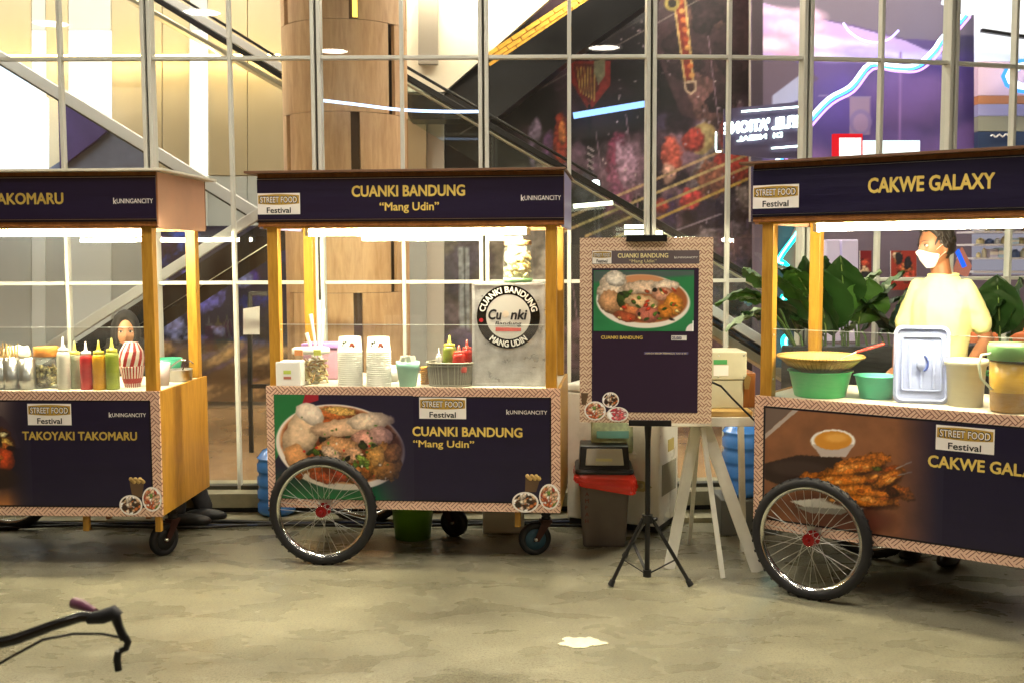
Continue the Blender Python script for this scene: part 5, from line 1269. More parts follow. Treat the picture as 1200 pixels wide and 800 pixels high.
for i in range(9): MB().lathe([(0, 0), (.022, 0), (.027, .004), (.022, .008), (0, .008)], (random.uniform(-.002, .002), 0, i * .0105), pmat('cracker', 'd89a34', .6), 16).build('cracker', e)
# basket
w, k = onc(C2, 528, .15); h = Wz_at(w, 424); e = empty('plastic_basket', w, C2.rotation_euler.z, 'grey plastic basket with slatted sides holding sauce bottles', 'basket'); bg_ = pmat('basket_grey', '9a9584', .5)
def oval(rx, ry, n=44, p=3.2):
    return [(rx * abs(math.cos(t)) ** (2 / p) * (1 if math.cos(t) > 0 else -1), ry * abs(math.sin(t)) ** (2 / p) * (1 if math.sin(t) > 0 else -1)) for t in [2 * math.pi * i / n for i in range(n)]]
a_, b_ = oval(24 * k, .07), oval(27 * k, .085)
m = MB(); m.tube([(x, y, h) for x, y in b_], .005, bg_, 8, closed=True); m.tube([(x, y, h * .88) for x, y in b_], .0025, bg_, 6, closed=True); m.tube([(x, y, .006) for x, y in a_], .005, bg_, 8, closed=True); m.build('rim', e)
m = MB(); m.prism([(x, y, .003) for x, y in a_], (0, 0, .004), bg_); m.build('base', e)
m = MB(); L1 = [(x * .97, y * .97, .005) for x, y in a_]; L2_ = [(x * .97, y * .97, h * .97) for x, y in b_]; n = len(L1)
m.add(L1 + L2_, [(i, (i + 1) % n, n + (i + 1) % n, n + i) for i in range(n)], pmat('basket_inner', '6d6a5c', .6)); m.build('liner', e)
for i in range(44): MB().beam((a_[i][0], a_[i][1], .004), (b_[i][0], b_[i][1], h), .0045, .003, bg_).build('slat', e)
zb = ZC + .05
bottle(C2, 527, .16, 16, 393, '7a8626', 'd9c94a', 'olive green squeeze bottle standing in the grey basket', zb)
bottle(C2, 538, .12, 15, 404, 'b5281c', 'd84a3a', 'front red squeeze bottle in the grey basket', zb); bottle(C2, 547.5, .17, 13, 398, 'b5281c', 'c83c2c', 'taller red squeeze bottle at the back right of the grey basket', zb)
bottle(C2, 514.5, .12, 7, 408, 'dcd8cc', 'ece6dc', 'tiny white bottle at the left of the grey basket', zb)
m = MB(); m.lathe([(0, 0), (.016, 0), (.02, .01), (.02, .03), (0, .034)], onc(C2, 543, .09)[0] + Vector((0, 0, .075)), pmat('red_cap', 'c23524', .4), 14); m.build('bottle_cap', label='loose red cap at the rim of the grey basket', cat='cap')
# metal box with the round sticker
galv = pmat('galvanised', 'dfe0e2', .3, .45, var=.38, vscale=11, bump=.9, bscale=16)
w, k = onc(C2, 596, .135); h = Wz_at(w, 332); hw = 41 * k; e = empty('metal_box', w, C2.rotation_euler.z, 'tall galvanised metal box with a round black and white sticker', 'metal box')
m = MB(); m.box((-hw, 0, 0), (hw, .42, h), galv); m.build('body', e, bevel=.003)
m = MB()
for x in (-hw, hw): m.box((x - .008, -.003, .002), (x + .008, -.0005, h - .002), galv)
m.box((-hw, -.003, h - .012), (hw, -.0006, h + .002), galv); m.box((-hw, -.003, .001), (hw, -.0006, .014), galv)
m.box((hw + .0005, .02, .002), (hw + .004, .4, h - .002), galv)
for q in (.25, .5, .75): m.lathe([(0, 0), (.005, 0), (.003, .004), (0, .004)], (hw + .004, .03, h * q), steel, 8, Matrix.Rotation(math.radians(90), 3, 'Y'))
m.build('edge_trim', e, bevel=.001)
cx_, cz_ = 0, h - 39 * k; Ro = 37 * k; Ri = 26 * k
cyl = Matrix.Rotation(math.radians(90), 3, 'X')
st_ = MB(); st_.lathe([(Ri, .0), (Ro, .0), (Ro, .0012), (Ri, .0012)], (cx_, -.0034, cz_), pmat('sticker_black', '121212', .22), 64, cyl, smooth=False); st_.lathe([(0, .0008), (Ri, .0008)], (cx_, -.0034, cz_), pmat('sticker_grey', 'c9c6c0', .3), 48, cyl, smooth=False)
st_.build('round_sticker', e)
m = MB(); sw = pmat('sticker_white', 'f0eeea', .3); C_ = (cx_, -.0048, cz_)
m.text('CUANKI BANDUNG', C_, (1, 0, 0), (0, 0, 1), (Ri + Ro) / 2 * 2.45, 7.2 * k, sw, .03, .0004, 'C', arc=(C_, Ri + 2.2 * k, 1))
m.text('MANG UDIN', C_, (1, 0, 0), (0, 0, 1), (Ri + Ro) / 2 * 1.55, 7.2 * k, sw, .03, .0004, 'C', arc=(C_, Ro - 2.2 * k, -1))
m.lathe([(0, .0004), (2.5 * k, .0004)], (-Ri * 1.22, -.0048, cz_ - 4 * k), pmat('sticker_red', 'a8202a', .3), 10, cyl)
m.text('Cu', (-23 * k, -.0044, cz_ - 3 * k), (1, 0, 0), (0, 0, 1), 15 * k, 12 * k, ink, .03, .0004, shear=.2); m.text('nki', (3 * k, -.0044, cz_ - 3 * k), (1, 0, 0), (0, 0, 1), 19 * k, 12 * k, ink, .03, .0004, shear=.2)
m.text('Bandung', (0, -.0044, cz_ - 10 * k), (1, 0, 0), (0, 0, 1), 31 * k, 5 * k, ink, .01, .0004, 'C', shear=.2)
m.lathe([(0, .0004), (4 * k, .0004)], (-3 * k, -.0044, cz_ + 3 * k), pmat('sticker_beige', 'd8c8b4', .4), 16, cyl)
m.prism([(-15 * k, -.0044, cz_ - 17 * k), (15 * k, -.0044, cz_ - 17 * k), (15 * k, -.0044, cz_ - 13 * k), (-15 * k, -.0044, cz_ - 12.4 * k)], (0, -.0004, 0), pmat('ribbon_red', 'c0504a', .4)); m.build('sticker_print', e)
wj, kj = onc(C2, 607.5, .22); wj.z = w.z + h + .001
jar(wj, kj, 34, Wz_at(wj, 282), pmat('wood_lid', 'a88a5a', .5), [pmat('dump' + c, c, .6) for c in ('d8c088', 'c8a868', 'e6d8b0')], 'big glass jar of fried dumplings standing on the metal box', .1, green=True, fillh=.74, striped=True)

# --- right cart
w, k = onc(C3, 961, .2); e = empty('basin', w, 0, 'green plastic basin under the bamboo tray on the right cart', 'basin'); h = Wz_at(w, 433)
MB().lathe([(0, 0), (27 * k, 0), (29 * k, .005), (35.5 * k, h - .008), (37.5 * k, h - .004), (37.5 * k, h), (34.5 * k, h), (28 * k, .01), (0, .01)], (0, 0, 0), pmat('basin_green', '4cc47a', .3), 44).build('body', e)
bz = w.z + h; hb = Wz_at(w, 416) - h; e = empty('bamboo_tray', (w.x, w.y - .0, bz + .0005), 0, 'round woven bamboo tray resting on the green basin', 'tray'); bam = pmat('bamboo', 'd9b968', .55, var=.3, vscale=40, bump=.3); bam2 = pmat('bamboo_dark', 'a57f34', .6)
m = MB(); m.lathe([(0, -.012), (22 * k, -.01), (36 * k, hb * .3), (49 * k, hb * .9), (46.5 * k, hb * .92), (34 * k, hb * .38), (20 * k, -.006), (0, -.008)], (0, 0, 0), bam, 56); m.build('body', e)
m = MB(); n = 96; pts = []
for i in range(n): a = 2 * math.pi * i / n; pts.append((49 * k * math.cos(a), 49 * k * math.sin(a), hb * .93))
m.tube(pts, .0055, bam, 8, closed=True); m.build('rim', e)
mb_ = MB().tube([(0, 0, -.007), (.007, 0, 0), (0, 0, .007), (-.007, 0, 0)], .0016, bam2, 5, closed=True); b0 = None
for i in range(84):
    a = 2 * math.pi * i / 84
    if b0 is None: b0 = mb_.build('binding', e); o = b0
    else: o = b0.copy(); COL.objects.link(o); o.parent = e
    o.location = (49 * k * math.cos(a), 49 * k * math.sin(a), hb * .93); o.rotation_euler = (0, 0, a)
m = MB()
for i in range(48):
    a = 2 * math.pi * i / 48
    m.tube([(math.cos(a) * q * k, math.sin(a) * q * k, z) for q, z in ((26, .001), (36.6, hb * .3), (47, hb * .84))], .0018, bam2, 4)
m.build('weave', e)
e = empty('tongs', (0, 0, 0), 0, 'steel tongs with red handle lying across the bamboo tray', 'tongs'); yt = onc(C3, 1000, .22)[0].y
a, b, c_ = W(978, 424, yt), W(1003, 412.5, yt), W(1036, 403, yt)
MB().tube([a, b], [.004, .009], steel, 8, flat=.5).build('blade', e); MB().tube([b, (b + c_) / 2, c_], [.011, .013, .012], pmat('tongs_red', 'c5301f', .4), 10, flat=.6).build('handle', e)
w, k = onc(C3, 1027, .28); h = Wz_at(w, 439); m = MB(); m.lathe([(0, 0), (18 * k, 0), (24 * k, h - .006), (26 * k, h - .003), (25.5 * k, h), (23 * k, h), (17 * k, .006), (0, .006)], (0, 0, 0), pmat('teal_plastic', '5cc8a8', .35), 36); m.build('teal_bowl', loc=w, label='teal plastic bowl between the green basin and the upright lid', cat='bowl')
# upright lid
w, k = onc(C3, 1080, .19); h = Wz_at(w, 382); e = empty('box_lid', w, C3.rotation_euler.z + .32, 'bluish white box lid standing upright with blue handle on right cart', 'lid'); e.rotation_euler.x = -.12; lidm = pmat('lid_blue_white', 'b4c0ec', .3, coat=.3)
hw = 31 * k
def rrect(hx, z0_, z1_, r, y, n=6):
    P = []
    for cx, cz, a0 in ((hx - r, z1_ - r, 0), (-hx + r, z1_ - r, 90), (-hx + r, z0_ + r, 180), (hx - r, z0_ + r, 270)):
        for i in range(n + 1): a = math.radians(a0 + 90 * i / n); P.append((cx + r * math.cos(a), y, cz + r * math.sin(a)))
    return P
m = MB(); m.prism(rrect(hw, 0, h, .035, 0), (0, .022, 0), lidm); m.build('plate', e, bevel=.006, seg=3)
m = MB(); m.tube(rrect(hw - .012, .014, h - .012, .028, -.004), .006, lidm, 8, closed=True); m.tube(rrect(hw - .036, .06, h - .05, .012, -.003), .0035, lidm, 6, closed=True); m.build('raised_edge', e)
for dx in (-.42, 0, .42):
    m = MB(); m.tube([(dx * hw, -.002, h * .2), (dx * hw, -.004, h * .5), (dx * hw, -.002, h * .8)], .007, lidm, 8); m.build('rib', e)
m = MB(); m.lathe([(0, .0), (.032, .0), (.034, .008), (.028, .014), (0, .014)], (0, -.002, h * .52), lidm, 28, cyl, sx=.72); m.build('handle_boss', e)
m = MB(); m.tube([(.006 + .02 * math.cos(t), -.018, h * .52 + .034 * math.sin(t)) for t in [math.radians(a) for a in range(-80, 81, 16)]], .0045, pmat('handle_blue', '3d55a8', .3), 8); m.build('handle', e)
w, k = onc(C3, 1132, .24); h = Wz_at(w, 420); e = empty('white_tub', w, 0, 'white round tub with green clip behind the upright lid', 'tub')
MB().lathe([(0, 0), (19 * k, 0), (22 * k, h * .86), (24 * k, h * .87), (24 * k, h), (0, h)], (0, 0, 0), pmat('tub_white', 'efe9cc', .3), 36).build('body', e)
a = Vector((21 * k, -11 * k, h * .72)); MB().lathe([(.006, -.004), (.014, -.004), (.014, .004), (.006, .004), (.006, -.004)], a, pmat('clip_green', '4aa878', .4), 18, cyl).build('clip', e)
w, k = onc(C3, 1184, .14); h = Wz_at(w, 402); e = empty('pitcher', w, 0, 'big clear pitcher of yellow drink with green lid, cut by the right photo edge', 'pitcher'); r = 24 * k
yel = pmat('drink_yellow', 'd2a53a', .25); MB().lathe([(0, 0), (r * .86, 0), (r * .9, .01), (r * .99, h * .76)], (0, 0, 0), clear, 36).build('body', e)
MB().lathe([(0, .004), (r * .84, .004), (r * .87, .012), (r * .9, h * .3)], (0, 0, 0), pmat('drink_dark', 'a87d2a', .25), 36).build('drink', e); MB().lathe([(r * .9, h * .3), (r * .96, h * .72), (0, h * .72)], (0, 0, 0), yel, 36).build('drink', e)
MB().lathe([(r * 1.0, h * .76), (r * 1.06, h * .765), (r * 1.08, h * .95), (r * 1.0, h), (0, h)], (0, 0, 0), pmat('lid_green', '7fb26a', .35), 36).build('lid', e)
MB().tube([(-r * .95, -.01, h * .86), (-r * 1.5, -.015, h * .84), (-r * 1.62, -.015, h * .7), (-r * 1.5, -.015, h * .5), (-r * .95, -.01, h * .34)], .008, pmat('handle_pale', 'dfe6cc', .35), 8, flat=.7).build('handle', e)

# ================================================================== menu board on its tripod
tl, tr, bl = W(679.5, 279, 5.03), W(836, 277.5, 4.97), W(681, 493, 5.03)
be = empty('menu_board', (tl.x, tl.y, 0), math.atan2(tr.y - tl.y, tr.x - tl.x), 'tall printed menu board with a bowl picture, held on the black tripod', 'menu board')
bwid = math.hypot(tr.x - tl.x, tr.y - tl.y); zt_, zb_ = tl.z, W(757, 495, 5.0).z
bx = lambda px: (px - 679.5) * bwid / 156.5; bzf = lambda py: zt_ - (py - 278) * (zt_ - zb_) / 217
MB().box((0, 0, zb_), (bwid, .012, zt_), patt2).build('panel', be)
m = MB(); m.box((bx(694), -.0012, bzf(308.5)), (bx(820), -.0002, bzf(293)), pmat('board_grey', '5e5357', .4)); m.text('CUANKI BANDUNG', (bx(754), -.0018, bzf(301.3)), (1, 0, 0), (0, 0, 1), bx(783) - bx(724), .021, pmat('title_cream', 'e6d8a0', .4), .02, .0004, 'C'); m.text('\u201cMang Udin\u201d', (bx(754), -.0018, bzf(307)), (1, 0, 0), (0, 0, 1), bx(770) - bx(738), .015, pmat('title_cream', 'e6d8a0', .4), .0, .0004, 'C')
kcity(m, bx(791), bzf(302.3), bx(818) - bx(791), .009, -.0018); m.build('title_strip', be)
logo(be, bx(694.5), bzf(308), bx(717) - bx(694.5), bzf(293.5) - bzf(308), -.0022)
m = MB(); m.box((bx(694), -.0012, bzf(482.5)), (bx(819.5), -.0002, bzf(313.5)), pmat('board_dark', '2c1d33', .35)); m.build('print_field', be)
cv = CV(696, 316, 814, 387, 2.2, '2a7a4a'); cv.seed = 50; cv.a = cv.a * (.85 + .25 * cv.n(30))[..., None]; cv.poly([(696, 316), (814, 316), (814, 322), (696, 330)], '4a5a58', 4)
cv.ell(754, 352, 55, 31, 'eadfd4', .05, 1.2); cv.ell(755, 350, 51, 27, '9c5a32', .05, 1.5); cv.ell(752, 328, 26, 7, 'c88a60', 0, 2)
for a in ((718, 338, 17, 22, 'd9c4ac', .5), (722, 326, 12, 9, 'e8dccc', .1), (716, 352, 13, 14, 'c9966a', 0), (757, 336, 28, 8, 'ddc0a4', .0), (780, 334, 16, 7, 'e6cfb8', -.1), (733, 350, 10, 10, '3a4a20', .3), (742, 362, 12, 7, 'c87848', .3), (752, 352, 20, 8, 'e0b98a', .15), (777, 344, 13, 8, 'cf9478', 0), (760, 367, 14, 10, 'bc6a58', 0), (790, 356, 11, 13, 'd88a34', -.3), (780, 364, 9, 8, 'c87a2a', .4), (735, 370, 14, 6, 'a85030', .2)): cv.blob(a[0], a[1], a[2], a[3], a[4], a[5], .4, .42, 6, .22)
r_ = np.random.default_rng(4)
for i in range(40): cv.blob(r_.uniform(722, 795), r_.uniform(338, 374), r_.uniform(1.2, 3.5), r_.uniform(1, 2.4), random.choice(['2c4a1a', '4f7a2a', 'c83a20', '1c1810', 'e8c888', 'a04020']), r_.uniform(-1, 1), .8)
cv.ell(814, 387, 10, 10, 'e8e0e0'); cv.poly([(812, 374), (814, 374), (814, 387), (812, 387)], 'ffffff')
cv.mesh('food_picture', (bx(696), -.0022, bzf(316)), (bx(814) - bx(696), 0, 0), (0, 0, bzf(387) - bzf(316)), paint_m, be)
m = MB(); m.text('CUANKI BANDUNG', (bx(705), -.0018, bzf(396.3)), (1, 0, 0), (0, 0, 1), bx(754) - bx(705), .0155, gold, .02, .0004); m.build('lettering', be)
m = MB(); m.box((bx(788), -.0022, bzf(397.5)), (bx(806), -.0014, bzf(392)), pmat('strip_paper', 'e0dcd8', .5)); m.text('25.000', (bx(789), -.0028, bzf(396.5)), (1, 0, 0), (0, 0, 1), bx(800) - bx(789), .014, pmat('print_navy', '2c2a5a', .5), .02, .0004); m.build('price_strip', be)
m = MB(); m.box((bx(756), -.0022, bzf(414)), (bx(808), -.0014, bzf(411)), pmat('strip_violet', '5a527a', .5)); m.text('HARGA BELUM TERMASUK TAX & SC', (bx(758), -.0028, bzf(413.5)), (1, 0, 0), (0, 0, 1), bx(806) - bx(758), .0075, pmat('title_cream', 'e6d8a0', .4), 0, .0004); m.build('note_strip', be)
for px, py, rx, ry, kd in ((685, 466, 3, 5, None), (698, 481, 13, 11.5, 'b'), (716.5, 468, 10, 9.5, 'a'), (725, 485, 13, 9, 'c')):
    if kd is None:
        m = MB(); m.prism([(bx(682), -.0012, bzf(474)), (bx(687), -.0012, bzf(474)), (bx(690), -.0012, bzf(460)), (bx(681), -.0012, bzf(460))], (0, -.0006, 0), pmat('cup_print', '3a2a1e', .4)); m.build('cup_picture', be)
    else: disc_print(None, 'dish_picture', be, (bx(px), -.0032 - .0004 * (kd == 'c'), bzf(py)), rx * bwid / 156.5, ry * bwid / 156.5, kd, 0)
te = empty('tripod_stand', (W(760, 400, 5.06).x, 5.06, 0), be.rotation_euler.z, 'black tripod stand holding the menu board', 'tripod stand')
zk = W(758, 607, 5.06).z; kk = 5.05 / 1250
m = MB(); m.tube([(0, 0, .05), (0, 0, 1.2)], .0125, black, 14); m.tube([(0, 0, 1.15), (0, 0, zt_ + .01)], .009, black, 12); m.build('pole', te)
m = MB(); m.tube([(0, 0, zb_ - .1), (0, 0, zb_ - .005)], [.0125, .019], black, 12); m.build('collar', te); m = MB(); m.tube([(0, 0, zk - .02), (0, 0, zk + .02)], .026, black, 16); m.tube([(.02, 0, zk), (.045, -.01, zk)], .009, black, 8); m.build('knob', te); m = MB(); m.tube([(0, 0, .045), (0, 0, .08)], .02, black, 12); m.build('brace_ring', te)
m = MB(); m.box((-21 * kk * 1.1, -.085, zb_ - .012), (24 * kk * 1.1, -.004, zb_ - .001), black); m.box((-21 * kk * 1.1, -.085, zb_ - .01), (24 * kk * 1.1, -.076, zb_ + .016), black); m.build('lower_clamp', te, bevel=.002)
m = MB(); m.box((-27 * kk, -.085, zt_ - .019), (20 * kk, -.077, zt_ + .008), black); m.box((-27 * kk, -.085, zt_ + .003), (20 * kk, .0, zt_ + .012), black); m.build('upper_clamp', te, bevel=.002)
f1, f2 = Wz(716, 687, .0), Wz(809, 687, .0); f3 = Vector((f1.x + .12, f1.y + .5, 0))
Rt = Matrix.Rotation(-be.rotation_euler.z, 3, 'Z'); base = Vector(te.location)
for f in (f1, f2, f3):
    q = Rt @ (Vector((f.x, f.y, .012)) - base); d = Vector((q.x, q.y, 0)).normalized()
    top = d * .022 + Vector((0, 0, zk)); mid_ = top.lerp(q, .62)
    MB().tube([top, q], .0095, black, 10).build('leg', te); MB().tube([top.lerp(q, .93), q + (q - top).normalized() * .005], [.013, .016], blackr, 10).build('foot', te)
    MB().beam(mid_, Vector((0, 0, .065)) + d * .015, .014, .004, black).build('brace', te)

# ================================================================== bin, freezer, table, machine, jugs
b0_ = Wz(709, 639, 0); kb = (b0_.y) / 1250; be2 = empty('trash_bin', (b0_.x, b0_.y + .1, 0), math.radians(-3), 'dark grey bin with hinged swing lid and red bag edge', 'trash bin'); gm = pmat('bin_grey', '6a6058', .45, var=.15, vscale=6, bump=.1)
kb = (b0_.y + .1) / 1250
wt, wb, hh = 31 * kb, 25 * kb, W(709, 553, b0_.y).z
def rr2(hx, hy, r, z, n=5):
    P = []
    for cx, cy, a0 in ((hx - r, hy - r, 0), (-hx + r, hy - r, 90), (-hx + r, -hy + r, 180), (hx - r, -hy + r, 270)):
        for i in range(n + 1): a = math.radians(a0 + 90 * i / n); P.append((cx + r * math.cos(a), cy + r * math.sin(a), z))
    return P
def loft(mb, rings, mat, cap=True):
    n = len(rings[0]); vs = [p for r in rings for p in r]
    mb.add(vs, [(i * n + k, i * n + (k + 1) % n, (i + 1) * n + (k + 1) % n, (i + 1) * n + k) for i in range(len(rings) - 1) for k in range(n)], mat, False)
    if cap: mb.add(rings[0], [tuple(range(n))][::-1], mat); mb.add(rings[-1], [tuple(range(n))], mat)
m = MB(); loft(m, [rr2(wb * .96, .12, .02, 0), rr2(wb, .125, .02, .01), rr2(wt * .97, .15, .025, hh)], gm)
for x in (-.3, .3): m.prism([(x * wb - .002, -.1255, .03), (x * wb + .002, -.1255, .03), (x * wt + .002, -.1505, hh - .03), (x * wt - .002, -.1505, hh - .03)], (0, -.002, 0), gm)
m.build('body', be2)
m = MB(); loft(m, [rr2(wt * 1.08, .165, .03, hh), rr2(wt * 1.1, .168, .03, hh + .012), rr2(wt * 1.05, .16, .03, hh + .024)], black); m.build('rim', be2)
m = MB(); yb = -.16
vs = [(-wt * .95, yb + .02, hh + .022), (wt * .95, yb + .02, hh + .022), (wt * .95, .14, hh + .022), (-wt * .95, .14, hh + .022), (-wt * .9, yb + .06, hh + .145), (wt * .9, yb + .06, hh + .145), (wt * .9, .1, hh + .145), (-wt * .9, .1, hh + .145)]
m.add(vs, [(0, 1, 5, 4), (1, 2, 6, 5), (2, 3, 7, 6), (3, 0, 4, 7), (4, 5, 6, 7)], black); m.build('hood', be2, bevel=.006)
m = MB(); m.prism([(-wt * .72, yb + .026, hh + .045), (wt * .72, yb + .026, hh + .045), (wt * .66, yb + .058, hh + .13), (-wt * .66, yb + .058, hh + .13)], (0, -.012, .004), pmat('flap_grey', 'b4b4aa', .4)); m.build('flap', be2, bevel=.003)
m = MB(); m.obox((-wt * .02, yb + .022, hh + .07), (.09, .002, .03), Euler((.3, 0, 0)), pmat('sticker_cream', 'd8d4a0', .5)); m.build('sticker', be2)
m = MB(); n = 72; ring_t = []; ring_b = []
for P, i in zip(rr2(wt * 1.04, .158, .03, 0, 17), range(72)):
    dz = .03 + .05 * mnoise.noise(Vector((P[0] * 16, P[1] * 16, 3))) + (.035 * math.cos(P[0] * 14) if P[1] < -.1 else 0) + (.03 if P[0] > .1 else 0); s_ = 1.05 + .10 * mnoise.noise(Vector((P[0] * 22, P[1] * 22, 0))) + (.12 if P[0] > .1 else 0)
    ring_t.append((P[0], P[1], hh - .001)); ring_b.append((P[0] * s_, P[1] * s_, hh - .02 - max(.008, dz)))
rings_ = []
for q, f in enumerate((0, .12, .26, .4, .55, .7, .85, 1)):
    rg = []
    for i, (a, b) in enumerate(zip(ring_t, ring_b)):
        s_ = 1 + .055 * math.sin(math.pi * min(f * 1.2, 1)) + .035 * mnoise.noise(Vector((i * .9, q * .8, 1))) * (f > 0) + .02 * math.sin(i * 1.7) * f
        rg.append(((a[0] * (1 - f) + b[0] * f) * s_, (a[1] * (1 - f) + b[1] * f) * s_, a[2] * (1 - f) + b[2] * f + (.012 * mnoise.noise(Vector((i * .7, 9, q))) * f)))
    rings_.append(rg)
loft(m, rings_, pmat('red_bag', 'd8301c', .3, coat=.4), cap=False); m.build('bin_bag', be2)
m = MB()
for i, chh in enumerate('SAMPAH'): m.text(chh, (-wt * .72, -.1325 - .0245 * (1 - (i + 1) / 9), hh * .8 - i * .038), (1, 0, 0), (0, .03, 1), None, .022, pmat('dull_red', '6a2a24', .5), .01, .0006)
m.build('lettering', be2)

# white chest freezer
fl, fr_ = Wz(664, 594, .0), Wz(772, 606, .0); fl.y = 6.22; fl.x = W(664, 594, 6.22).x; fr_.y = 5.97; fr_.x = W(772, 604, 5.97).x
ang = math.atan2(fr_.y - fl.y, fr_.x - fl.x); fe = empty('chest_freezer', (fl.x, fl.y, 0), ang, 'white chest freezer with side vent behind the grey bin', 'freezer'); Lf = (fr_ - fl).length; whf = pmat('freezer_white', 'f6f3e6', .3, var=.06)
MB().box((0, 0, .05), (Lf, .36, .80), whf).build('cabinet', fe, bevel=.012); MB().box((-.004, -.006, .803), (Lf + .004, .364, .85), whf).build('lid', fe, bevel=.012)
m = MB(); m.box((.01, .02, .015), (Lf - .01, .35, .05), blackgap); m.build('plinth', fe)
m = MB()
for q in range(15): m.box((Lf + .0005, .05 + q * .018, .22 + .0), (Lf + .003, .057 + q * .018, .4), pmat('slot_dark', 'a29e8a', .6))
m.build('side_vent', fe)
m = MB(); m.box((Lf + .0005, .16, .46), (Lf + .0025, .27, .53), pmat('label_yellow', 'c8b468', .5)); m.build('side_label', fe)
m = MB(); m.prism([(Lf * .66, -.0005, .27), (Lf * .72, -.0005, .25), (Lf * .84, -.0005, .25), (Lf * .93, -.0005, .28), (Lf * .84, -.0005, .31), (Lf * .72, -.0005, .315), (Lf * .66, -.0005, .3)], (0, -.004, 0), pmat('latch_yellow', 'b8ac78', .5)); m.lathe([(0, 0), (.006, 0), (.006, .003), (0, .003)], (Lf * .7, -.0045, .285), black, 10, cyl); m.lathe([(0, 0), (.014, 0), (.014, .003), (0, .003)], (Lf * .82, -.0045, .282), pmat('latch_knob', 'd8d0a8', .4), 16, cyl); m.build('latch', fe)
# printed bag hanging in front of the freezer
w_ = W(713, 520, 5.93); bgm = pmat('printed_bag', 'c8d8b0', .35, var=.4, vscale=25)
m = MB(); m.ball((0, 0, 0), (.12, .035, .12), bgm, 28, 18, fn=lambda d, p: Vector((max(-.115, min(.115, p.x * 1.3)), p.y, max(-.12, min(.12, p.z * 1.35)))) * (1 + .07 * mnoise.noise(d * 5)))
m.box((-.09, -.046, -.02), (.09, -.034, .02), pmat('bag_teal', '7ab8b0', .4)); m.build('ice_bag', loc=(w_.x + .02, w_.y, .60), label='pale printed plastic bag with green and teal marks behind the bin lid', cat='bag')
m = MB(); m.box((-.15, -.06, 0), (.15, .06, .02), whf); m.build('bag_shelf', loc=(w_.x, w_.y, .47), label='small white shelf carrying the printed plastic bag', cat='shelf')

# trestle table
tw = pmat('table_white', 'efece0', .5, var=.1, vscale=8); tp = [Wz(737, 492, .77), Wz(889, 487, .77)]
tY = 5.22; te_ = empty('trestle_table', (0, 0, 0), 0, 'white trestle table with crossed plank legs between menu board and right cart', 'table')
tz = W(800, 489, tY).z; X0, X1 = W(738, 490, tY).x, W(884, 490, tY).x
MB().box((X0, tY, tz - .045), (X1, tY + .5, tz), tw).build('table_top', te_, bevel=.003)
pl_ = None
for q in range(4):
    MB().box((X0 + .32, tY + .02 + q * .115, tz + .0005), (X1 - .005, tY + .13 + q * .115, tz + .028), plankw).build('board', te_, bevel=.002)
def leg(a, b, w_, t_): MB().beam(a, b, w_, t_, tw, up=Vector((0, 1, 0))).build('leg', te_, bevel=.002)
apex = W(823, 500, tY + .04); apex.z = tz - .046
leg(apex + Vector((-.02, .05, 0)), Vector((Wz(762, 622, 0).x, tY + .12, .0)), .055, .02)
leg(apex + Vector((.015, .02, 0)), Vector((W(889, 620, tY + .05).x, tY + .06, .0)), .06, .02)
q_ = Wz(848, 678, 0); leg(apex + Vector((.0, -.0, 0)), Vector((q_.x, q_.y + .02, .0)), .024, .02)
q_ = Wz(808, 637, 0); leg(apex + Vector((.0, .1, 0)), Vector((q_.x, q_.y, .0)), .02, .02)
q_ = Wz(833, 600, 0.07); MB().beam(apex + Vector((.28, .42, 0)), Vector((apex.x + .3, tY + .44, 0)), .03, .03, tw).build('leg', te_)
# cream machine
mY = tY + .12; mx0, mx1 = W(800, 450, mY).x, W(883, 450, mY).x; mz = tz + .029; me_ = empty('sealing_machine', (mx0, mY, mz), 0, 'cream metal machine box with latch standing on the wooden boards', 'machine'); cr = pmat('machine_cream', 'c4bfa4', .42, var=.12, vscale=5)
wM = mx1 - mx0; hM = (483 - 416) * mY / 1250
MB().box((0, 0, 0), (wM * .86, .22, hM * .5), cr).build('base', me_, bevel=.004); MB().box((0, -.006, hM * .505), (wM * .9, .225, hM), cr).build('upper_case', me_, bevel=.006)
MB().box((wM * .862, .02, .0), (wM * 1.04, .24, hM * .62), wood2).build('side_box', me_, bevel=.004)
m = MB(); m.prism([(wM * .87, -.01, hM * .34), (wM * .93, -.01, hM * .34), (wM * .96, -.01, hM * .55), (wM * .9, -.01, hM * .6), (wM * .86, -.01, hM * .5)], (0, .006, 0), pmat('latch_brass', 'a08a58', .35, .6)); m.build('latch', me_)
m = MB(); m.box((wM * .43, -.0075, hM * .78), (wM * .62, -.0063, hM * .86), pmat('label_green', '4a9a5a', .5)); m.box((wM * .43, -.0075, hM * .58), (wM * .64, -.0063, hM * .765), white); m.build('label_print', me_)
m = MB()
for z in (.56, .93):
    for x in (.5, .86): MB().lathe([(0, 0), (.005, 0), (.003, .003), (0, .003)], (x * wM, -.0062, hM * z), steel, 8, cyl).build('screw', me_)
MB().tube([W(824, 443, tY + .05), W(845, 452, tY), W(858, 466, tY - .04), W(872, 480, tY - .08), W(886, 494, tY - .08), W(889, 520, tY)], .0055, blackr, 8).build('power_cable', label='black power cable hanging from the machine down to the right cart', cat='cable')
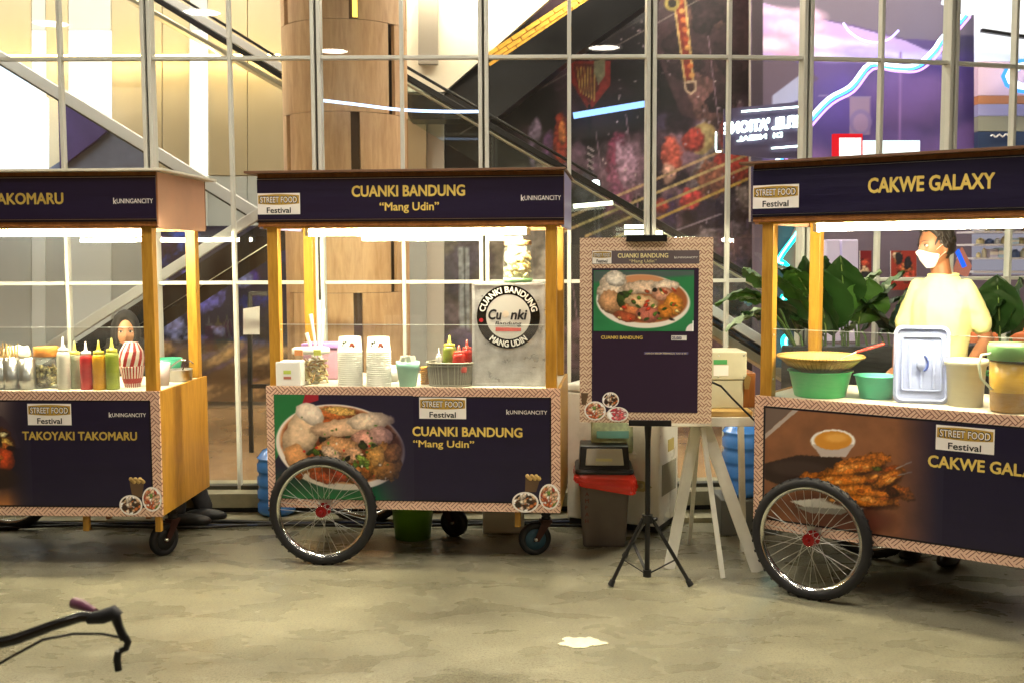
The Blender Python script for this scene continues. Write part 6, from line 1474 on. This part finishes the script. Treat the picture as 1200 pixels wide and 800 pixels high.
# jugs
def jug(x, y, z, r, h, label, s=1):
    e = empty('water_jug', (x, y, z), 0, label, 'water jug', 'blue water jugs'); bl_ = pmat('jug_blue', '3f78c4', .18, coat=.5, var=.2, vscale=5)
    pr = [(0, .02), (r * .8, 0), (r, .02)]
    nb_ = 4; bh_ = h * .74 / nb_
    for i in range(nb_):
        z0_ = .03 + i * bh_; pr += [(r, z0_), (r, z0_ + bh_ * .5), (r * .93, z0_ + bh_ * .62), (r * .93, z0_ + bh_ * .86), (r, z0_ + bh_ * .97)]
    pr += [(r * .97, h * .8), (r * .7, h * .9), (r * .25, h * .95), (r * .22, h), (0, h)]
    MB().lathe(pr, (0, 0, 0), bl_, 36).build('body', e); MB().lathe([(0, h + .012), (r * .24, h + .012), (r * .25, h - .03), (r * .22, h - .03)], (0, 0, 0), white_pl, 20).build('cap', e)
    return e
q_ = W(870, 570, 6.12); m = MB(); m.box((-.15, -.14, 0), (.17, .14, .205), pmat('crate_grey', '5a5a56', .6)); m.build('crate', loc=(q_.x, 6.12, 0.0), label='low dark grey crate under the blue jug beside the right cart', cat='crate', bevel=.006)
jug(q_.x, 6.12, .206, .12, .47, 'blue ribbed water jug on a low crate between table and right cart')
q_ = W(324, 570, 6.42); jug(q_.x, 6.42, .031, .115, .44, 'blue water jug standing on the kerb step behind the left end of middle cart')
q_ = W(484, 600, 6.0); m = MB(); m.lathe([(0, 0), (.1, 0), (.122, .2), (.128, .205), (.122, .21), (.1, .01), (0, .01)], (0, 0, 0), pmat('green_bucket', '6a9a2c', .4), 32); m.build('green_bucket', loc=(q_.x, 5.98, 0), label='lime green bucket on the floor under the middle cart', cat='bucket')
m = MB(); m.box((-.12, -.08, 0), (.12, .08, .2), white_pl); m.build('white_crate', loc=(W(590, 600, 6.1).x, 6.12, 0), label='white plastic box on the floor behind the middle cart casters', cat='box', bevel=.01)

# ================================================================== planter with big leaves, outside the glass
def leafmesh(mb, B, T, w, mat, lift=.0, roll=0.0, fold=.25, n=12, ribs=True):
    B, T = Vector(B), Vector(T); d = T - B; L = d.length; sd, u, dd = frame_from(d); R = Matrix.Rotation(roll, 3, dd); sd = R @ sd; u = R @ u
    if u.y > 0: u = -u
    nw = 8; vs = []; fs = []
    for i in range(n + 1):
        t = i / n; c = B + d * t + Vector((0, 0, 1)) * lift * math.sin(math.pi * t) * L
        ww = w * (math.sin(math.pi * (t ** .75)) ** .75 if 0 < t < 1 else 0.0) * .5 + .001
        for j in range(nw + 1):
            s = j / nw * 2 - 1
            rib = (.011 * math.sin((t * 22 - abs(s) * 3) * 2.2) if ribs else 0) + .012 * mnoise.noise(Vector((t * 4, s * 2, L * 37)))
            vs.append(c + sd * s * ww + u * (abs(s) * ww * fold + rib))
    for i in range(n):
        for j in range(nw): a = i * (nw + 1) + j; fs.append((a, a + 1, a + nw + 2, a + nw + 1))
    mb.add(vs, fs, mat, True); mb.tube([B + d * (i / 8) + Vector((0, 0, 1)) * lift * math.sin(math.pi * i / 8) * L + u * -.001 for i in range(9)], [.005 - .0004 * i for i in range(9)], MATS['leaf_rib'], 5)
pmat('leaf_rib', '7a8f4a', .5)
lf = [pmat('leaf_dark', '24401a', .35, var=.3, vscale=9, coat=.2), pmat('leaf_mid', '3f6426', .38, var=.3, vscale=9, coat=.2), pmat('leaf_pale', '93a87c', .45, var=.25, vscale=12)]
pe = empty('planter', (0, 0, 0), 0, 'long black planter box with big glossy leaves behind the right cart', 'planter')
pa, pb = W(915, 400, 6.3), W(1200, 400, 6.45); 
m = MB(); m.beam(Vector((pa.x + .05, 6.36, .55)), Vector((pb.x, 6.46, .55)), .2, 1.0, pmat('planter_black', '101210', .45)); m.build('box', pe, bevel=.01)
stem_m = pmat('stem_green', '4c6a30', .5)
L_ = [((978, 392), (942, 300), 52, 0, 0, .1, .3), ((976, 384), (1050, 333), 50, 0, .02, -.1, .1), ((992, 348), (1033, 318), 24, 2, .1, 0, .2), ((956, 362), (918, 334), 34, 2, .1, .2, .3), ((900, 338), (871, 314), 22, 1, .15, 0, .6),
      ((898, 356), (838, 358), 20, 1, .22, .5, .3), ((898, 356), (860, 349), 17, 2, .1, .2, .3), ((900, 360), (850, 388), 24, 2, .03, .1, .2), ((902, 376), (868, 366), 20, 0, .1, 0, .3), ((1010, 388), (1057, 348), 16, 0, .1, .2, .2),
      ((960, 336), (904, 312), 22, 0, .1, .2, .3), ((950, 372), (908, 322), 26, 1, .1, 0, .2), ((965, 392), (925, 372), 22, 0, .12, 0, .3), ((985, 392), (1004, 376), 12, 2, 0, 0, .2), ((1030, 392), (1062, 372), 20, 0, .1, .1, .3),
      ((968, 390), (958, 312), 60, 0, .03, .3, .2), ((1006, 380), (1018, 325), 46, 1, .05, -.3, .2), ((985, 372), (1040, 345), 44, 0, .06, .1, .1), ((1038, 385), (1064, 338), 40, 0, .05, .2, .2), ((935, 390), (905, 345), 34, 0, .1, .1, .2), ((950, 350), (925, 312), 34, 1, .06, .2, .2), ((1172, 392), (1168, 322), 44, 0, .05, .1, .2), ((1150, 392), (1178, 350), 36, 0, .08, .1, .2), ((1000, 372), (1060, 318), 30, 1, .1, .2, .2), ((958, 330), (968, 300), 24, 0, .0, .3, .2), ((1050, 392), (1010, 350), 34, 0, .05, -.2, .2), ((990, 360), (985, 300), 40, 0, .02, .2, .3), ((1170, 392), (1196, 325), 34, 0, .1, .2, .3), ((1160, 392), (1142, 345), 24, 0, .1, 0, .3), ((1180, 395), (1215, 350), 34, 1, .1, 0, .3)]
for i, (B, T, wp, mi_, lift, roll, fold) in enumerate(L_):
    Y = 6.3 + (i % 5) * .035; kx = Y / 1250; m = MB(); leafmesh(m, W(*B, Y), W(*T, Y - .06 - .03 * (i % 3)), wp * kx * 1.3, lf[mi_], lift, roll, fold); o = m.build('leaf', pe)
    root_ = Vector((min(max(W(*B, Y).x + .02, pa.x + .12), pb.x), 6.38, 1.02)); b = W(*B, Y); MB().tube([root_, (root_ + b) / 2 + Vector((0, 0, .03)), b], [.008, .007, .005], stem_m, 6).build('stem', pe)

# ================================================================== bicycle at the lower left, near the camera
be3 = empty('bicycle', (0, 0, 0), 0, 'blurred handlebar of a black bicycle at the lower left corner', 'bicycle'); bY = 2.2
P = lambda x, y, dy=0: W(x, y, bY + dy)
m = MB(); m.tube([P(-190, 800), P(-90, 778), P(-30, 760), P(20, 748), P(60, 733), P(95, 722), P(118, 722)], [.0125, .0125, .0125, .0125, .0115, .0115, .011], pmat('bar_black', '1a1716', .25, .3, coat=.5), 14); m.build('handlebar', be3)
m = MB(); m.tube([P(103, 724), P(120, 722), P(134, 717), P(139, 722)], [.012, .0155, .0165, .012], blackr, 12); m.tube([P(134, 718), P(140, 735), P(146, 748)], [.012, .009, .01], black, 10); m.build('brake_clamp', be3)
m = MB(); m.tube([P(146, 745), P(150, 752), P(148, 759), P(141, 762)], [.009, .008, .007, .007], black, 8); m.tube([P(139, 762), P(137, 772), P(139, 785)], [.008, .0085, .0085], blackr, 8); m.build('brake_lever', be3)
m = MB(); m.tube([P(88, 706, .1), P(98, 709, .06), P(112, 716, .03)], [.013, .011, .007], pmat('grip_plum', '6a3a52', .5), 12); m.build('grip', be3)
m = MB(); m.tube([P(-120, 830, .04), P(-20, 788, .02), P(15, 768), P(50, 749), P(85, 742), P(120, 742), P(146, 747), P(151, 750)], .0032, black, 8); m.build('brake_cable', be3)
hx = P(-200, 800); hx0 = Vector((hx.x - .02, hx.y, hx.z))
m = MB(); m.tube([hx0, hx0 + Vector((-.06, .02, -.02)), hx0 + Vector((-.07, .02, -.18))], .016, black, 12); m.build('stem', be3)
axl = Vector((hx0.x - .02, hx0.y + .02, .3))
m = MB()
for s in (-1, 1): m.tube([hx0 + Vector((-.07, .02 + s * .03, -.16)), Vector((hx0.x - .06, hx0.y + .02 + s * .045, .3))], .01, black, 8)
m.build('fork', be3)
bw3 = wheel(be3, (hx0.x - .06, hx0.y + .02, .3), R=.3, name='front_wheel')
m = MB(); a0 = hx0 + Vector((-.07, .02, -.15)); m.tube([a0, a0 + Vector((-.55, 0, -.2))], .016, black, 10); m.tube([a0 + Vector((0, 0, -.03)), a0 + Vector((-.5, 0, -.38))], .018, black, 10); m.tube([a0 + Vector((-.5, 0, -.38)), a0 + Vector((-.58, 0, .05))], .015, black, 10); m.tube([a0 + Vector((-.5, 0, -.38)), Vector((a0.x - .95, a0.y, .3))], .011, black, 8); m.tube([a0 + Vector((-.55, 0, -.2)), Vector((a0.x - .95, a0.y, .3))], .009, black, 8); m.build('frame', be3)
wheel(be3, (a0.x - .95, a0.y, .3), R=.3, name='rear_wheel')
m = MB(); m.ball(a0 + Vector((-.6, 0, .07)), (.13, .07, .03), blackr, 20, 10); m.build('saddle', be3)

# ================================================================== people
def capsule(mb, pts, rs, mat, flat=1.0): 
    mb.tube(pts, rs, mat, 14, flat=flat)
    mb.ball(pts[0], rs[0], mat, 12, 8); mb.ball(pts[-1], rs[-1], mat, 12, 8)
def remesh(o, vox, sm=3, fac=.6):
    r = o.modifiers.new('remesh', 'REMESH'); r.mode = 'VOXEL'; r.voxel_size = vox; r.use_smooth_shade = True
    s = o.modifiers.new('smooth', 'SMOOTH'); s.iterations = sm; s.factor = fac
def gs(a, b, w): return math.exp(-((a - b) / w) ** 2)
def head_fn(d, p):
    x, y, z = p
    if d.z < 0:
        t = -d.z; x *= 1 - .30 * t ** 1.6
        if d.y > 0: y *= 1 - .45 * t
        else: y *= 1 - .06 * t
    if d.y < 0:
        f = -d.y
        y -= .020 * gs(d.x, 0, .16) * gs(d.z, -.16, .16) * f + .010 * gs(d.x, 0, .13) * gs(d.z, .06, .16) * f   # nose and bridge
        y += .009 * (gs(d.x, .36, .17) + gs(d.x, -.36, .17)) * gs(d.z, .10, .13)                                # sockets
        y -= .004 * gs(d.z, .27, .08) * gs(d.x, 0, .5)                                                           # brow ridge
        y -= .005 * gs(d.x, 0, .22) * gs(d.z, -.47, .07) * f + .006 * gs(d.x, 0, .2) * gs(d.z, -.8, .12)         # lips, chin
        y -= .004 * (gs(d.x, .5, .2) + gs(d.x, -.5, .2)) * gs(d.z, -.2, .2)
    return Vector((x, y, z))
HR = (.073, .094, .115)
skin_m = pmat('skin_tan', '8d5c3e', .48, var=.08, vscale=30, sss=.12); skin_f = pmat('skin_light', 'b5835f', .48, var=.06, vscale=30, sss=.12)
hair_m = pmat('hair_black', '1c1613', .42, var=.4, vscale=60, bump=.5, bscale=120, stretch=(1, 1, .25)); shirt_m = pmat('tee_pale_yellow', 'd8d596', .8, var=.04, bump=.6, bscale=7); trouser_m = pmat('trousers_dark', '1b1c22', .8); shoe_m = pmat('shoe_black', '101012', .5)
def eye(e, R, c, brow_m, s=1):
    for sx in (-1, 1):
        d = Vector((sx * .36, -.9, .1)).normalized(); p = Vector((d.x * HR[0], d.y * HR[1] + .006, d.z * HR[2]))
        m = MB(); m.ball(c + R @ p, (.0125, .0085, .0075), pmat('eye_white', 'd8d2ca', .25), 14, 10, R=R); m.ball(c + R @ (p + Vector((-.001, -.0062, 0))), (.0068, .0045, .0066), pmat('iris', '120a08', .3), 10, 8, R=R)
        m.tube([c + R @ (p + Vector((q * .0135, -.008 + .004 * q * q, .0075 - .003 * q * q))) for q in (-1, -.5, 0, .5, 1)], .0019, brow_m, 5); m.build('eye', e)
        m = MB(); m.tube([c + R @ Vector((sx * (.012 + .034 * t), -.0925 + .018 * t * t - .003, .031 + .006 * math.sin(t * 2.4))) for t in (0, .3, .6, 1)], [.0022, .003, .0026, .001], brow_m, 6, flat=.6); m.build('eyebrow', e)
def hand(m, wr, dirv, palm_n, mat, curl=.5, side=1):
    """palm and five bent fingers grown from the wrist"""
    d = Vector(dirv).normalized(); n = Vector(palm_n).normalized(); s = d.cross(n).normalized() * side; wr = Vector(wr)
    c = wr + d * .045
    for q in (-1.5, -.5, .5, 1.5): capsule(m, [wr + s * q * .007, c + s * q * .017 + d * .035], [.013, .0105], mat)
    for q, L in ((-1.5, .062), (-.5, .074), (.5, .078), (1.5, .068)):
        b = c + s * q * .0185 + d * .042; a1 = curl * .5; a2 = curl * 1.3
        j1 = b + (d * math.cos(a1) + n * math.sin(a1)) * L * .45; j2 = j1 + (d * math.cos(a2) + n * math.sin(a2)) * L * .32; j3 = j2 + (d * math.cos(a2 * 1.4) + n * math.sin(a2 * 1.4)) * L * .25
        capsule(m, [b, j1, j2, j3], [.009, .0085, .0078, .0068], mat)
    b = wr + s * .022 + d * .02; j1 = b + (s * .75 + d * .6 + n * .3).normalized() * .035; j2 = j1 + (s * .3 + d * .9 + n * .4).normalized() * .028
    capsule(m, [b, j1, j2], [.0125, .0105, .0085], mat)

# --- vendor with mask behind the right cart
mp = Vector((2.205, 5.47, 0)); man = empty('person', mp, math.radians(-42), 'person in pale yellow t-shirt and white face mask standing behind the right cart', 'person')
man.scale = (.93, .96, 1.021)
hc = Vector((-.035, -.02, 1.597)); Rh = Euler((math.radians(4), 0, math.radians(-30))).to_matrix()
m = MB(); m.ball(hc, HR, skin_m, 48, 36, fn=head_fn, R=Rh)
for sx in (-1, 1): m.ball(hc + Rh @ Vector((sx * .072, .006, -.004)), (.008, .017, .03), skin_m, 12, 10, R=Rh @ Euler((.15, 0, sx * -.35)).to_matrix())
capsule(m, [(-.004, .02, 1.40), (-.012, .012, 1.47), (-.026, .004, 1.545)], [.064, .053, .052], skin_m)
sh_ = {}
for sx, el, wr in ((1, (.215, .09, 1.13), (.17, -.10, .98)), (-1, (-.215, -.02, 1.13), (-.15, -.22, 1.0))):
    s0 = Vector((sx * .148, 0, 1.385)); el = Vector(el); wr = Vector(wr); sh_[sx] = (s0, el, wr)
    capsule(m, [s0, s0.lerp(el, .5), el], [.036, .040, .038], skin_m); capsule(m, [el, el.lerp(wr, .4), wr], [.039, .036, .025], skin_m)
    hand(m, wr, (wr - el), (0, 0, -1), skin_m, .7, sx)
loft(m, [[(rx * math.cos(t), ry * math.sin(t) + oy, z) for t in [2 * math.pi * i / 24 for i in range(24)]] for z, rx, ry, oy in ((.84, .13, .09, 0), (1.0, .12, .09, 0), (1.2, .13, .1, 0), (1.34, .13, .09, 0), (1.40, .09, .06, .01), (1.44, .06, .05, .015))], skin_m)
for sx in (-1, 1): capsule(m, [(sx * .085, 0, .88), (sx * .095, -.01, .5), (sx * .095, .02, .09)], [.085, .058, .04], skin_m)
o = m.build('body', man); remesh(o, .0052, 3, .5)
m = MB(); N_ = 28
rings = []
for z, rx, ry, oy in ((.80, .158, .118, 0), (.90, .15, .114, 0), (1.0, .146, .110, -.004), (1.1, .150, .112, -.004), (1.2, .158, .116, -.004), (1.3, .168, .116, 0), (1.365, .166, .102, .004), (1.41, .134, .09, .01), (1.44, .095, .078, .012), (1.462, .074, .068, .012)):
    rings.append([((rx + .012 * mnoise.noise(Vector((math.cos(t) * 2, math.sin(t) * 2, z * 9)))) * math.cos(t), (ry + .020 * mnoise.noise(Vector((math.cos(t) * 2.2, math.sin(t) * 2, z * 7 + 4)))) * math.sin(t) + oy, z) for t in [2 * math.pi * i / N_ for i in range(N_)]])
loft(m, rings, shirt_m)
for sx in (-1, 1):
    s0, el, wr = sh_[sx]; capsule(m, [s0 + Vector((-sx * .02, 0, -.005)), s0.lerp(el, .35), s0.lerp(el, .66)], [.060, .056, .060], shirt_m); m.v = m.v
o = m.build('t_shirt', man); remesh(o, .0065, 4, .5)
tx = bpy.data.textures.new('cloth_folds', 'CLOUDS'); tx.noise_scale = .13; tx.noise_depth = 2
dm = o.modifiers.new('folds', 'DISPLACE'); dm.texture = tx; dm.strength = .028; dm.mid_level = .55; dm.texture_coords = 'LOCAL'
m = MB(); m.tube([(.079 * math.cos(t), .012 + .071 * math.sin(t), 1.458 + .005 * math.sin(t)) for t in [2 * math.pi * i / 28 for i in range(28)]], .0055, shirt_m, 8, closed=True); m.build('collar', man)
m = MB()
for sx in (-1, 1): capsule(m, [(sx * .08, 0, .88), (sx * .1, -.01, .5), (sx * .1, .015, .1)], [.105, .082, .068], trouser_m)
o = m.build('trousers', man); remesh(o, .009, 3)
for sx in (-1, 1):
    m = MB(); m.ball((sx * .105, -.07, .045), (.048, .135, .045), shoe_m, 20, 12, fn=lambda d, p: Vector((p.x, p.y, max(p.z, -.04) * (1 if p.y > 0 else .85)))); m.build('shoe', man)
def hair_fn(d, p):
    front = -d.y; line = .56 * max(0, front) ** 1.2 + (-.42 if d.y > .25 else -.42 + (.25 - d.y) * .75)
    if d.y > .0: line = -.5 + .12 * (1 - d.y)
    k = max(0, min(1, (d.z - line) / .12)); nn_ = mnoise.noise(Vector((d.x * 9, d.y * 9, d.z * 3))) * .05 + mnoise.noise(d * 22) * .025
    s = .93 + k * (.20 + nn_ + .05 * max(0, d.z) + (.04 if front > .4 else 0)); return Vector((p.x * s, p.y * s, p.z * (s if d.z > 0 else min(s, 1.02))))
m = MB(); m.ball(hc + Rh @ Vector((0, .006, .006)), HR, hair_m, 72, 48, fn=hair_fn, R=Rh)
for i in range(150):    # locks of the fringe, crown and sides
    a = random.uniform(-math.pi, math.pi); el_ = random.uniform(.95, 1.4) if abs(a + math.pi / 2) < 1.1 else random.uniform(.3, 1.3)
    pts = []
    for t in (0, .35, .7, 1):
        e2 = el_ - t * .38; a2 = a + t * .25 * (1 if i % 3 else -1)
        d = Vector((math.cos(e2) * math.cos(a2), math.cos(e2) * math.sin(a2), math.sin(e2))); q = 1.13 + .03 * math.sin(t * 3) + random.uniform(-.01, .015)
        pts.append(hc + Rh @ (Vector((d.x * HR[0], d.y * HR[1], d.z * HR[2])) * q + Vector((0, .006, .006))))
    m.tube(pts, [.004, .008, .007, .003], hair_m, 5, flat=.5)
m.build('hair', man)
mask_m = pmat('mask_white', 'eceae4', .6)
def mask_fn(d, p):
    q = head_fn(d, p); up_ = -.02 - .22 * abs(d.x); k = max(0, min(1, (-d.y - .12) / .25)) * max(0, min(1, (up_ - d.z) / .1)) * max(0, min(1, (d.z + .93) / .1))
    bul = gs(d.x, 0, .45) * gs(d.z, -.35, .35) * .12
    return q * (.9 + k * (.155 + bul))
m = MB(); m.ball(hc, HR, mask_m, 60, 48, fn=mask_fn, R=Rh); mk = m.build('face_mask', man)
m = MB()
for sx in (-1, 1):
    for z0_, z1_ in ((.0, .02), (-.055, -.022)): m.tube([hc + Rh @ Vector((sx * .062, -.045, z0_ - .012)), hc + Rh @ Vector((sx * .076, -.02, (z0_ + z1_) / 2)), hc + Rh @ Vector((sx * .077, .012, z1_))], .0009, mask_m, 5)
m.build('ear_loop', man); eye(man, Rh, hc, hair_m)

# --- woman in a dark headscarf seated behind the left cart
wp = W(143, 388, 6.37); wz = W(143, 389, 6.37).z; wo = empty('person', (wp.x, 6.37, 0), 0, 'person in a dark headscarf sitting behind the left cart, face half hidden', 'person')
hc = Vector((.022, 0, wz)); Rh = Euler((math.radians(3), 0, math.radians(20))).to_matrix(); sc = pmat('scarf_dark', '1a1715', .8, var=.2, vscale=4, bump=.3, bscale=25); coatm = pmat('dress_black', '15151a', .8)
m = MB(); m.ball(hc, HR, skin_f, 48, 36, fn=head_fn, R=Rh); capsule(m, [(.01, .02, wz - .2), (.02, .01, wz - .07)], [.05, .05], skin_f)
loft(m, [[(rx * math.cos(t), ry * math.sin(t) + .03, wz - dz) for t in [2 * math.pi * i / 20 for i in range(20)]] for dz, rx, ry in ((.66, .15, .11), (.5, .14, .1), (.3, .16, .1), (.2, .12, .07), (.16, .05, .045))], skin_f)
arms = {}
for sx, el, wr in ((-1, (-.2, -.02, wz - .47), (-.06, -.15, wz - .42)), (1, (.22, -.02, wz - .46), (.14, -.16, wz - .40))):
    s0 = Vector((sx * .15, .03, wz - .24)); el = Vector(el); wr = Vector(wr); arms[sx] = (s0, el, wr)
    capsule(m, [s0, el], [.045, .034], skin_f); capsule(m, [el, wr], [.034, .023], skin_f); hand(m, wr, (0, -.6, .8), (1 if sx < 0 else -1, 0, 0), skin_f, .6, sx)
hipz = wz - .64
for dy in (-.05, .07): capsule(m, [(.02, .05 + dy * .6, hipz), (.31, -.02 + dy, hipz + .02), (.38 + dy, -.05 + dy, .09)], [.08, .055, .04], skin_f)
o = m.build('body', wo); remesh(o, .0055, 3, .5)
m = MB()
loft(m, [[((rx) * math.cos(t), ry * math.sin(t) + .035, wz - dz) for t in [2 * math.pi * i / 20 for i in range(20)]] for dz, rx, ry in ((.72, .17, .13), (.6, .17, .13), (.45, .155, .12), (.3, .18, .115), (.22, .15, .09), (.17, .07, .06))], coatm)
for sx in (-1, 1): s0, el, wr = arms[sx]; capsule(m, [s0, el], [.066, .052], coatm); capsule(m, [el, el.lerp(wr, .85)], [.05, .04], coatm)
for dy in (-.05, .07): capsule(m, [(.02, .05 + dy * .6, hipz), (.31, -.02 + dy, hipz + .02), (.38 + dy, -.05 + dy, .085)], [.1, .078, .055], coatm)
o = m.build('dress', wo); remesh(o, .009, 3); dm = o.modifiers.new('folds', 'DISPLACE'); dm.texture = tx; dm.strength = .03; dm.mid_level = .55; dm.texture_coords = 'LOCAL'
def scarf_fn(d, p):
    # closed hood with an oval opening over the face
    u = d.x / .64; v = (d.z + .04) / .76; op = u * u + v * v; k = 1.0 if d.y > -.05 else max(0, min(1, (op - .82) / .25))
    s = .88 + k * (.29 + .03 * mnoise.noise(d * 3.5) + .012 * math.sin(d.x * 16 + d.z * 9)); return Vector((p.x * s, p.y * s, p.z * s * (1.0 if d.z > 0 else 1.08)))
m = MB(); m.ball(hc, HR, sc, 72, 48, fn=scarf_fn, R=Rh)
rings = []
for dz, rx, ry, oy in ((.04, .098, .088, .03), (.085, .108, .1, .022), (.13, .122, .112, .018), (.19, .15, .13, .01), (.25, .2, .15, .01), (.32, .215, .16, .02), (.38, .2, .155, .03)):
    rings.append([((rx + .01 * math.sin(t * 9 + dz * 20)) * math.cos(t) + .008, (ry + .01 * math.sin(t * 7)) * math.sin(t) + oy, wz - dz) for t in [2 * math.pi * i / 60 for i in range(60)]])
loft(m, rings, sc); m.build('headscarf', wo); eye(wo, Rh, hc, hair_m)
m = MB(); m.ball(hc + Rh @ Vector((0, -.095, -.052)), (.020, .005, .0065), pmat('lips', 'a8544c', .4), 14, 8, R=Rh); m.build('mouth', wo)
for dx, dy in ((-.0, -.08), (.1, .04)):
    m = MB(); m.ball((.42 + dx * .6, -.09 + dy, .045), (.135, .046, .043), shoe_m, 20, 12, fn=lambda d, p: Vector((p.x, p.y, max(p.z, -.042)))); m.build('shoe', wo)
stl = empty('stool', (wp.x + .02, 6.42, 0), 0, 'small wooden stool under the seated woman behind the left cart', 'stool')
hs = hipz - .1; MB().box((-.15, -.12, hs - .03), (.15, .12, hs), wood2).build('seat', stl, bevel=.004)
for x in (-.12, .12):
    for y in (-.09, .09): MB().box((x - .015, y - .015, .03), (x + .015, y + .015, hs - .03), wood2).build('leg', stl)
